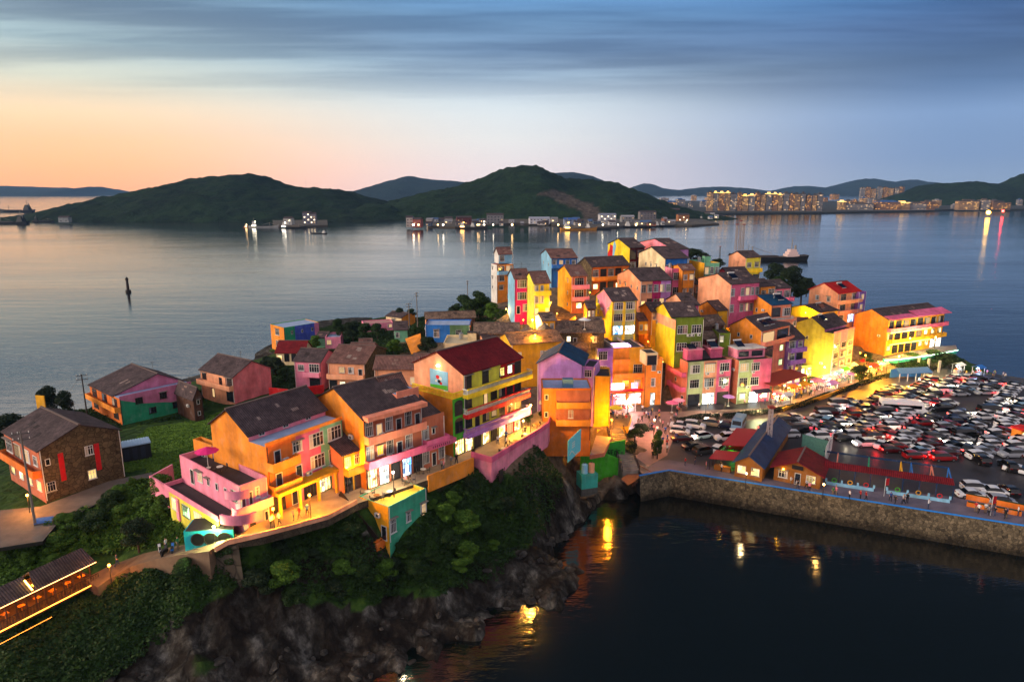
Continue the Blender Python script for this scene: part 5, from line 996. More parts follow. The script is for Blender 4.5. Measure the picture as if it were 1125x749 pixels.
def beacon():
    X, Y, _ = at(141, 321, 0); r = empty('sea_beacon', (X, Y, 0), 0, 'dark column beacon standing alone in the left water', 'beacon')
    b = MB(); b.tube((0, 0, -2), (0, 0, 1.2), 1.6, 1.3, 12); b.build('plinth', plain('beacon_dark', (.10, .08, .08), .8), r); b = MB(); b.tube((0, 0, 1.2), (0, 0, 6.6), .75, .6, 10); b.build('column', plain('beacon_brown', (.16, .10, .09), .8), r)
    b = MB(); b.tube((0, 0, 6.6), (0, 0, 7.4), .85, .85, 10); b.cone((0, 0), .8, 7.4, 8.4); b.build('lantern', plain('beacon_dark', (.10, .08, .08), .8), r)
beacon()
# ------------------------------------------------------------------ boats
def boat(x, y, length, rz, label, hullc, deckc=(.8, .8, .78), house_pos=-.32, hh=1.0, lit=None, cat='boat', group=None, booms=True, name='moored_boat'):
    X, Y, _ = at(x, y, 0); r = empty(name, (X, Y, 0), R(rz), label, cat, group); Lh = length/2; W = length*.085; D = length*.055
    b = MB(); st = [-1, -.92, -.6, 0, .5, .8, 1.0]; wd = [.75, .9, 1, 1, .95, .6, .03]; sh = [1.25, 1.15, .9, .8, .95, 1.3, 1.7]
    rings = []
    for s, w, h in zip(st, wd, sh): rings.append([(s*Lh*.98 if s < 1 else s*Lh*.93, -W*w*.6, -1), (s*Lh, -W*w, D*h), (s*Lh, W*w, D*h), (s*Lh*.98 if s < 1 else s*Lh*.93, W*w*.6, -1)])
    for p, q in zip(rings, rings[1:]):
        for k in range(4): b.quad([p[k], q[k], q[(k+1) % 4], p[(k+1) % 4]], 1 if k == 1 else 0)
    b.quad(rings[0]); b.build('hull', [plain('hull_%s' % str(hullc), hullc, .6, var=.3, sc=.2), plain('boat_deck', (.28, .24, .2), .8)], r)
    hx = house_pos*length; hw = W*.8; hl = length*.075; lv = D*.9; b = MB()
    for i in range(3): b.box(hx - hl*(1-.2*i), hx + hl*(1-.25*i), -hw*(1-.12*i), hw*(1-.12*i), lv, lv + D*.85*hh); lv += D*.85*hh
    hs = b.build('deckhouse', plain('deckhouse_%s' % str(deckc), deckc, .6), r)
    if lit:
        b = MB(); b.box(hx - hl*.8, hx + hl*.8, -hw - .1, -hw*.98, D*1.1, D*1.5); b.build('lit_windows', emis('boat_window_%s' % str(lit), lit, 12), hs)
        b = MB(); b.box(hx + hl*.4, hx + hl*.7, -.6, .6, lv, lv + .8); b.build('deck_light', emis('boat_lamp_%s' % str(lit), lit, 20), hs)
    b = MB(); b.tube((hx, 0, lv), (hx, 0, lv + D*2.4), length*.006); b.tube((hx - hl*.6, 0, lv*.7), (hx - hl*.6, 0, lv + D*.9), length*.014); b.build('mast', plain('boat_mast', (.5, .48, .45), .6), r)
    if booms:
        b = MB(); b.tube((length*.2, 0, D*.8), (length*.2, 0, D*3.2), length*.006); b.bar((length*.2, 0, D*3.0), (-length*.05, 0, D*1.5), .3, .3); b.bar((length*.2, 0, D*3.1), (length*.42, 0, D*1.5), .25, .25); b.build('derrick', plain('boat_mast', (.5, .48, .45), .6), r)
    b = MB(); b.box(-length*.12, length*.36, -W*.6, W*.6, D*.82, D*1.12); b.build('hatch_cover', plain('hatch_cover', (.22, .20, .20), .8), r)
    return r
boat(843, 286, 62, 182, 'grey and black cargo vessel with white wheelhouse at anchor behind the village', (.13, .14, .15), (.82, .72, .70), house_pos=-.30, hh=.62, name='cargo_ship', cat='ship')
boat(868, 285.5, 6, 0, 'small tender beside the cargo vessel bow', (.5, .5, .5), booms=False) if False else None
boat(290, 250, 42, 8, 'brightly lit white work boat off the left hill', (.75, .75, .72), (.9, .9, .88), lit=(1, .95, .8))
boat(276, 250, 22, 10, 'small orange boat beside the brightly lit white boat', (.55, .25, .15), lit=(1, .8, .5), booms=False)
boat(322, 251, 40, -4, 'black trawler in front of the grey shore blocks', (.05, .05, .06), lit=(1, .95, .85))
boat(350, 257, 22, 170, 'small dark boat alone in open water right of the trawler', (.05, .05, .06), booms=False)
boat(10, 246, 66, 176, 'long dark barge on the left water, nearer of two', (.05, .05, .06), (.1, .1, .1)); boat(18, 233, 90, 178, 'long dark barge on the left water, farther of two', (.05, .05, .06), (.1, .1, .1))
boat(48, 244, 36, 5, 'dark dredger with low jib beside the left headland', (.06, .06, .06), (.1, .12, .1))
for i, (x, y, l_, c, li, t) in enumerate([(519,251.5,44,(.16,.12,.10),(1,.7,.3),'orange lit fishing boat, leftmost of the group below the quarry hill'),(528,250.5,36,(.10,.28,.20),None,'dark green fishing boat in the middle of the group below the quarry hill'),(540,249,38,(.08,.25,.15),(1,.9,.8),'green hulled fishing boat at the right of the group below the quarry hill'),
    (636,253,52,(.80,.55,.18),(1,.75,.3),'yellow lit vessel hauled at the slipway'),(656,252,40,(.06,.07,.10),None,'black hulled vessel right of the yellow lit one'),(700,250,44,(.12,.1,.1),None,'dark barge along the right boatyard shore'),(730,249,38,(.10,.12,.16),None,'blue black barge beside the tip of the boatyard'),(760,247,30,(.12,.1,.1),(1,.8,.5),'small lit boat at the tip of the boatyard'),
    (745,238,50,(.09,.10,.14),None,'dark ship moored behind the boatyard tip'),(775,241,26,(.10,.10,.12),None,'small dark boat outside the boatyard tip')]):
    boat(x, y, l_, random.uniform(-12, 12), t, c, lit=li)
# ------------------------------------------------------------------ cars
LOTZ = 4.51
TYRE = plain('tyre_rubber', (.06, .06, .06), .8); CHROME = plain('wheel_alloy', (.55, .55, .57), .35, .8); CGLASS = plain('car_glass', (.03, .035, .045), .08, var=.05)
HEADL = emis('headlight_on', (1, .95, .85), 30); HEADOFF = plain('headlight_lens', (.75, .78, .80), .15); TAILR = emis('tail_light_on', (1, .08, .06), 7); TAILOFF = plain('tail_lens', (.45, .03, .03), .3)
def carpaint(n, c):
    key = ('car', n)
    if key not in MATS:
        m, nt, b = newmat('car_paint_' + n); b.inputs['Base Color'].default_value = (*lin(c), 1); b.inputs['Roughness'].default_value = .32; b.inputs['Coat Weight'].default_value = .5; b.inputs['Coat Roughness'].default_value = .08; MATS[key] = m
    return MATS[key]
PAINTS = [('white', (.82, .83, .84)), ('black', (.04, .04, .05)), ('silver', (.55, .57, .60)), ('dark grey', (.16, .17, .19)), ('navy', (.06, .10, .22)), ('red', (.55, .05, .06)), ('pale blue', (.45, .60, .70)), ('champagne', (.62, .56, .46)), ('maroon', (.30, .05, .08))]
PW = [34, 15, 14, 9, 8, 9, 6, 3, 5]
def carmeshes(kind):
    """x forward; returns body, glass, and light/wheel positions"""
    if kind == 'sedan': L2, W2, st = 2.3, .9, [(-2.3,.75,.80,0),(-2.15,.86,.95,0),(-1.55,.9,1.0,0),(-.95,.9,1.38,1),(-.2,.9,1.46,1),(.45,.9,1.40,1),(1.15,.9,.98,0),(1.95,.88,.84,0),(2.3,.72,.66,0)]
    elif kind == 'suv': L2, W2, st = 2.3, .94, [(-2.3,.82,1.0,0),(-2.22,.92,1.15,0),(-1.95,.94,1.58,1),(-1.0,.94,1.70,1),(.1,.94,1.70,1),(.55,.94,1.62,1),(1.2,.94,1.12,0),(2.0,.9,1.0,0),(2.3,.76,.78,0)]
    elif kind == 'hatch': L2, W2, st = 2.0, .86, [(-2.0,.78,.95,0),(-1.9,.85,1.05,0),(-1.6,.86,1.44,1),(-.8,.86,1.52,1),(.1,.86,1.50,1),(.5,.86,1.42,1),(1.15,.86,1.0,0),(1.75,.82,.86,0),(2.0,.70,.66,0)]
    else: L2, W2, st = 2.6, .95, [(-2.6,.9,1.2,0),(-2.55,.95,1.3,0),(-2.45,.95,2.1,1),(-1.2,.95,2.2,1),(.6,.95,2.2,1),(1.5,.95,2.1,1),(2.2,.95,1.25,0),(2.5,.9,1.0,0),(2.6,.8,.7,0)]
    b = MB(); g = MB(); rings = []
    for x, w, z, c in st:
        belt = min(z, {'van': 1.2}.get(kind, .93 if kind != 'suv' else 1.08))
        tw = w * (.76 if c else .9)
        rings.append([(x, -w*.94, .28), (x, -w, .6), (x, -w*.97, belt - .06 if not c else belt), (x, -tw, z), (x, tw, z), (x, w*.97, belt - .06 if not c else belt), (x, w, .6), (x, w*.94, .28)])
    for i in range(len(rings)-1):
        p, q = rings[i], rings[i+1]; c0, c1 = st[i][3], st[i+1][3]
        for k in range(8):
            j = (k + 1) % 8; glass = False
            if k in (2, 4) and (c0 or c1): glass = True
            if k == 3 and (c0 != c1): glass = True
            (g if glass else b).quad([p[k], p[j], q[j], q[k]])
    b.quad(rings[0][::-1]); b.quad(rings[-1])
    roofz = max(s[2] for s in st)
    body = b.mesh('body', carpaint('white', PAINTS[0][1])); gl = g.mesh('window_glass', CGLASS)
    body.shade_smooth() if False else None
    return body, gl, L2, W2, st[-1][2], st[0][2]
_w = MB(); _w.tube((0, -.11, 0), (0, .11, 0), .33, n=10, m=0); _w.tube((0, -.125, 0), (0, .125, 0), .19, n=8, m=1); WHEEL = _w.mesh('wheel', [TYRE, CHROME])
_h = MB(); _h.box(-.10, .06, -.22, .22, -.08, .08); HEADM = _h.mesh('headlight', HEADOFF); TAILM = _h.mesh('tail_light', TAILOFF)
CK = {k: carmeshes(k) for k in ('sedan', 'suv', 'hatch', 'van')}
KN = dict(sedan='saloon', suv='tall estate', hatch='small hatchback', van='van')
def far_car_mesh(kind):
    body, gl, L2, W2, zf, zr = CK[kind]; me = bpy.data.meshes.new('far_car'); b = bmesh.new()
    for k, src in enumerate((body, gl)):
        n0 = len(b.faces); b.from_mesh(src); b.faces.ensure_lookup_table()
        for f in b.faces[n0:]: f.material_index = k
    def add(src, loc, mi):
        nv = len(b.verts); n0 = len(b.faces); b.from_mesh(src); b.verts.ensure_lookup_table(); b.faces.ensure_lookup_table()
        for v in b.verts[nv:]: v.co += Vector(loc)
        for f in b.faces[n0:]: f.material_index = mi
    for sx in (-1, 1):
        for sy in (-1, 1): add(WHEEL, (sx*L2*.62, sy*(W2-.1), .33), 2)
    for sy in (-1, 1): add(HEADM, (L2-.05, sy*W2*.62, zf-.02), 3); add(TAILM, (-L2+.05, sy*W2*.62, zr-.08), 4)
    b.to_mesh(me); b.free()
    for m_ in (carpaint('white', PAINTS[0][1]), CGLASS, TYRE, HEADOFF, TAILOFF): me.materials.append(m_)
    return me
FARM = {k: far_car_mesh(k) for k in CK}
CARPOS = []
def setm(o, i, m): o.material_slots[i].link = 'OBJECT'; o.material_slots[i].material = m
def car(X, Y, rz, kind, pi, label, near=True, on=0, group=None, name='parked_car', z=LOTZ):
    """on: 1 headlights, 2 tail lights, 3 both"""
    body, gl, L2, W2, zf, zr = CK[kind]; pm = carpaint(*PAINTS[pi]); CARPOS.append((X, Y))
    if near:
        r = empty(name, (X, Y, z), rz, label, 'van' if kind == 'van' else 'car', group)
        o = link('body', body, r); setm(o, 0, pm); link('window_glass', gl, r)
        for sx in (-1, 1):
            for sy in (-1, 1): link('wheel', WHEEL, r, (sx*L2*.62, sy*(W2-.1), .33))
        for sy in (-1, 1):
            h = link('headlight', HEADM, r, (L2-.05, sy*W2*.62, zf-.02)); t = link('tail_light', TAILM, r, (-L2+.05, sy*W2*.62, zr-.08))
            if on & 1: setm(h, 0, HEADL)
            if on & 2: setm(t, 0, TAILR)
    else:
        r = link(name, FARM[kind], None, (X, Y, z), rz); tag(r, label, 'van' if kind == 'van' else 'car', group); setm(r, 0, pm)
        if on & 1: setm(r, 3, HEADL)
        if on & 2: setm(r, 4, TAILR)
    c, s = math.cos(rz), math.sin(rz)
    if on & 1 and random.random() < .8: pl('headlight_beam', (L2 + 1.6, 0, .75), 70, (1, .93, .8), .25, r)
    if on & 2 and random.random() < .6: pl('brake_glow', (-L2 - .7, 0, .8), 50, (1, .10, .10), .25, r)
    return r
# the dense rows, laid out in the ground plane (row direction 35 degrees)
DENSE = [(792,478),(850,465),(905,444),(960,428),(1010,418),(1050,413),(1085,414),(1135,424),(1140,498),(1060,500),(1046,506),(1000,498),(960,492),(905,480),(876,474),(800,492)]
e_ = Vector((math.cos(R(45)), math.sin(R(45)), 0)); n_ = Vector((math.sin(R(45)), -math.cos(R(45)), 0)); org = Vector((38, 128, 0))
rr = random.Random(11); cars = []
for row in range(0, 36):
    off = 2.0 + (row // 3) * 12.8 + (row % 3) * 4.1
    for k in range(-30, 60):
        p = org + e_ * (k * 2.75 + rr.uniform(-.15, .15)) + n_ * off
        if rr.random() < .02: continue
        u, v = proj(p.x, p.y, LOTZ + .8)
        if not inpoly(u, v, DENSE) or u > 1128: continue
        if inpoly(u, v, [(1040,430),(1100,432),(1088,446),(1044,452)]) and rr.random() < .9: continue       # open aisle
        if inpoly(u, v, [(1000,446),(1040,450),(1034,462),(1000,459)]) and rr.random() < .5: continue
        cars.append((v, u, p, row, k))
# some traffic in the lanes between the rows
for row in range(0, 12):
    off = 2.0 + row * 12.8 + 10.6
    if True: 
        for k in range(-8, 16):
            p = org + e_ * (k * 7.5 + rr.uniform(0, 3)) + n_ * off; u, v = proj(p.x, p.y, LOTZ + .8)
            if inpoly(u, v, DENSE) and u < 1128 and rr.random() < .5: cars.append((v, u, p, -1 - row, k))
cars.sort(key=lambda c: -c[0])
print('dense cars', len(cars))
rowcount = {}
cars = cars[:276]
byrow = {}
for c in cars: byrow.setdefault(c[3], []).append(c)
for rw in byrow: byrow[rw].sort(key=lambda c: c[4])
rank = {}
for rw, cs in byrow.items():
    for i, c in enumerate(cs): rank[(rw, c[4])] = i
nearset = set(id(c) for c in cars[:60])
for c in cars:
    v, u, p, row, k = c; kind = rr.choices(['sedan', 'suv', 'hatch', 'van'], [46, 32, 18, 4])[0]; pi = rr.choices(range(9), PW)[0]
    i = rank[(row, k)]
    if row >= 0:
        rz = R(4) + rr.uniform(-.025, .025) + (math.pi if rr.random() < .4 else 0); x = rr.random(); on = 2 if x < .26 else 1 if x < .38 else 0
        lab = '%s %s, %s from the left in the %s parked row beyond the hedge' % (PAINTS[pi][0], KN[kind], nth(i), nth(row))
    else:
        rz = R(45) + (math.pi if row % 4 == 0 else 0); on = 3
        lab = '%s %s driving with lights on, %s car in the %s lane' % (PAINTS[pi][0], KN[kind], nth(i), nth(-row - 1))
    car(p.x, p.y, rz, kind, pi, lab, id(c) in nearset, on, 'cars in the packed car park', 'parked_car' if row >= 0 else 'moving_car')
# hand placed cars by the plaza and at the right of the frame
for x, y, rz, kind, pi, on, t in [(783,468,-20,'suv',7,0,'cream tall car behind the white ones near the bus'),(748,470,-22,'sedan',0,0,'white saloon at the back of the plaza corner group'),(747,476,-22,'hatch',0,0,'white hatchback second from the back in the plaza corner group'),(763,470,-24,'suv',0,0,'white tall estate right of the plaza corner group'),(750,484,8,'sedan',8,1,'dark red saloon below the plaza corner group'),
    (773,481,22,'hatch',0,0,'white hatchback tinted green by the stall lamp in the plaza'),(762,493,14,'sedan',1,0,'black saloon in front of the stalls'),(774,498,20,'suv',3,0,'dark green grey estate in front of the stalls'),(789,496,50,'hatch',0,0,'white hatchback beside the red lean-to roof'),(798,470,-25,'sedan',4,0,'navy saloon right of the cream tall car'),
    (1067,546,-8,'sedan',0,0,'white saloon, nearer of two side by side by the orange planters'),(1072,539,-10,'suv',0,0,'white tall car, farther of two side by side by the orange planters'),(1092,543,-14,'sedan',0,0,'white saloon parked by the planter corner'),(1076,508,85,'suv',1,0,'black tall car seen from behind in the open aisle'),(1107,515,80,'suv',1,0,'black tall car right of the one in the open aisle'),
    (1118,519,-42,'sedan',0,0,'white saloon at the right edge with wet paint'),(1108,542,82,'hatch',1,0,'black hatchback behind the orange planter'),(1074,498,-16,'sedan',0,1,'white saloon with headlights on at the head of the open aisle'),(1108,500,-28,'sedan',8,0,'dark red saloon at the right edge below the white row'),(1118,492,-25,'sedan',5,0,'bright red saloon under the orange kiosk at the right edge'),
    (1100,553,-14,'hatch',2,0,'silver hatchback half hidden by the planter wall')]:
    X, Y, _ = at(x, y, LOTZ); car(X, Y, R(rz), kind, pi, t, True, on, 'cars standing apart from the rows')
def bus(x, y, rz, label, c, stripe, Lb=6.2, Wb=2.1, Hb=2.6):
    X, Y, _ = at(x, y, LOTZ); r = empty('minibus', (X, Y, LOTZ), R(rz), label, 'minibus'); b = MB(); s = Lb/2; w = Wb/2
    b.v = []; pro = [(-s, .35), (s, .35), (s, 1.1), (s-.55, 1.55), (s-.95, Hb-.1), (s-1.3, Hb), (-s+.15, Hb), (-s, Hb-.2)]
    i0 = len(pro)
    for yy in (-w, w): b.v += [(px_, yy, pz_) for px_, pz_ in pro]
    b.f.append(tuple(range(i0))); b.f.append(tuple(range(2*i0-1, i0-1, -1)))
    for k in range(i0): j = (k+1) % i0; b.f.append((k, k+i0, j+i0, j))
    b.m = [0]*len(b.f); b.build('body', carpaint(*c), r)
    g = MB()
    for yy, d in ((-w, -.02), (w, .02)):
        g.box(-s+.4, s-1.2, min(yy, yy+d), max(yy, yy+d), 1.35, 2.15)
    q = .03; g.quad([(s-.53, -w+.15, 1.6), (s-.53, w-.15, 1.6), (s-.90, w-.2, Hb-.2), (s-.90, -w+.2, Hb-.2)]); g.box(-s-.02, -s, -w+.25, w-.25, 1.4, 2.1); g.build('window_glass', CGLASS, r)
    for sx in (-1, 1):
        for sy in (-1, 1): link('wheel', WHEEL, r, (sx*s*.62, sy*(w-.1), .36))
    for sy in (-1, 1): link('headlight', HEADM, r, (s, sy*w*.7, .9)); link('tail_light', TAILM, r, (-s, sy*w*.7, 1.0))
    b = MB(); b.box(-s*.5, s*.3, -w*.6, w*.6, Hb, Hb+.12); b.build('roof_unit', carpaint(*c), r)
bus(811, 471, -118, 'pale blue and white minibus facing the camera behind the red roofs', ('pale blue', (.45, .60, .70)), None)
bus(991, 453, -12, 'long white bus with dark window band among the cars', ('white', (.82, .83, .84)), None, 9.5, 2.4, 3.0)

# ------------------------------------------------------------------ people (one skinned body per pose, clothes by region of the same body)
def person_mesh(pose):
    V = dict(pel=(0,0,.95), waist=(0,0,1.12), chest=(0,.01,1.36), neck=(0,0,1.52), head=(0,-.01,1.64), top=(0,0,1.72), sl=(.19,0,1.42), sr=(-.19,0,1.42), el=(.25,.02,1.15), er=(-.25,.02,1.15), hl=(.26,-.06,.90), hr=(-.26,-.06,.90),
             hipl=(.10,0,.90), hipr=(-.10,0,.90), kl=(.11,0,.50), kr=(-.11,0,.50), fl=(.11,.02,.08), fr=(-.11,.02,.08), tl=(.12,-.14,.05), tr=(-.12,-.14,.05))
    if pose == 'walk': V.update(kl=(.11,-.16,.52), fl=(.11,-.22,.08), tl=(.12,-.38,.06), kr=(-.11,.05,.50), fr=(-.11,.30,.12), tr=(-.12,.16,.05), el=(.24,.12,1.16), hl=(.25,.12,.92), er=(-.25,-.08,1.16), hr=(-.24,-.24,.98))
    if pose == 'sit':
        for k in ('pel','waist','chest','neck','head','top','sl','sr'): V[k] = (V[k][0], V[k][1], V[k][2]-.45)
        V.update(hipl=(.10,-.02,.48), hipr=(-.10,-.02,.48), kl=(.12,-.44,.52), kr=(-.12,-.44,.52), fl=(.12,-.46,.08), fr=(-.12,-.46,.08), tl=(.12,-.62,.05), tr=(-.12,-.62,.05), el=(.25,-.08,.74), er=(-.25,-.08,.74), hl=(.16,-.34,.62), hr=(-.16,-.34,.62))
    if pose == 'phone': V.update(er=(-.26,-.06,1.18), hr=(-.12,-.30,1.36), el=(.26,-.04,1.17), hl=(.08,-.28,1.30))
    RAD = dict(pel=.15, waist=.135, chest=.165, neck=.055, head=.105, top=.085, sl=.075, sr=.075, el=.05, er=.05, hl=.045, hr=.045, hipl=.10, hipr=.10, kl=.068, kr=.068, fl=.05, fr=.05, tl=.04, tr=.04)
    E = [('pel','waist'),('waist','chest'),('chest','neck'),('neck','head'),('head','top'),('chest','sl'),('chest','sr'),('sl','el'),('sr','er'),('el','hl'),('er','hr'),('pel','hipl'),('pel','hipr'),('hipl','kl'),('hipr','kr'),('kl','fl'),('kr','fr'),('fl','tl'),('fr','tr')]
    ks = list(V); me = bpy.data.meshes.new('sk'); me.from_pydata([V[k] for k in ks], [(ks.index(a), ks.index(b)) for a, b in E], [])
    o = bpy.data.objects.new('sk', me); COL.objects.link(o); md = o.modifiers.new('s', 'SKIN')
    for k, sv in zip(ks, me.skin_vertices[0].data): sv.radius = (RAD[k], RAD[k]*(.75 if k in ('pel','waist','chest') else 1)); sv.use_root = (k == 'pel')
    o.modifiers.new('d', 'SUBSURF').levels = 1
    dg = bpy.context.evaluated_depsgraph_get(); out = bpy.data.meshes.new_from_object(o.evaluated_get(dg)); bpy.data.objects.remove(o); out.name = 'person_' + pose
    out.materials.clear()
    for m_ in (PM['shirt0'], PM['pants0'], PM['skin'], PM['hair']): out.materials.append(m_)
    dz = -.45 if pose == 'sit' else 0
    for p in out.polygons:
        x, y, z = p.center
        if z > 1.50 + dz and abs(x) < .16: mi = 3 if (z > 1.67 + dz or (y > .03 and z > 1.58 + dz)) else 2
        elif z > .98 + dz and abs(x) < .22 or z > 1.2 + dz: mi = 0
        elif abs(x) > .19 and z > .5 and not (pose == 'sit' and z < .56): mi = 2
        elif z < .1: mi = 3
        else: mi = 1
        p.material_index = mi
    out.shade_smooth(); return out
PM = dict(skin=plain('skin', (.72, .52, .42), .6), hair=plain('dark_hair', (.05, .04, .04), .6))
SH_ = [('white', (.80, .80, .80)), ('black', (.05, .05, .06)), ('red', (.65, .10, .10)), ('blue', (.15, .28, .55)), ('grey', (.42, .42, .44)), ('pink', (.80, .45, .52)), ('yellow', (.80, .66, .20)), ('green', (.18, .42, .25))]
for i, (n, c) in enumerate(SH_): PM['shirt%d' % i] = plain('shirt_' + n, c, .85)
for i, (n, c) in enumerate((('dark', (.08, .08, .10)), ('denim', (.18, .24, .36)), ('khaki', (.45, .38, .28)))): PM['pants%d' % i] = plain('trousers_' + n, c, .85)
POSES = {k: person_mesh(k) for k in ('stand', 'walk', 'sit', 'phone')}
pr = random.Random(5); usedp = set()
def person(X, Y, z, where, pose=None, group=None, rz=None, extra=''):
    pose = pose or pr.choice(['stand', 'walk', 'walk', 'phone']); si = pr.choices(range(8), [28, 22, 8, 12, 12, 7, 5, 4])[0]; pi = pr.randrange(3)
    if isinstance(where, str) and (where, si, pi, pose) in usedp:
        for _ in range(60):
            si = pr.randrange(8); pi = pr.randrange(3)
            if (where, si, pi, pose) not in usedp: break
    usedp.add((where, si, pi, pose))
    act = dict(stand='standing', walk='walking', sit='sitting', phone='with phone')[pose]
    o = link('person', POSES[pose], None, (X, Y, z), pr.uniform(0, 6.28) if rz is None else rz); s = pr.uniform(.92, 1.05); o.scale = (s, s, s)
    setm(o, 0, PM['shirt%d' % si]); setm(o, 1, PM['pants%d' % pi])
    tag(o, 'person, %s top, %s trousers, %s %s' % (SH_[si][0], ('dark', 'denim', 'khaki')[pi], act, where), 'person', group); return o
def crowd(poly, n, z, where, group, pose=None):
    xs = [p[0] for p in poly]; ys = [p[1] for p in poly]; k = 0; t = 0
    while k < n and t < 4000:
        t += 1; x = pr.uniform(min(xs), max(xs)); y = pr.uniform(min(ys), max(ys))
        if inpoly(x, y, poly): X, Y, _ = at(x, y, z); person(X, Y, z, where, pose, group); k += 1
crowd([(700,452),(745,452),(742,470),(718,476),(702,470)], 24, 4.52, 'in the crowd before the glowing shop', 'people on the village square')
crowd([(712,470),(742,470),(738,500),(716,508)], 13, 4.52, 'on the square between stairs and parked cars', 'people on the village square')
crowd([(745,506),(800,516),(800,520),(745,512)], 5, 4.52, 'on the promenade near the ramp', 'people on the promenade')
crowd([(850,530),(905,536),(960,546),(1045,558),(1045,563),(960,552),(850,536)], 17, 4.52, 'on the promenade below the pergola', 'people on the promenade')
crowd([(1050,556),(1120,566),(1120,573),(1050,563)], 9, 4.52, 'on the promenade by the orange planters', 'people on the promenade')
crowd([(850,448),(905,430),(960,414),(1000,404),(998,400),(900,422),(850,443)], 70, 4.52, 'among the lit stalls beside the hedge', 'people on the stall street')
crowd([(745,449),(850,444),(850,450),(745,456)], 9, 4.52, 'on the street below the pink row', 'people on the street')
crowd([(1050,410),(1110,414),(1110,417),(1050,413)], 10, 4.52, 'at the far edge of the car park', 'people at the car park edge')
crowd([(440,538),(500,512),(506,508),(450,528)], 6, 14.0, 'on the terrace below the salmon hotel', 'people on the terraces')
crowd([(545,500),(596,466),(590,460),(540,490)], 7, 14.0, 'on the curved hotel terrace', 'people on the terraces')
crowd([(284,584),(340,566),(360,560),(330,570)], 6, 14.0, 'by the arcade of the row house', 'people on the terraces')
crowd([(670,458),(690,458),(690,466),(672,466)], 6, 8.2, 'on the lit landing above the stairs', 'people on the stairs')
for x, y, z, t, pose in ((129, 622, 8.1, 'on the coastal lane beside the lit restaurant', 'walk'), (183, 604, 10.9, 'near the motorbikes on the lane', 'stand'), (196, 603, 11.3, 'near the teal round-window wall', 'stand')):
    X, Y, _ = at(x, y, z); person(X, Y, ground(X, Y) if False else z + .02, t, pose, None)

# ------------------------------------------------------------------ umbrellas, tables, stalls, sheds
def umbrella(x, y, z, c, label, r=1.5, h=2.3):
    X, Y, _ = at(x, y, z); o = empty('parasol', (X, Y, z), pr.uniform(0, 1), label, 'parasol'); b = MB(); b.tube((0,0,0), (0,0,h+.3), .04); b.tube((0,0,0),(0,0,.1),.3,n=10); b.build('pole', FRAME_W, o)
    b = MB(); b.cone((0,0), r, h, h+.6, 8); b.build('canopy', plain('parasol_%s' % c, c, .8), o)
for x, y, z, c, t in ((229, 514, 19.3, 'hot', 'crimson parasol on the roof terrace of the rounded pink house'), (745, 450, 4.52, 'pink', 'pink parasol between the glowing shop and pink row'), (738, 453, 4.52, 'rose', 'darker pink parasol nearest the square'), (800, 446, 4.52, 'lilac', 'lilac parasol before the dark garage of the pink row'),
                      (642, 362, 22.6, 'white', 'white parasol beside the narrow house with pink balconies'), (676, 459, 6.5, 'yellow', 'yellow parasol on the landing above the stairs'), (948, 405, 4.52, 'red', 'red parasol in front of the tall orange wall'), (928, 413, 4.52, 'sky', 'pale blue parasol right of the lit corner shop'), (935, 420, 4.52, 'purple', 'blue violet parasol over the stall by the hedge'),
                      (915, 424, 4.52, 'white', 'white parasol over the brightest stall'), (944, 416, 4.52, 'white', 'small white parasol at the stalls near the tree'), (900, 428, 4.52, 'pink', 'pale pink parasol left of the brightest stall')):
    umbrella(x, y, z, c, t)
def tableset(X, Y, z, label, c='wood', lamp=False):
    o = empty('cafe_table', (X, Y, z), pr.uniform(0, 3), label, 'table'); b = MB(); b.tube((0,0,.70),(0,0,.75),.42,n=10); b.build('tabletop', paint(c), o); b = MB(); b.tube((0,0,0),(0,0,.70),.04); b.tube((0,0,0),(0,0,.04),.22,n=8); b.build('leg', FRAME_D, o)
    for k in range(2):
        a = pr.uniform(0, 1) + k*3.1; ch = empty('cafe_chair', (X + .75*math.cos(a), Y + .75*math.sin(a), z), a + 1.57, ('left' if k else 'right') + ' chair of the ' + label.replace('round ', ''), 'chair')
        b = MB(); b.box(-.2,.2,-.2,.2,.42,.46); b.build('seat', FRAME_D, ch); b = MB(); b.box(-.2,.2,-.22,-.19,.46,.88); b.build('backrest', FRAME_D, ch)
        for sx in (-.18, .18):
            for sy in (-.18, .18): b = MB(); b.box(sx-.02, sx+.02, sy-.02, sy+.02, 0, .42); b.build('leg', FRAME_D, ch)
for i, (x, y, z, t) in enumerate([(553,497,14,'nearest the pink wall corner on the curved terrace'),(566,488,14,'in the middle of the curved terrace'),(577,481,14,'dark one near the planter on the curved terrace'),(590,470,14,'under the lamp on the curved terrace'),(404,545,14.0,'nearest the steps on the yellow kiosk roof'),(414,549,14.0,'at the front of the yellow kiosk roof'),(428,545,14.0,'at the back of the yellow kiosk roof'),(449,530,14,'by the terrace edge below the salmon hotel'),(465,520,14,'beside the pink wing terrace edge'),(622,462,14.2,'on the lower orange loggia'),(242,518,18.9,'under the crimson parasol on the pink roof')]):
    if i in (4,5,6): z = 13.55
    if i == 9: continue
    X, Y, _ = at(x, y, z); tableset(X, Y, z, 'round table ' + t, 'wood' if i % 2 else 'white')
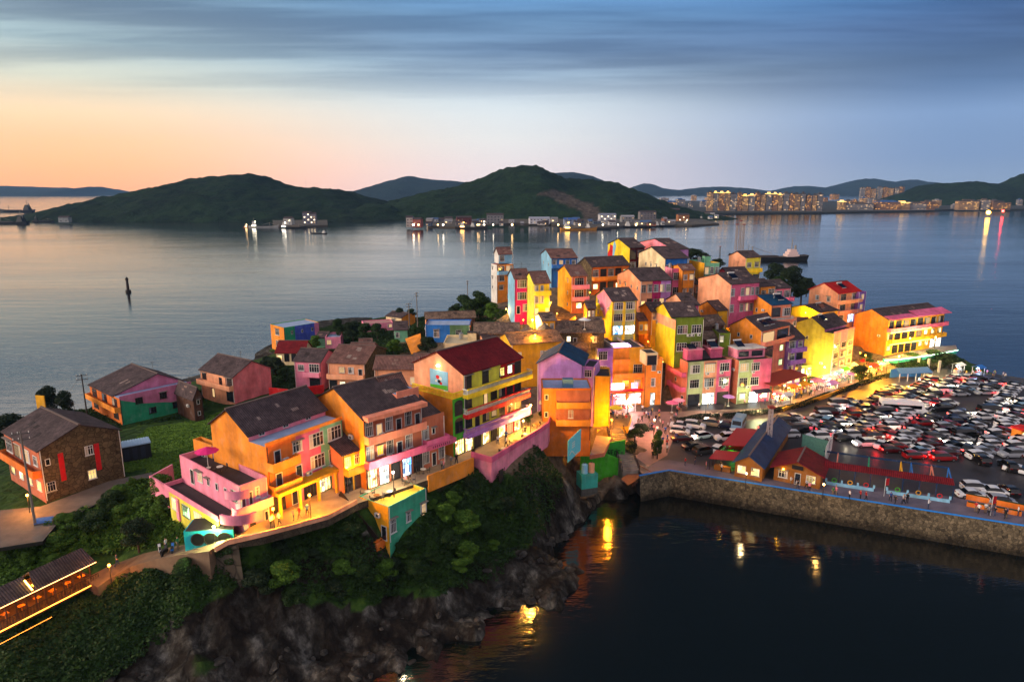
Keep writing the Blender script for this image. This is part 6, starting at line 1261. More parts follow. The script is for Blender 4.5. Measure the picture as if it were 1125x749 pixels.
def stall(x, y, c, label, glow, rz=30):
    X, Y, _ = at(x, y, 4.52); o = empty('market_stall', (X, Y, 4.52), R(rz), label, 'market stall'); b = MB(); b.box(-1.3,1.3,-.5,.5,0,.9); b.build('counter', paint('white'), o)
    for sx in (-1.3, 1.3):
        for sy in (-.9, .9): b = MB(); b.box(sx-.04, sx+.04, sy-.04, sy+.04, 0, 2.3); b.build('post', FRAME_W, o)
    b = MB(); b.slab((-1.5,-1.3,2.2),(1.5,-1.3,2.2),(1.5,0,2.8),(-1.5,0,2.8),.05); b.slab((-1.5,.001,2.8),(1.5,.001,2.8),(1.5,1.2,2.3),(-1.5,1.2,2.3),.05); b.build('canopy', paint(c), o)
    b = MB(); b.box(-1.1,1.1,-.05,.05,1.95,2.05); lb = b.build('lamp_tube', emis('stall_tube_%s' % str(glow), glow, 22), o); pl('stall_light', (0, -.4, 1.9), 320, glow, .3, o)
    b = MB(); 
    for k in range(9): w = pr.uniform(.08,.18); u = -1.1 + k*.26; b.box(u-w, u+w*.6, -.4, .3, .9, .9+pr.uniform(.15,.45), k % 3)
    b.build('goods', [paint('red'), paint('yellow'), paint('white')], o)
for x, y, c, t, g in ((893,427,'pink','pink stall at the left of the lit stall group',(1,.75,.7)),(906,423,'white','white stall glowing brightest in the stall group',(1,.97,.95)),(919,418,'sky','pale blue stall right of the brightest one',(.85,.9,1)),(957,410,'red','red canopied stall below the tall orange wall',(1,.8,.4)),(968,407,'white','white stall right of the red canopied one',(1,.9,.6)),(990,401,'gold','golden stall at the far end of the stall street',(1,.75,.3)),
    (868,434,'orange','orange canopied stall below the cafe canopy',(1,.75,.3)),(862,443,'white','white food stall with lamp on the street left of the hedge',(1,.95,.85)),(690,452,'white','white cart before the glowing shop',(1,.95,.9)),(1052,409,'white','lit stall at the far corner of the car park',(.9,1,1)),(880,431,'gold','gold canopied stall in the orange lit corner of the street',(1,.75,.3)),(912,430,'lilac','lilac canopied stall in front of the pale blue one',(1,.9,.9)),(926,414,'green','green canopied stall by the mauve window columns',(.9,1,.8)),(934,409,'white','white stall under the tree by the mauve columns',(1,.95,.85)),(947,413,'orange','orange canopied stall between tree and red stall',(1,.7,.3)),(976,404,'peach','peach stall midway along the golden street',(1,.8,.4)),(984,402,'yellow','yellow stall near the far end of the golden street',(1,.8,.3)),(852,441,'rose','rose canopied stall beside the white food stall',(1,.85,.75)),(1074,412,'blue','blue inflatable topped stall at the far edge of the car park',(.6,.7,1))): stall(x, y, c, t, g)
# blue marquee
X, Y, _ = at(982, 417, 4.52); o = empty('marquee', (X, Y, 4.52), R(8), 'long low blue marquee with lit openings at the back of the car park', 'marquee'); b = MB(); b.slab((0,-2.2,2.2),(9.5,-2.2,2.2),(9.5,0,3.2),(0,0,3.2),.06); b.slab((0,.001,3.2),(9.5,.001,3.2),(9.5,2.2,2.2),(0,2.2,2.2),.06); b.build('canopy', plain('marquee_blue', (.20,.45,.68), .7), o)
b = MB()
for k in range(5): b.box(k*2.35-.06, k*2.35+.06, -2.1, -1.98, 0, 2.2)
b.build('frame', FRAME_W, o); b = MB(); b.box(.2, 9.3, 1.9, 2.0, 0, 2.2); b.build('back_wall', plain('marquee_wall', (.25,.5,.7), .7), o)
for k in (1.2, 3.6, 6.0): pl('marquee_light', (k, -.5, 1.8), 35, (.9,.95,1) if k > 2 else (.5,.7,1), .2, o)
# hedges
LEAF = {}
def leafmat(n, c0, c1):
    if n not in LEAF:
        m, nt, b = newmat(n); b.inputs['Roughness'].default_value = .75; b.inputs['Specular IOR Level'].default_value = .2
        L(nt, ramp(nt, noisef(nt, objco(nt), .9, 5, .8), [(.3, c0), (.7, c1)]), b.inputs['Base Color']); b.inputs['Subsurface Weight'].default_value = 0; LEAF[n] = m
    return LEAF[n]
LG = leafmat('leaf_green', (.005, .016, .004), (.026, .062, .010)); LB = leafmat('leaf_bright', (.014, .050, .006), (.095, .19, .018)); LGR = leafmat('meadow_green', (.028, .085, .008), (.15, .27, .03)); LD = leafmat('leaf_dark', (.005, .014, .006), (.018, .036, .012))
def leaves(P, Nrm, size, mat, name='leaves'):
    """one quad per point, tilted about its normal with jitter"""
    n = len(P); Rn = Nrm + rng.normal(0, .55, (n, 3)); Rn /= np.linalg.norm(Rn, axis=1)[:, None] + 1e-9
    t = np.cross(Rn, rng.normal(0, 1, (n, 3))); t /= np.linalg.norm(t, axis=1)[:, None] + 1e-9; s = np.cross(Rn, t); sz = size * rng.uniform(.55, 1.3, n)[:, None]
    V = np.empty((n, 4, 3)); V[:, 0] = P - t*sz*.5; V[:, 1] = P - s*sz*.32; V[:, 2] = P + t*sz*.55; V[:, 3] = P + s*sz*.32
    me = bpy.data.meshes.new(name); me.vertices.add(n*4); me.vertices.foreach_set('co', V.ravel()); me.loops.add(n*4); me.loops.foreach_set('vertex_index', np.arange(n*4)); me.polygons.add(n)
    me.polygons.foreach_set('loop_start', np.arange(n)*4); me.polygons.foreach_set('loop_total', np.full(n, 4)); me.update(); me.materials.append(mat); return me
def blobpts(cs, n):
    """points on the lumpy shells of a list of (centre, radius)"""
    w = np.array([r*r for c, r in cs]); w = w / w.sum(); k = rng.choice(len(cs), n, p=w); d = rng.normal(0, 1, (n, 3)); d /= np.linalg.norm(d, axis=1)[:, None]
    c = np.array([c for c, r in cs])[k]; r = np.array([r for c, r in cs])[k]; rad = r * (1 - np.abs(rng.normal(0, .16, n)))
    return c + d * rad[:, None] * np.array([1, 1, .85]), d
def crown(seed, n=2600, flat=.8, mat=None, size=.42):
    rs = random.Random(seed); cs = []
    for i in range(13):
        a = rs.uniform(0, 6.28); zz = rs.uniform(-.5, .72); q = rs.uniform(.1, .66)*(1 - max(0, zz)*.8); cs.append(((q*math.cos(a), q*math.sin(a), zz), rs.uniform(.26, .44)))
    P, d = blobpts(cs, n); return leaves(P, d, size*.25, mat or LG, 'crown')
CROWNS = [crown(i, mat=(LG, LG, LD, LB)[i % 4], n=5200) for i in range(6)]
_t = MB(); _t.tube((0,0,-.6), (.02,.02,.5), .085, .06, 7); 
for a in (.3, 1.9, 3.3, 4.9): _t.tube((.02,.02,.45), (.35*math.cos(a), .35*math.sin(a), .95), .045, .02, 5)
TRUNK = _t.mesh('trunk', plain('bark', (.20, .15, .11), .9, var=.4))
def tree(X, Y, z, h, w, label, v, group=None, name='tree', bare=.08):
    o = empty(name, (X, Y, z), pr.uniform(0, 6.28), label, 'tree' if h > 2.6 else 'bush', group); t = link('trunk', TRUNK, o, (0, 0, h*bare*.6)); t.scale = (h*.5, h*.5, h*.55*.9)
    c = link('crown', CROWNS[v], o, (0, 0, h*(bare + (1-bare)*.52))); c.scale = (w*.55, w*.55, h*(1-bare)*.56); return o
for i, (x, y, z, h, w, v, t) in enumerate([(372,372,10.5,5.5,5,0,'pointed green tree, tallest of the grove above the tiled houses'),(388,372,11,5,6.5,2,'broad dark tree in the middle of the grove above the tiled houses'),(402,371,11.5,4.5,6,1,'round green tree right in the grove above the tiled houses'),(415,372,12,4,6,0,'low round tree at the right end of the grove above the tiled houses'),(345,384,8.5,4,5,3,'light green tree between maroon roof and pink house'),(335,391,8.5,3,4,0,'small green tree in front of the maroon roof'),
    (303,412,8,4.5,6,2,'dark bushy tree between the salmon house and the pink garden wall'),(313,418,8.5,3,4,0,'clipped tree inside the red garden wall'),(295,408,7,4,5,2,'dark tree just right of the salmon gable'),(512,352,16,7,8,0,'large round tree left of the magenta house'),(526,350,17,8,9,1,'largest round tree in the clump left of the blue tower house'),(500,354,15,5,6,2,'darker tree at the left of the clump by the old stone house'),(541,352,18,5,6,3,'bright green tree below the magenta house'),(553,355,18.5,3.5,5,0,'low dark tree at the foot of the pale blue wall'),
    (470,388,14.5,4,6,2,'dark tree in front of the blue house'),(432,388,13,3.5,5,3,'yellow green tree left of the orange awning'),(440,352,12,4,5,2,'dark tree behind the mint cottage'),(452,350,12.5,3,4,0,'small tree by the tall shore pole'),(458,372,15,3,4,0,'shrub on the slope under the blue house'),
    (762,290,25,6,9,2,'dark tree behind the green fascia house'),(772,292,25,5,7,2,'dark tree on the skyline left of the signal mast'),(788,296,24,4,6,2,'low dark tree right of the signal mast'),(850,315,17,9,9,2,'round dark tree left of the big dark grove'),(868,326,15,11,12,2,'tallest tree in the dark grove behind the red roofed house'),(880,332,13,9,11,2,'dark tree at the right of the grove behind the red roofed house'),(856,330,15,8,9,0,'lower tree at the front of the dark grove'),(886,322,13,6,7,2,'small dark tree beside the red roof'),
    (944,420,4.5,4.2,6,0,'leafy tree among the stalls by the tall yellow house'),(890,425,4.5,2.6,3,3,'small shrub by the orange street wall'),(952,398,7,2.5,6,2,'dark shrub at the foot of the orange hotel wall'),(1002,402,5,3.5,7,3,'bright lit tree under the headland platform'),(1022,400,4.8,4,8,0,'green tree under the right of the headland platform'),(1038,403,4.5,4,8,2,'dark tree at the cliff foot of the headland'),
    (697,484,5,2.4,4.5,0,'low bush in the round bed beside the stairs'),(704,477,4.6,2.2,4,2,'bush on the square next to the crowd'),(722,492,4.5,3.6,2.4,3,'slim tree on the square beside the parked cars'),(722,504,4.5,3.4,2.2,0,'slim tree at the square edge near the blue railing'),(692,500,5.2,2.6,4,2,'dark bush right of the green wall steps'),(612,383,16.5,3,5,2,'reddish lit bush above the lilac roof'),(625,378,17,3,5,0,'bush in front of the weathered house'),(600,466,12.6,3.2,3,1,'lamp lit shrub at the end of the hotel terrace'),(580,468,14,2.4,2.2,0,'potted shrub beside the hotel arcade'),
    (8,480,9,4,9,2,'dark tree mass at the left edge behind the stone house'),(152,600,10,3.5,4.5,2,'dark tree between the lane and bushes left of the pink terrace house'),(56,463,5.5,7.5,6,2,'left of two dark creeper grown towers behind the stone house'),(74,463,5.5,6.5,5.5,2,'right of two dark creeper grown towers behind the stone house')]):
    X, Y, _ = at(x, y, z); tree(X, Y, z, h, w, t, v)
BP = [(260,612),(330,600),(392,575),(420,600),(470,565),(520,520),(545,520),(580,500),(600,540),(560,600),(500,640),(440,640),(340,670),(240,670),(170,650)]
nb = 0
while nb < 34:
    x, y = pr.uniform(170, 600), pr.uniform(500, 680)
    if inpoly(x, y, BP):
        X, Y, z = onground(x, y); hb = pr.uniform(1.3, 3.4); tree(X, Y, z, hb, hb*pr.uniform(1.1, 1.9), 'rounded bush standing out of the scrub on the cliff below the terraces', pr.choice([0, 1, 3, 3, 2]), 'bushes on the cliff', 'bush'); nb += 1
nb = 0
while nb < 20:
    x, y = pr.uniform(0, 195), pr.uniform(530, 640)
    if inpoly(x, y, [(0,605),(50,592),(110,560),(150,535),(180,540),(190,560),(196,590),(150,600),(110,608),(0,640)]):
        X, Y, z = onground(x, y); hb = pr.uniform(1.5, 3.0); tree(X, Y, z, hb, hb*pr.uniform(1.2, 1.8), 'green bush between the stone house yard and the coastal lane', pr.choice([0, 3, 3]), 'bushes above the coastal lane', 'bush'); nb += 1
# hedge along the car park
def hedge(pts, label, h=.95, w=1.3, name='hedge'):
    P = []
    for (a, c) in zip(pts, pts[1:]):
        A = Vector(at(*a, 4.52)); B_ = Vector(at(*c, 4.52)); n = int((B_-A).length * 190); t = rng.uniform(0, 1, n); d = (B_-A); nrm = Vector((-d.y, d.x, 0)).normalized()
        th = rng.uniform(0, math.pi, n); q = np.array(A)[None] + t[:, None]*np.array(d)[None] + np.cos(th)[:, None]*w/2*np.array(nrm)[None]; q[:, 2] += np.sin(th)*h*rng.uniform(.85, 1.1, n); P.append(q)
    P = np.concatenate(P); o = link(name, leaves(P, np.tile([0, 0, 1.0], (len(P), 1)), .3, LD, 'hedge')); tag(o, label, 'hedge')
hedge([(742,463),(752,463),(768,459),(790,459)], 'short dark hedge at the left start of the car park edge'); hedge([(795,459),(812,457),(850,453)], 'dark hedge below the pink and sage houses'); hedge([(850,453),(880,446),(905,436),(935,427),(962,417),(1000,408)], 'long dark hedge between the stall street and the car park')
# ------------------------------------------------------------------ sheds, cabin, pergola on the promenade
def frompx(pts): return [at(*p) for p in pts]
r_, _l, _d = house('market_shed', 'long shed with slate blue sheet roof beside the lattice tower on the promenade', (808, 506), 4.5, 2.9, (838, 512), D=24, roof='y', rt='bl', rise=1.5, apex=.5, col='wood', F='ll', over=.5)
# side lean-tos
for k, (a, c, w, t) in enumerate(((.4, 5.2, 4.4, 'small red lean-to roof at the front left of the blue shed'), (8.5, 19.5, 4.2, 'long red lean-to roof behind along the blue shed'))):
    o = empty('lean_to', r_.matrix_world.translation if False else r_.location, r_.rotation_euler.z, t, 'lean-to'); b = MB(); b.slab((-w-.4, a, 2.2), (-.45, a, 2.75), (-.45, c, 2.75), (-w-.4, c, 2.2), .1); b.build('roof', plain('crimson_sheet', (.60,.04,.14), .6), o)
    for yy in (a+.2, (a+c)/2, c-.2): b = MB(); b.box(-w-.25, -w-.13, yy-.06, yy+.06, 0, 2.15); b.build('post', FRAME_D, o)
    b = MB(); b.box(-w+.5, -1, a+.6, a+1.4, 0, .9); b.build('counter', paint('green' if k else 'wood'), o)
    pl('stall_light', (-w*.5, a+1.0, 1.9), 90 if k else 60, (.4, 1, .35) if k else (1, .75, .35), .2, o)
r_, _l, _d = house('wooden_cabin', 'yellow wooden cabin with dark red gable roof facing the promenade', (851, 511), 4.5, 2.7, (902, 521), D=7, roof='y', rt='mr', rise=1.6, col='wood', over=.7)
for tok, u in (('w', .2), ('d', .52), ('l', .8)): opening(r_, 'f', u*_l, .0, 2.4, 2.7, tok, (_l, _d, 0))
b = MB(); b.box(-.9, .9, -.12, 0, 0, .7); put(r_, 'f', _l*.5, 2.75, 'sign_board', b.mesh('sign_board', plain('dark_board', (.06,.05,.05), .5)), (_l, _d, 0))
b = MB(); b.box(-.12,.12,-.3,0,0,.12); lo = put(r_, 'f', _l*.2, 2.35, 'wall_lamp', b.mesh('wall_lamp', emis('cabin_lamp', (1,.75,.2), 20)), (_l, _d, 0)); pl('wall_lamp_light', (0,-.6,-.3), 20, (1,.7,.15), .1, lo)
mast(843, 448, 500, .45, 'pale lattice tower rising between the blue shed and the car park', 'lattice_tower', z=4.5, col=(.62,.60,.62))
# green mesh fence and white banner
P = frompx([(880,496,4.5),(908,504,4.5)]); 
d = Vector(P[1]) - Vector(P[0]); yw = math.atan2(d.y, d.x); o = empty('mesh_screen', P[0], yw, 'green mesh screen left of the white banner', 'screen'); b = MB(); b.box(0, d.length, -.03, .03, .4, 3.6); b.build('panel', plain('green_mesh', (.26,.45,.42), .8, var=.3), o)
for u in (0, d.length/2, d.length): b = MB(); b.box(u-.06, u+.06, .035, .15, 0, 3.7); b.build('post', FRAME_D, o)
P = frompx([(905,516,4.5),(913,498,4.5)]); d = Vector(P[1]) - Vector(P[0]); yw = math.atan2(d.y, d.x); o = empty('banner', P[0], yw, 'tall white banner board with grey lettering beside the pergola', 'banner'); b = MB(); b.box(0, d.length, -.05, .05, .9, 4.4); b.build('board', paint('white'), o)
b = MB()
for i in range(5):
    zz = 3.9 - i*.62; b.box(d.length*.38, d.length*.62, -.07, -.055, zz-.05, zz+.04); b.box(d.length*.48, d.length*.52, -.07, -.055, zz-.25, zz+.16); b.box(d.length*.36, d.length*.64, -.07, -.055, zz-.24, zz-.18)
b.build('lettering', plain('grey_letter', (.3,.3,.4), .7), o)
for u in (.1, d.length-.1): b = MB(); b.box(u-.05, u+.05, -.05, .05, 0, .9); b.build('post', FRAME_D, o)
# pergola
PA, PB = Vector(at(906, 520, 4.5)), Vector(at(1047, 540, 4.5)); PA = Vector(at(906, 511, 7.2)); PB = Vector(at(1048, 531, 7.2)); d = PB - PA; yw = math.atan2(d.y, d.x); Lp = d.length
o = empty('pergola', (PA.x, PA.y, 4.5), yw, 'long promenade pergola with dark red roof strip and coloured beams', 'pergola')
b = MB(); b.slab((0, -.6, 2.7), (Lp, -.6, 2.7), (Lp, 1.1, 3.15), (0, 1.1, 3.15), .12); b.build('roof', ROOF_MR('x'), o)
for i in range(9): b = MB(); u = i*Lp/8; b.box(u-.08 if i else 0, u+.08, -.4, -.24, 0, 2.6); b.build('post', paint('navy'), o)
for k, (u, c) in enumerate(((.10, 'coral'), (.36, 'seagreen'), (.62, 'gold'), (.70, 'blue'), (.86, 'coral'), (.99, 'blue'))):
    b = MB(); b.bar((u*Lp, 1.1, 2.9), (u*Lp + .4, 6.4, 2.9), .16, .22); b.build('beam', paint(c), o); b = MB(); b.box(u*Lp+.32, u*Lp+.48, 6.35, 6.5, 0, 2.8); b.build('post', paint(c), o)
b = MB(); b.bar((0, 6.5, 2.95), (Lp+.4, 6.5, 2.95), .18, .3); b.build('back_beam', paint('navy'), o)
for s0, s1, t in ((.02, .40, 'left'), (.50, .97, 'right')):
    q = empty('planter_bench', (PA.x - .0, PA.y, 4.5), yw, 'white low bench wall under the %s half of the pergola' % t, 'bench wall')
    b = MB(); b.box(s0*Lp, s1*Lp, -1.9, -1.7, 0, .55); 
    for i in range(4): u = (s0 + (s1-s0)*i/3)*Lp; b.box(u-.15, u+.15, -1.92, -1.68, .55, 1.1)
    b.build('wall', paint('sky'), q); b = MB()
    for i in range(3):
        u = (s0 + (s1-s0)*(i+.5)/3)*Lp; c = MB(); n = 12
        for k in range(n): a0, a1 = 2*math.pi*k/n, 2*math.pi*(k+1)/n; c.bar((u+.35*math.cos(a0), -1.95, 1.0+.35*math.sin(a0)), (u+.35*math.cos(a1), -1.95, 1.0+.35*math.sin(a1)), .1, .1)
        c.build('life_ring', paint(('green', 'gold', 'red')[i]), q)
for i, (x0, y0, x1, y1, t) in enumerate(((1058,545,1080,549,'short orange planter wall left of the white cars'),(1060,532+16,1125,561,'long orange planter wall at the right edge'),(1062,556,1083,560,'low orange planter box on the promenade, left one'),(1094,562,1122,567,'low orange planter box on the promenade, right one'))):
    P = frompx([(x0,y0,4.5),(x1,y1,4.5)]); d = Vector(P[1])-Vector(P[0]); b = MB(); b.box(0, d.length, 0, .5, 0, .7 if i != 1 else .9, 0); b.box(.1, d.length-.1, .1, .4, .7 if i != 1 else .9, .78 if i != 1 else .98, 1)
    o = b.build('planter_wall', [paint('deep'), LG], None, P[0], math.atan2(d.y, d.x)); tag(o, t, 'planter', 'orange planter walls')
for x, y, t in ((971,545,'left'),(1088,566,'right')):
    X, Y, _ = at(x, y, 4.5); o = empty('flag', (X, Y, 4.52), .3, '%s of two red flags on the promenade' % t, 'flag'); b = MB(); b.tube((0,0,0),(0,0,3.2),.04); b.build('pole', FRAME_W, o); b = MB(); b.box(.04, .75, -.02, .02, 1.9, 3.1); b.build('cloth', paint('red'), o)
# white post railings hung on the sea wall
for x, y in ((735,533),(843,539),(903,552)):
    pass
# green wall, steps, tanks, wave banner by the cove
GZ = 4.6
G0 = Vector(at(637,528,1.3)); G1 = Vector(at(698,513,4.2)); d = G1 - G0; d.z = 0; lg = d.length; yg = math.atan2(d.y, d.x)
b = MB(); pf = [(0,-1.6),(lg,-.5),(lg,3.3),(lg*.42,5.5),(0,5.6)]
b.v = [(x, 0, z) for x, z in pf] + [(x, .35, z) for x, z in pf]; b.f = [(0,1,2,3,4),(9,8,7,6,5)] + [((k+1) % 5, k, k+5, (k+1) % 5 + 5) for k in range(5)]; b.m = [0]*7
o = b.build('green_retaining_wall', paint('green'), None, (G0.x, G0.y, 1.3), yg); tag(o, 'bright green sloping retaining wall above the cove', 'wall')
b = MB(); b.box(.2, lg*.42, -.03, 0, 4.9, 5.45); b.build('yellow_band', paint('lemon'), o)
b = MB(); u0, u1 = lg*.43, lg*.82; b.v = [(u0,1.5,2),(u1,1.5,2),(u1,1.5,7.6),(u0,1.5,6.7),(u0,1.8,2),(u1,1.8,2),(u1,1.8,7.6),(u0,1.8,6.7)]; b.f = [(0,1,2,3),(5,4,7,6),(3,2,6,7),(1,5,6,2),(4,0,3,7)]; b.m = [0]*5
o = b.build('green_panel_wall', paint('leafgreen'), None, (G0.x, G0.y, 1.3), yg); tag(o, 'green wall panel with black lettering beside the stairs', 'wall')
lt = MB(); u = u0 + .25; su = (u1-u0-.4)/6
for k in range(6):
    h = [1.1, .8, .9, .8, 1.1, .8][k]; q = 5.0 - k*.12; lt.box(u, u+.12, 1.44, 1.49, q, q+h); lt.box(u, u+su*.7, 1.44, 1.49, q+h-.12, q+h)
    if k % 2: lt.box(u, u+su*.7, 1.44, 1.49, q, q+.12); lt.box(u+su*.55, u+su*.7, 1.44, 1.49, q, q+h)
    else: lt.box(u, u+su*.5, 1.44, 1.49, q+h*.45, q+h*.45+.1)
    u += su
lt.build('lettering', paint('black'), o)
P0, P1 = at(639,533,3.2), at(661,530,3.2); d = Vector(P1)-Vector(P0); o = empty('tank_base', (P0[0], P0[1], 0.0), math.atan2(d.y, d.x), 'teal concrete block by the water carrying two tanks', 'tank base')
b = MB(); b.box(0, 3.1, 0, 2.4, -.5, 2.4, 1); b.box(.0, 3.1, 0, 2.4, 2.401, 5.0, 0); b.build('block', [paint('teal'), plain('wet_concrete', (.30,.30,.28), .9, var=.4)], o)
for u, c, t in ((.65, 'sky', 'pale blue water tank on the teal block'), (1.95, 'peach', 'pinkish water tank on the teal block')):
    w = empty('water_tank', tuple(o.location + Vector((u*math.cos(o.rotation_euler.z), u*math.sin(o.rotation_euler.z) + 1.1, 5.0))), 0, t, 'water tank'); b = MB(); b.tube((0,0,0),(0,0,1.6),.55,n=14); b.cone((0,0),.55,1.6,1.85,14); b.build('drum', plain('tank_'+c, c, .4), w); b = MB(); b.tube((0,0,1.85),(0,0,1.95),.15,n=8); b.build('lid', FRAME_D, w)
P0, P1 = at(624,505,9.0), at(638,490,10.2); d = Vector(P1)-Vector(P0); o = empty('wave_banner', (P0[0], P0[1], P0[2]-.5), math.atan2(d.y, d.x), 'tall pale blue banner with a white wave drawing at the cliff corner', 'banner')
ln = max(3.2, Vector((d.x, d.y, 0)).length); ln = min(ln, 4.2); b = MB(); b.v = [(0,0,0),(ln,0,.9),(ln,0,4.9),(0,0,3.9),(0,.12,0),(ln,.12,.9),(ln,.12,4.9),(0,.12,3.9)]; b.f = [(0,1,2,3),(5,4,7,6),(3,2,6,7),(1,5,6,2),(4,0,3,7),(0,4,5,1)]; b.m = [0]*6; b.build('panel', plain('banner_blue', (.38,.78,.84), .6), o)
b = MB()
for k in range(7): a0 = k*.42; b.bar((.4+a0*.9, -.03, 1.2+.5*math.sin(a0*2)), (.4+(a0+.42)*.9, -.03, 1.2+.5*math.sin((a0+.42)*2)), .03, .14)
for zz in (2.3, 2.7, 3.1): b.bar((1.2, -.03, zz), (2.1, -.03, zz+.15), .03, .12)
b.build('wave_drawing', paint('white'), o)
# main stairs from the square up to the lane
P0 = Vector(at(681,520,4.6)); P1 = Vector(at(676,470,8.2)); 
S0 = Vector(at(693,517,4.5)); S1 = Vector(at(676,472,8.6)); d = S1 - S0; d.z = 0; yw = math.atan2(d.y, d.x); n = 22
o = empty('public_stairs', (S0.x, S0.y, 4.4), yw, 'lamp lit stairs with dark rails climbing from the square', 'stairs'); b = MB()
for k in range(n): u = d.length*k/n; b.box(u, d.length + 1.5, -1.5, 1.5, -2 if k == 0 else (k)*4.1/n, (k+1)*4.1/n)
b.build('steps', paint('concrete'), o)
for s in (-1.55, 1.55):
    b = MB(); b.bar((0, s, 1.0), (d.length, s, 5.1), .07, .08); b.bar((0, s, .6), (d.length, s, 4.7), .05, .05)
    for k in range(9): u = d.length*k/8; b.box(u-.04, u+.04, s-.04, s+.04, 4.1*k/8, 4.1*k/8+1.0)
    b.build('handrail', plain('rail_dark', (.15,.1,.08), .6), o)
deck('stair_landing', [(656,472,8.5),(690,468,8.5),(694,455,8.5),(655,455,8.5)], 8.5, 1.5, [paint('gold'), pave('landing_paving', (.60,.50,.36))])
deck('purple_ramp_deck', [(648,500,8.5),(664,497,8.5),(672,480,8.6),(655,478,8.6)], 8.55, .8, [paint('terracotta'), pave('mauve_paving', (.46,.40,.44))])
# ------------------------------------------------------------------ left foreground: restaurant, teal wall, container, poles, bikes
A0 = Vector(at(-14,674,9.3)); B0 = Vector(at(108,620,10.4)); Zr = 7.3
A0 = Vector(at(-14, 700, Zr)); B0 = Vector(at(112, 636, Zr)); d = B0 - A0; d.z = 0; yw = math.atan2(d.y, d.x); Lr = d.length
o = empty('cliff_restaurant', (A0.x, A0.y, Zr), yw, 'cliff edge restaurant with dark roof outlined by glowing orange light strips', 'restaurant')
b = MB(); b.box(0, Lr, 0, 5, -.35, 0); b.build('deck', pave('restaurant_deck', (.34,.24,.16)), o)
b = MB(); b.box(.3, Lr-.6, 3.6, 3.8, 0, 2.5); b.build('back_wall', plain('restaurant_wall', (.34,.22,.12), .8, var=.3), o)
for i in range(12): b = MB(); u = .3 + i*(Lr-1.2)/11; b.box(u-.07, u+.07, .6, .74, 0, 2.45); b.build('post', plain('restaurant_post', (.30,.18,.10), .8), o)
b = MB(); b.bar((.2,.12,.95),(Lr-.3,.12,.95),.06,.06)
for i in range(40): u = .2 + i*(Lr-.5)/39; b.box(u-.02, u+.02, .1, .14, 0, .95)
b.build('railing', plain('rail_dark', (.15,.1,.08), .6), o)
b = MB(); hu = Lr*.42
b.slab((-.3, .2, 2.5), (hu, .2, 2.5), (hu, 2.4, 3.7), (-.3, 2.4, 3.7), .14); b.slab((-.3, 2.401, 3.7), (hu, 2.401, 3.7), (hu, 4.4, 2.5), (-.3, 4.4, 2.5), .14)
b.slab((hu+.01, .2, 2.5), (Lr-.3, .2, 2.5), (Lr-.6, 2.2, 4.0), (hu+.6, 2.2, 4.0), .14); b.slab((hu+.6, 2.201, 4.0), (Lr-.6, 2.201, 4.0), (Lr-.3, 4.4, 2.5), (hu+.01, 4.4, 2.5), .14); b.build('roof', ROOF_DK('x'), o)
STRIP = emis('orange_light_strip', (1, .50, .10), 8); STRIPW = emis('peach_light_strip', (1, .66, .35), 6)
b = MB(); b.box(-.3, Lr-.3, .12, .16, 2.43, 2.48); b.build('eave_light_strip', STRIPW, o)
b = MB(); b.box(-.1, Lr+.5, -.07, -.02, -.10, -.01); b.build('deck_light_strip', STRIP, o)
b = MB(); b.box(-.1, Lr*.5, -.35, -.33, -1.25, -1.23); b.build('lower_light_strip', STRIP, o)
b = MB(); b.bar((hu-.2,.3,2.7),(hu-.2,1.6,3.5),.12,.12); b.bar((hu-.2,1.6,3.5),(hu+.3,2.6,2.9),.12,.12); b.build('gable_light_strip', emis('yellow_light_strip', (1,.75,.25), 14), o)
for i in range(7):
    u = 1.0 + i*(Lr-2.4)/6; b = MB(); b.box(-.35,.35,-.3,.3,.72,.76); b.box(-.04,.04,-.04,.04,0,.72); q = empty('dining_table', tuple(Vector(A0) + Vector((math.cos(yw)*u - math.sin(yw)*1.7, math.sin(yw)*u + math.cos(yw)*1.7, .0))), yw, '%s dining table from the left inside the lit cliff restaurant' % nth(i), 'table', 'restaurant tables'); b.build('tabletop', paint('orange'), q)
for i in range(5): u = 1.2 + i*(Lr-2.6)/4; lo = MB(); lo.box(u-.15, u+.15, 2.0, 2.3, 2.1, 2.3); lo_ = lo.build('ceiling_lamp', emis('restaurant_lamp', (1,.6,.15), 14), o); pl('ceiling_light', (u, 1.9, 1.8), 85, (1,.55,.14), .15, o)
# retaining wall below the lane
RW = [at(x, y, z) for x, y, z in ((112,640,7.2),(135,632,7.6),(165,618,9.2),(200,608,11.0),(236,604,12.8),(262,600,13.4))]
b = MB()
for p, q in zip(RW, RW[1:]):
    b.quad([(p[0]+.5, p[1]-.5, p[2]-5), (q[0]+.5, q[1]-.5, q[2]-5), q, p]); b.quad([p, q, (q[0]-.4, q[1]+.5, q[2]), (p[0]-.4, p[1]+.5, p[2])])
tag(b.build('lane_retaining_wall', stonemat('lane_wall_stone', (.26,.22,.18), (.36,.33,.28), .6)), 'dark curved stone retaining wall under the coastal lane', 'retaining wall')
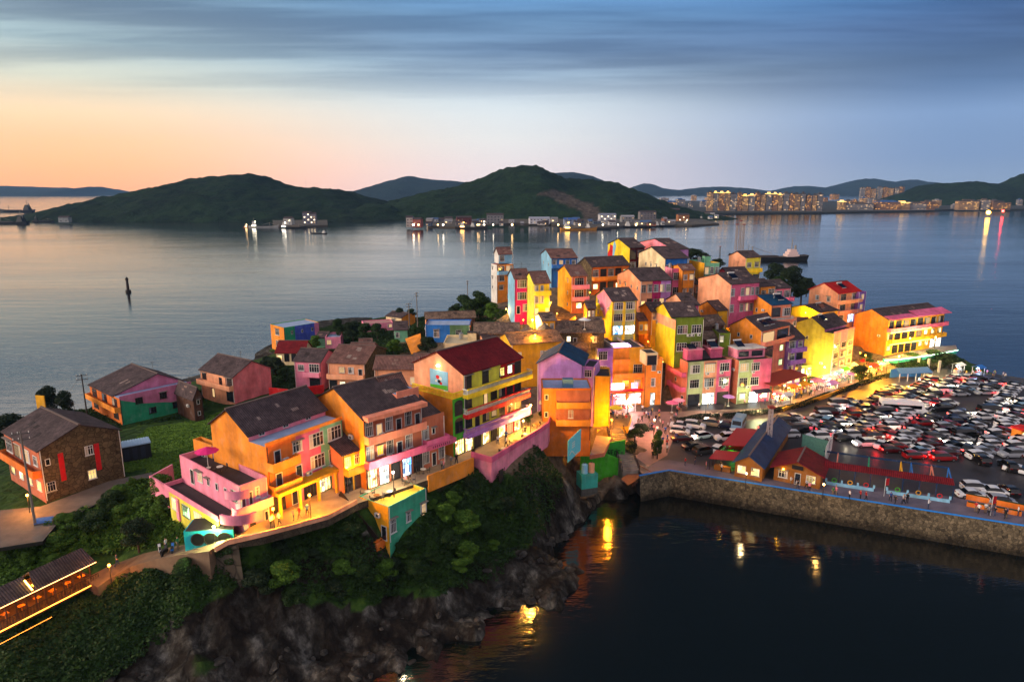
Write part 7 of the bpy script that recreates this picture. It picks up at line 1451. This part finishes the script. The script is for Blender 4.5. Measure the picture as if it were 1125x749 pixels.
# teal wall with round openings
P0 = Vector(at(206,603,12.2)); P1 = Vector(at(257,594,13.0)); d = P1-P0; d.z = 0; yw = math.atan2(d.y, d.x); lw = d.length
o = empty('round_window_wall', (P0.x, P0.y, 12.2), yw, 'teal garden wall pierced by round dark openings in front of the pink terrace house', 'garden wall')
b = MB(); b.box(0, lw, 0, .25, -1.5, 2.3); b.box(0, lw, -.02, 3.0, 2.301, 2.45, 1); b.box(-.25, -.001, 0, 3.0, -1.5, 2.3, 0); b.build('wall', [paint('cyan'), FLATDARK], o)
for k, (u, rr_) in enumerate(((.24, .75), (.52, .8), (.80, .75))):
    b = MB(); b.quad([(u*lw + rr_*math.cos(2*math.pi*i/20), -.02, 1.2 + rr_*math.sin(2*math.pi*i/20)) for i in range(20)], 0)
    for i in range(20): a0, a1 = 2*math.pi*i/20, 2*math.pi*(i+1)/20; b.bar((u*lw + rr_*math.cos(a0), -.06, 1.2 + rr_*math.sin(a0)), (u*lw + rr_*math.cos(a1), -.06, 1.2 + rr_*math.sin(a1)), .1, .1, 1)
    b.build('round_opening', [plain('opening_dark', (.02,.025,.03), .5), FRAME_D], o)
b = MB(); b.tube((lw*.72, -.8, 0), (lw*.72, -.8, .9), .42, .38, 12); tag(b.build('red_barrel', paint('coral'), None, tuple(o.location), yw), 'red orange barrel in front of the teal round-window wall', 'barrel')
# container
P0 = Vector(at(131,492,12.3)); o = empty('container_cabin', (P0.x, P0.y, 9.7), R(35), 'dark container cabin with blue white ribbed roof beside the stone house', 'cabin'); b = MB(); b.box(0,4.6,0,3,-1,2.5); b.build('body', plain('navy_steel', (.10,.13,.18), .6, var=.3), o); b = MB(); b.box(-.1,4.7,-.1,3.1,2.5,2.65)
for k in range(12): b.box(k*.4-.05, k*.4+.05, -.1, 3.1, 2.65, 2.72)
b.build('roof', plain('ribbed_roof', (.62,.74,.84), .5), o)
for u in (1.0, 2.2, 3.4): b = MB(); b.box(u-.35,u+.35,-.05,0,.2,2.1); b.build('door_panel', plain('navy_panel', (.14,.18,.26), .5), o)
# utility poles
def upole(x, yb, z, yt, label, arm=1.0, rz=.4, col=(.42,.40,.38)):
    X, Y, _ = at(x, yb, z); h = atd(x, yt, Y)[2] - z; o = empty('utility_pole', (X, Y, z), rz, label, 'utility pole'); b = MB(); b.tube((0,0,-.5),(0,0,h),.17,.11,8); b.build('pole', plain('pole_concrete_%s' % str(col), col, .8), o)
    for k, zz in enumerate((h-.3, h-1.1)):
        b = MB(); b.bar((-arm,0,zz),(arm,0,zz),.1,.12); ca_ = b.build('crossarm', plain('crossarm_steel', (.30,.28,.27), .7), o)
        for s in (-.9,-.3,.9): b = MB(); b.tube((s*arm,0,zz+.05),(s*arm,0,zz+.3),.05); b.build('insulator', FRAME_W, ca_)
    return Vector((X, Y, z + h))
T1 = upole(39, 577, 10.5, 474, 'pale tilted utility pole rising from the bushes before the stone house'); T2 = upole(98, 472, 6, 411, 'dark utility pole behind the orange balcony of the mural house', col=(.18,.15,.13)); T3 = upole(459, 368, 13.5, 321, 'tallest utility pole by the blue house against the sea', .6); T4 = upole(450, 362, 13, 333, 'shorter utility pole left of the tallest one', .9)
T5 = upole(514, 346, 16, 308, 'thin pole on the skyline left of the blue tower house', .4); 
def wire(a, c, sag, label):
    b = MB(); prev = None
    for i in range(13):
        t = i/12; p = a.lerp(c, t); p.z -= sag*4*t*(1-t)
        if prev is not None: b.tube(prev, p, .025, n=4, caps=False)
        prev = p
    tag(b.build('overhead_wire', FRAME_D), label, 'wire')
wire(T1, T2, 1.2, 'overhead wire between the tilted pole and the dark pole'); wire(T4, T3, .5, 'overhead wire between the two poles near the blue house')
def bike(x, y, z, c, label):
    X, Y, _ = at(x, y, z); o = empty('motor_scooter', (X, Y, z), pr.uniform(0, 3), label, 'scooter'); b = MB(); b.bar((-.6,0,.55),(.1,0,.6),.3,.35); b.bar((.1,0,.3),(.55,0,.95),.3,.12); b.bar((-.5,0,.35),(.4,0,.28),.28,.1); b.build('body', plain('scooter_%s' % c, c, .4), o)
    for s in (-.6, .6): b = MB(); b.tube((s,-.06,.26),(s,.06,.26),.26,n=10); b.build('wheel', TYRE, o)
    b = MB(); b.bar((-.7,0,.78),(0,0,.76),.26,.1); b.build('seat', TYRE, o); b = MB(); b.bar((.5,-.32,1.02),(.5,.32,1.02),.05,.05); b.build('handlebar', FRAME_D, o)
for x, y, z, c, t in ((176,607,10.7,'white','white scooter leftmost on the lane by the teal wall'),(181,609,10.8,'black','black scooter second on the lane by the teal wall'),(190,606,11.1,'blue','blue scooter third on the lane by the teal wall'),(48,592,8.4,'red','red scooter under the blue cover near the tilted pole'),(54,594,8.4,'white','white scooter beside the red one near the tilted pole'),(686,505,4.7,'black','black scooter at the foot of the stairs')): bike(x, y, ground(*at(x, y, z)[:2]) + .05 if x < 60 else z, c, t)
X, Y, _ = at(51, 589, 8.5); b = MB(); b.slab((-1,-.7,1.5),(1,-.7,1.4),(1,.7,1.6),(-1,.7,1.7),.05); o = empty('tarpaulin_shelter', (X, Y, ground(X, Y)), .4, 'small bright blue tarpaulin shelter near the tilted pole', 'shelter'); b.build('tarpaulin', paint('blue'), o)
for sx, sy in ((-.95,-.65),(.95,-.65),(.95,.65),(-.95,.65)): b = MB(); b.tube((sx,sy,0),(sx,sy,1.38),.03); b.build('post', FRAME_D, o)
# garden walls
def gwall(pts, z, h, c, label, t=.25):
    P = [Vector(at(x, y, z)) for x, y in pts]; b = MB()
    for p, q in zip(P, P[1:]): b.bar((p.x, p.y, z + h/2 - .8), (q.x, q.y, z + h/2 - .8), t, h + 1.6)
    tag(b.build('garden_wall', paint(c)), label, 'garden wall')
gwall([(296,433),(316,435),(330,441),(340,432),(356,430)], 9.2, 1.6, 'red', 'dark red garden wall below the pink house')
gwall([(545,368),(560,372),(575,366)], 18.6, 1.0, 'gold', 'lamp lit yellow wall under the narrow yellow house'); gwall([(604,356),(625,357),(632,352)], 21.5, 1.2, 'gold', 'lamp lit terrace wall left of the orange gable with pink balconies')
gwall([(860,452),(905,438),(930,428)], 4.52, .9, 'gold', 'low golden wall between hedge and stalls'); gwall([(640,372),(655,374)], 19, 1.0, 'gold', 'short lit wall below the pink triangle house'); gwall([(166,533),(186,546),(197,560)], 13.6, 1.5, 'pink', 'pale pink yard wall at the left of the rounded pink house')
gwall([(167,532),(190,519)], 13.6, 1.3, 'pink', 'pink back yard wall of the rounded pink house')
# orange sail awning
P = [at(445,372,16), at(462,366,17), at(464,384,15), at(452,389,14.5)]; b = MB(); b.slab(P[3], P[2], P[1], P[0], .06); o = b.build('sail_awning', paint('orange')); tag(o, 'orange sail awning on the slope left of the blue house', 'awning')
# yellow door wall behind the stone house
X, Y, _ = at(60, 462, 6.5); b = MB(); b.box(-1,1,-.1,.1,0,6.5); o = b.build('painted_board', paint('gold'), None, (X, Y-3.2, 6.5), R(-10)); tag(o, 'tall yellow panel between two dark creeper grown towers', 'panel')
# headland platform
PL = [(970,394),(985,394),(1020,390),(1052,384),(1050,379),(1036,380),(1000,386),(978,392)]
deck('headland_platform', PL, 8.05, 1.2, [paint('teal'), pave('platform_paving', (.55,.52,.48))], None, 'white rimmed platform glowing along the edge of the headland', 'platform')
b = MB(); Q = [at(x, y, 8.1) for x, y in ((972,396),(985,395.5),(1020,391),(1052.5,385))]
for p, q in zip(Q, Q[1:]): b.bar((p[0],p[1],8.2),(q[0],q[1],8.2),.12,.16)
tag(b.build('rim_light', emis('rim_light_glow', (.75, 1, .85), 4)), 'thin glowing light strip on the rim of the headland platform', 'light strip')
for x, y, t in ((1008,406,'left'),(1019,407,'middle'),(1031,409,'right')):
    X, Y, _ = at(x, y, 4.5); b = MB(); b.box(-.25,.25,-.25,.25,0,3.4); tag(b.build('pale_column', paint('white'), None, (X, Y, 4.5)), '%s of three pale columns standing below the headland platform' % t, 'column')
X, Y, _ = at(1120, 483, 4.51); o = empty('orange_kiosk', (X, Y, 4.51), .3, 'orange and red kiosk with lit front at the right edge of the car park', 'kiosk'); b = MB(); b.box(-1.2,1.2,-1,1,0,2.4); b.build('body', paint('orange'), o); b = MB(); b.box(-1.4,1.4,-1.3,1.2,2.4,2.8); b.build('roof', paint('red'), o); b = MB(); b.box(-.8,.8,-1.05,-1.0,.9,1.8); b.build('lit_front', LITS['L'], o)
# ------------------------------------------------------------------ lamps
def lampthing(x, y, z, h, power, c, label, r=.17, name='street_lamp', glow=16):
    X, Y, _ = at(x, y, z + h); o = empty(name, (X, Y, z), pr.uniform(0, 6), label, 'street lamp'); b = MB(); b.tube((0,0,-.5),(0,0,h),.07,.05,6); b.build('pole', FRAME_D, o)
    b = bmesh.new(); bmesh.ops.create_icosphere(b, subdivisions=2, radius=r); me = bpy.data.meshes.new('lamp_head'); b.to_mesh(me); b.free(); me.materials.append(emis('lamp_glow_%s' % str(c), c, glow)); link('lamp_head', me, o, (0, 0, h + r)); pl('lamp_light', (0, 0, h + r*2 + .1) if False else (0, -.0, h - .25), power, c, .3, o)
    return o
YL = (1, .62, .10); WM = (1, .74, .30)
for x, y, z, h, p, c, t in [(715,350,19,3.6,1500,YL,'brightest yellow lamp in the village centre beside the dim orange house'),(702,338,20,3.0,700,YL,'yellow lamp right of the pink triangle house'),(588,369,17.6,6.0,1300,YL,'tall lane lamp between the two glowing gable cottages'),(585,352,19,5,800,(1,.8,.5),'white lane lamp above the old tiled roofs'),(605,333,23,3.2,900,YL,'lamp between the narrow yellow and orange gable houses'),(654,302,26,3.4,700,YL,'lamp in front of the orange guesthouse'),(697,291,27,3,500,WM,'lamp beside the heart painted house'),
    (804,340,19,4,1200,YL,'lamp under the right edge of the broad salmon gable'),(772,350,17,3,600,YL,'lamp over the brown sagging roof'),(816,347,17,3,900,YL,'lamp left of the salmon balcony house'),(868,330,16,4,900,WM,'lamp below the pink verandah house'),(885,344,15,4,420,(1,.78,.25),'lamp over the low lit yellow house'),(763,328,20,3,600,YL,'lamp under the tall orange house'),(730,330,21,2.6,600,YL,'lamp in the lane below the magenta bay house'),
    (669,445,9,4.2,1200,YL,'lamp at the blank yellow wall above the stairs'),(672,462,8.5,3.2,900,YL,'lamp at the head of the public stairs'),(583,446,14,4.6,900,WM,'brightest lamp at the right end of the mural hotel terrace'),(575,463,14,2.6,500,WM,'low lamp by the hotel terrace plants'),(381,514,14,3.6,1300,YL,'yellow lamp at the corner of the link house'),(300,560,14,2.6,420,YL,'lamp under the arcade of the row house'),(340,545,14,2.8,500,YL,'lamp by the lit shop of the row house'),(432,520,14,3,350,(1,.9,.7),'pale lamp below the salmon hotel shop'),
    (617,380,16,3,500,YL,'lamp over the yellow rear house roof'),(560,383,16,3,500,YL,'lamp left of the glowing gable cottages'),(880,407,4.6,4,550,YL,'lamp at the foot of the tall yellow wall'),(906,404,4.6,4,750,(1,.9,.65),'white lamp over the corner shop'),(862,424,4.6,3.4,700,WM,'lamp under the orange gable cafe'),(951,391,8,3,1100,YL,'lamp at the base of the orange headland hotel wall'),(965,398,6,3.2,1200,(1,.75,.2),'lamp in the golden stall street'),(988,392,6.5,3.2,1200,(1,.8,.3),'lamp left of the headland platform trees'),
    (1000,372,9.5,4,900,(1,.75,.25),'lamp on the headland hotel terrace'),(1028,371,9.5,4,1600,(1,.88,.6),'white lamp at the right of the headland hotel'),(235,580,12.6,2.4,300,(.95,1,.65),'pale green yard lamp behind the teal round-window wall'),(120,622,8.2,1.8,90,(1,.6,.15),'small lamp at the lane beside the lit restaurant'),(30,545,10.6,2.4,260,(1,.6,.2),'porch lamp of the stone house'),(640,352,19.5,3,400,YL,'lamp beside the white parasol in the upper lane'),
    (690,440,4.6,3.6,500,(1,.75,.75),'pinkish lamp before the glowing shop'),(719,462,4.6,3.6,420,(1,.72,.55),'lamp on the square by the crowd'),(776,440,4.6,3.2,260,(1,.9,.8),'lamp in front of the peach shop of the pink row'),(836,436,4.6,3.2,500,(.95,.95,.7),'lamp in front of the sage and pink house'),(905,533,4.6,2.6,30,(1,.75,.4),'low lamp at the cabin corner of the promenade'),(820,521,4.6,2.5,45,(1,.85,.6),'lamp at the front of the blue roofed shed')]:
    lampthing(x, y, z, h, p * 4.8, c, t)

for i, (x, y, z, p, t) in enumerate([(556,340,20.5,500,'by the foot of the pale blue side wall'),(575,352,19.5,500,'under the lime green shop base'),(612,345,22.3,700,'on the lit terrace between narrow yellow and orange gables'),(632,350,21,500,'before the white parasol house'),(648,322,24.5,500,'at the left end of the orange guesthouse'),(672,322,23.5,600,'between guesthouse and triangle house'),(684,300,26,450,'below the guesthouse eaves'),(745,332,21,600,'under the tall pink house'),(757,330,20.5,500,'under the white furniture balcony'),(776,318,23,450,'before the green fascia house'),
  (812,337,19.5,900,'in the lane under the long pink verandah'),(795,352,18,500,'behind the green cottage'),(834,344,18.5,600,'under the blue roofed balcony house'),(708,360,17.5,800,'below the dim orange house'),(712,376,16,700,'at the blank yellow side of the olive house'),(728,398,12,500,'in the gap left of the pink row'),(666,425,8,500,'in the gap right of the lilac annex'),(874,356,14.5,700,'below the purple fronted house roof'),(893,360,12,350,'between the low lit yellow and red roofed houses'),(926,360,12,600,'under the red roofed house balconies'),
  (884,418,4.6,350,'behind the corner shop'),(945,388,9,900,'in the gap left of the headland hotel'),(975,398,6,900,'at the golden end of the stall street'),(650,372,18,400,'beside the weathered house roof'),(620,392,14.5,400,'above the lilac roof'),(655,396,13,400,'behind the shop row side wall'),(545,385,15.5,450,'behind the maroon hotel roof'),(852,438,4.6,500,'at the orange cafe corner'),(940,412,4.6,900,'in front of the mauve window columns'),(922,418,4.6,700,'beside the brightest stall')]):
    lampthing(x, y, z, 2.6, p * 1.15, YL if i % 5 else WM, 'small yellow lane lamp ' + t, .14, 'lane_lamp', 50)
# ------------------------------------------------------------------ undergrowth on the slopes
def growth(name, label, region, per_m2, size, mat, hmin, hmax, clump=.25, slope_max=2.5, thr=None):
    mp = np.array([inpoly(*proj(X, Y, z), region) for X, Y, z in zip(Pg[:, 0], Pg[:, 1], Zg)]) & (Zg > 1.3) & (hfree > .6)
    ok = mp & (slope < slope_max)
    sel = np.nonzero(ok)[0]; n = int(len(sel) * per_m2); k = rng.choice(sel, n); X = Pg[k, 0] + rng.uniform(-.5, .5, n); Y = Pg[k, 1] + rng.uniform(-.5, .5, n)
    Z = np.array([ground(x, y) for x, y in zip(X, Y)]); w = np.array([noise.fractal(Vector((x*clump, y*clump, 2)), 1, 2, 3) for x, y in zip(X, Y)]); w2 = np.clip(w + .45, 0, 1)
    if thr is not None: q = w > thr; X, Y, Z, w2 = X[q], Y[q], Z[q], w2[q]
    # bushes are domes: height from a cellular pattern
    cell = np.array([1 - min(1, noise.voronoi(Vector((x*.55, y*.55, 0)))[0][0]*1.6) for x, y in zip(X, Y)])
    hgt = (hmin + (hmax-hmin)*w2*(.35 + .65*cell)); P = np.stack([X, Y, Z + hgt*rng.uniform(.45, 1.0, len(X))], 1)
    Nn = np.tile([0., 0., 1.], (len(P), 1)) + rng.normal(0, .4, P.shape); o = link(name, leaves(P, Nn, size, mat, name)); tag(o, label, None, None, 'stuff'); return o
growth('cliff_scrub', 'dense dark green scrub over the slope below the terraces', [(150,620),(240,607),(330,590),(392,562),(400,590),(440,600),(470,560),(520,512),(545,512),(560,530),(600,478),(625,500),(610,560),(590,590),(540,635),(500,645),(450,650),(400,662),(330,658),(280,640),(230,660),(180,705),(110,760),(0,760),(0,700)], 36, .42, LG, .1, 2.0)
growth('foreground_bushes', 'mid green bushes between the stone house yard and the coastal lane', [(0,600),(50,585),(110,555),(150,530),(180,530),(175,560),(197,570),(200,598),(150,603),(110,612),(60,622),(0,650)], 60, .40, LB, .3, 2.6)
growth('grass_slope', 'rough green grass covering the slope behind the front row', [(130,500),(165,470),(215,462),(290,438),(330,425),(345,440),(300,460),(230,475),(212,505),(190,530),(175,535),(160,515),(130,520)], 55, .28, LGR, .05, .38)
growth('shore_scrub', 'green scrub along the shore between the small cottages', [(0,462),(100,440),(290,425),(300,405),(340,395),(345,362),(400,352),(520,345),(560,358),(520,370),(470,382),(430,392),(360,392),(330,432),(290,432),(200,460),(130,470),(100,480),(0,500)], 22, .38, LG, .05, 1.1)
growth('hilltop_scrub', 'dark scrub behind the hilltop houses', [(760,290),(800,285),(860,300),(900,325),(890,345),(840,335),(790,310)], 30, .5, LD, .1, 1.6)
growth('headland_scrub', 'dark scrub on the cliff under the headland platform', [(975,396),(1052,386),(1062,405),(1050,412),(990,408)], 40, .4, LG, .1, 1.4)

# ------------------------------------------------------------------ dusk sky and light
w = bpy.data.worlds.new("World"); scene.world = w; w.use_nodes = True; nt = w.node_tree; bg = nt.nodes['Background']
tc = N(nt, 'ShaderNodeTexCoord'); sep = N(nt, 'ShaderNodeSeparateXYZ'); L(nt, tc.outputs['Generated'], sep.inputs[0])
def P_(z): return z  # ramp position = sine of elevation
def sr(*st): return [(p, lin(c)) for p, c in st]
Lr_ = ramp(nt, sep.outputs[2], sr((0, (.92,.60,.36)), (.03, (.94,.65,.39)), (.06, (.91,.69,.45)), (.09, (.84,.71,.54)), (.13, (.68,.68,.61)), (.17, (.53,.60,.61)), (.205, (.39,.46,.51)), (.245, (.37,.48,.55)), (.265, (.95,.90,.84)), (.33, (.90,.86,.82)), (.37, (.06,.08,.11)), (.74, (.05,.07,.10)), (.88, (.44,.49,.57)), (1, (.50,.54,.62))))  # unseen bright band and dark gap above the view, added to shape water reflections
Cr_ = ramp(nt, sep.outputs[2], sr((0, (.78,.72,.72)), (.03, (.78,.73,.72)), (.07, (.77,.76,.74)), (.115, (.69,.72,.73)), (.15, (.51,.58,.64)), (.18, (.36,.45,.55)), (.22, (.32,.44,.56)), (.245, (.30,.45,.60)), (.265, (.88,.87,.86)), (.33, (.80,.80,.80)), (.37, (.05,.08,.11)), (.74, (.04,.06,.10)), (.88, (.44,.49,.57)), (1, (.50,.54,.62))))  # bright zenith, out of view, added as ambient fill
Rr_ = ramp(nt, sep.outputs[2], sr((0, (.46,.52,.60)), (.04, (.40,.48,.60)), (.09, (.39,.48,.61)), (.12, (.28,.37,.50)), (.15, (.20,.28,.40)), (.19, (.23,.33,.48)), (.22, (.20,.34,.51)), (.245, (.22,.37,.56)), (.275, (.44,.48,.56)), (.31, (.40,.44,.52)), (.36, (.05,.07,.10)), (.74, (.04,.06,.09)), (.88, (.44,.49,.57)), (1, (.50,.54,.62))))
# azimuth blend: x component of the direction, left glow to right blue
def mr(src, a, b_):
    n = N(nt, 'ShaderNodeMapRange'); n.interpolation_type = 'SMOOTHSTEP'; n.inputs[1].default_value = min(a, b_); n.inputs[2].default_value = max(a, b_);
    if a > b_: n.inputs[3].default_value = 1; n.inputs[4].default_value = 0
    L(nt, src, n.inputs[0]); return n.outputs[0]
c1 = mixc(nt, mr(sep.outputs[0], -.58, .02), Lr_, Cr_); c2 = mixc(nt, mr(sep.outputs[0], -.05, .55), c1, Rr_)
# streaked cloud bands (long exposure), fixed in the sky by direction
mp = N(nt, 'ShaderNodeMapping'); mp.inputs[3].default_value = (.75, 1, 17)
ya = N(nt, 'ShaderNodeMath', operation='ABSOLUTE'); L(nt, sep.outputs[1], ya.inputs[0]); yb_ = N(nt, 'ShaderNodeMath', operation='MAXIMUM'); yb_.inputs[1].default_value = .15; L(nt, ya.outputs[0], yb_.inputs[0])
qx_ = N(nt, 'ShaderNodeMath', operation='DIVIDE'); L(nt, sep.outputs[0], qx_.inputs[0]); L(nt, yb_.outputs[0], qx_.inputs[1]); qz_ = N(nt, 'ShaderNodeMath', operation='DIVIDE'); L(nt, sep.outputs[2], qz_.inputs[0]); L(nt, yb_.outputs[0], qz_.inputs[1])
cxz = N(nt, 'ShaderNodeCombineXYZ'); L(nt, qx_.outputs[0], cxz.inputs[0]); L(nt, qz_.outputs[0], cxz.inputs[2]); L(nt, cxz.outputs[0], mp.inputs[0])
ns = N(nt, 'ShaderNodeTexNoise'); ns.inputs['Scale'].default_value = 1.5; ns.inputs['Detail'].default_value = 5; ns.inputs['Roughness'].default_value = .55; L(nt, mp.outputs[0], ns.inputs['Vector'])
band = N(nt, 'ShaderNodeMath', operation='MULTIPLY'); L(nt, ramp(nt, ns.outputs[0], [(.44, (0,)*3), (.56, (1,)*3)]), band.inputs[0]); L(nt, ramp(nt, sep.outputs[2], [(.10, (0,)*3), (.16, (.75,)*3), (.5, (.7,)*3)]), band.inputs[1])
c3 = mixc(nt, band.outputs[0], c2, mixc(nt, 1.0, c2, (.50, .53, .60), 'MULTIPLY'))
band2 = N(nt, 'ShaderNodeMath', operation='MULTIPLY'); L(nt, ramp(nt, ns.outputs[0], [(.30, (1,)*3), (.44, (0,)*3)]), band2.inputs[0]); L(nt, ramp(nt, sep.outputs[2], [(.08, (0,)*3), (.2, (.6,)*3)]), band2.inputs[1])
cb_ = None
c4 = mixc(nt, band2.outputs[0], c3, mixc(nt, 1.0, c3, (1.35, 1.3, 1.22), 'MULTIPLY'))
# paler pink dusk sky behind the camera, unseen, brightened to fill the facades
c5 = mixc(nt, mr(sep.outputs[1], .12, -.35), c4, (.41, .36, .39))
sk = N(nt, 'ShaderNodeTexSky'); sk.sky_type = 'NISHITA'; sk.sun_disc = False; sk.sun_elevation = R(1.5); sk.sun_rotation = R(-62)
nis = N(nt, 'ShaderNodeMix'); nis.data_type = 'RGBA'; nis.blend_type = 'ADD'; nis.inputs[0].default_value = .006; L(nt, c5, nis.inputs[6]); L(nt, sk.outputs[0], nis.inputs[7])
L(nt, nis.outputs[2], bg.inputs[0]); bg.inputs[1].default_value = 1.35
sd = bpy.data.lights.new('dusk_sun', 'SUN'); sd.energy = 2.7; sd.angle = R(26); sd.color = (1, .78, .60); so = link('dusk_sun', sd)
az = R(-62); el = R(16); dirv = Vector((math.sin(az)*math.cos(el), math.cos(az)*math.cos(el), math.sin(el))); 
az = R(-105); dirv = Vector((math.sin(az)*math.cos(el), math.cos(az)*math.cos(el), math.sin(el))); so.rotation_euler = dirv.to_track_quat('Z', 'Y').to_euler()
# haze
HAZE = True
if HAZE:
    b = MB(); b.box(-9500, 9500, -60, 8300, -6, 700); m = bpy.data.materials.new('haze'); m.use_nodes = True; nt = m.node_tree; nt.nodes.clear(); out = nt.nodes.new('ShaderNodeOutputMaterial'); pv = nt.nodes.new('ShaderNodeVolumePrincipled')
    pv.inputs['Color'].default_value = (.28, .56, 1, 1); pv.inputs['Density'].default_value = .00005; pv.inputs['Anisotropy'].default_value = 0.1; L(nt, pv.outputs[0], out.inputs['Volume']); tag(b.build('haze', m), 'thin evening haze over the bay', None, None, 'stuff')

scene.view_settings.view_transform = 'Standard'; scene.view_settings.look = 'None'; scene.view_settings.exposure = .62; scene.view_settings.gamma = 1; scene.view_settings.use_curve_mapping = False
cy = scene.cycles; cy.use_denoising = True; cy.max_bounces = 4; cy.diffuse_bounces = 2; cy.glossy_bounces = 2; cy.transmission_bounces = 1; cy.volume_bounces = 0; cy.transparent_max_bounces = 4; cy.caustics_reflective = False; cy.caustics_refractive = False; cy.sample_clamp_indirect = 3; cy.use_light_tree = True
scene.render.use_persistent_data = False
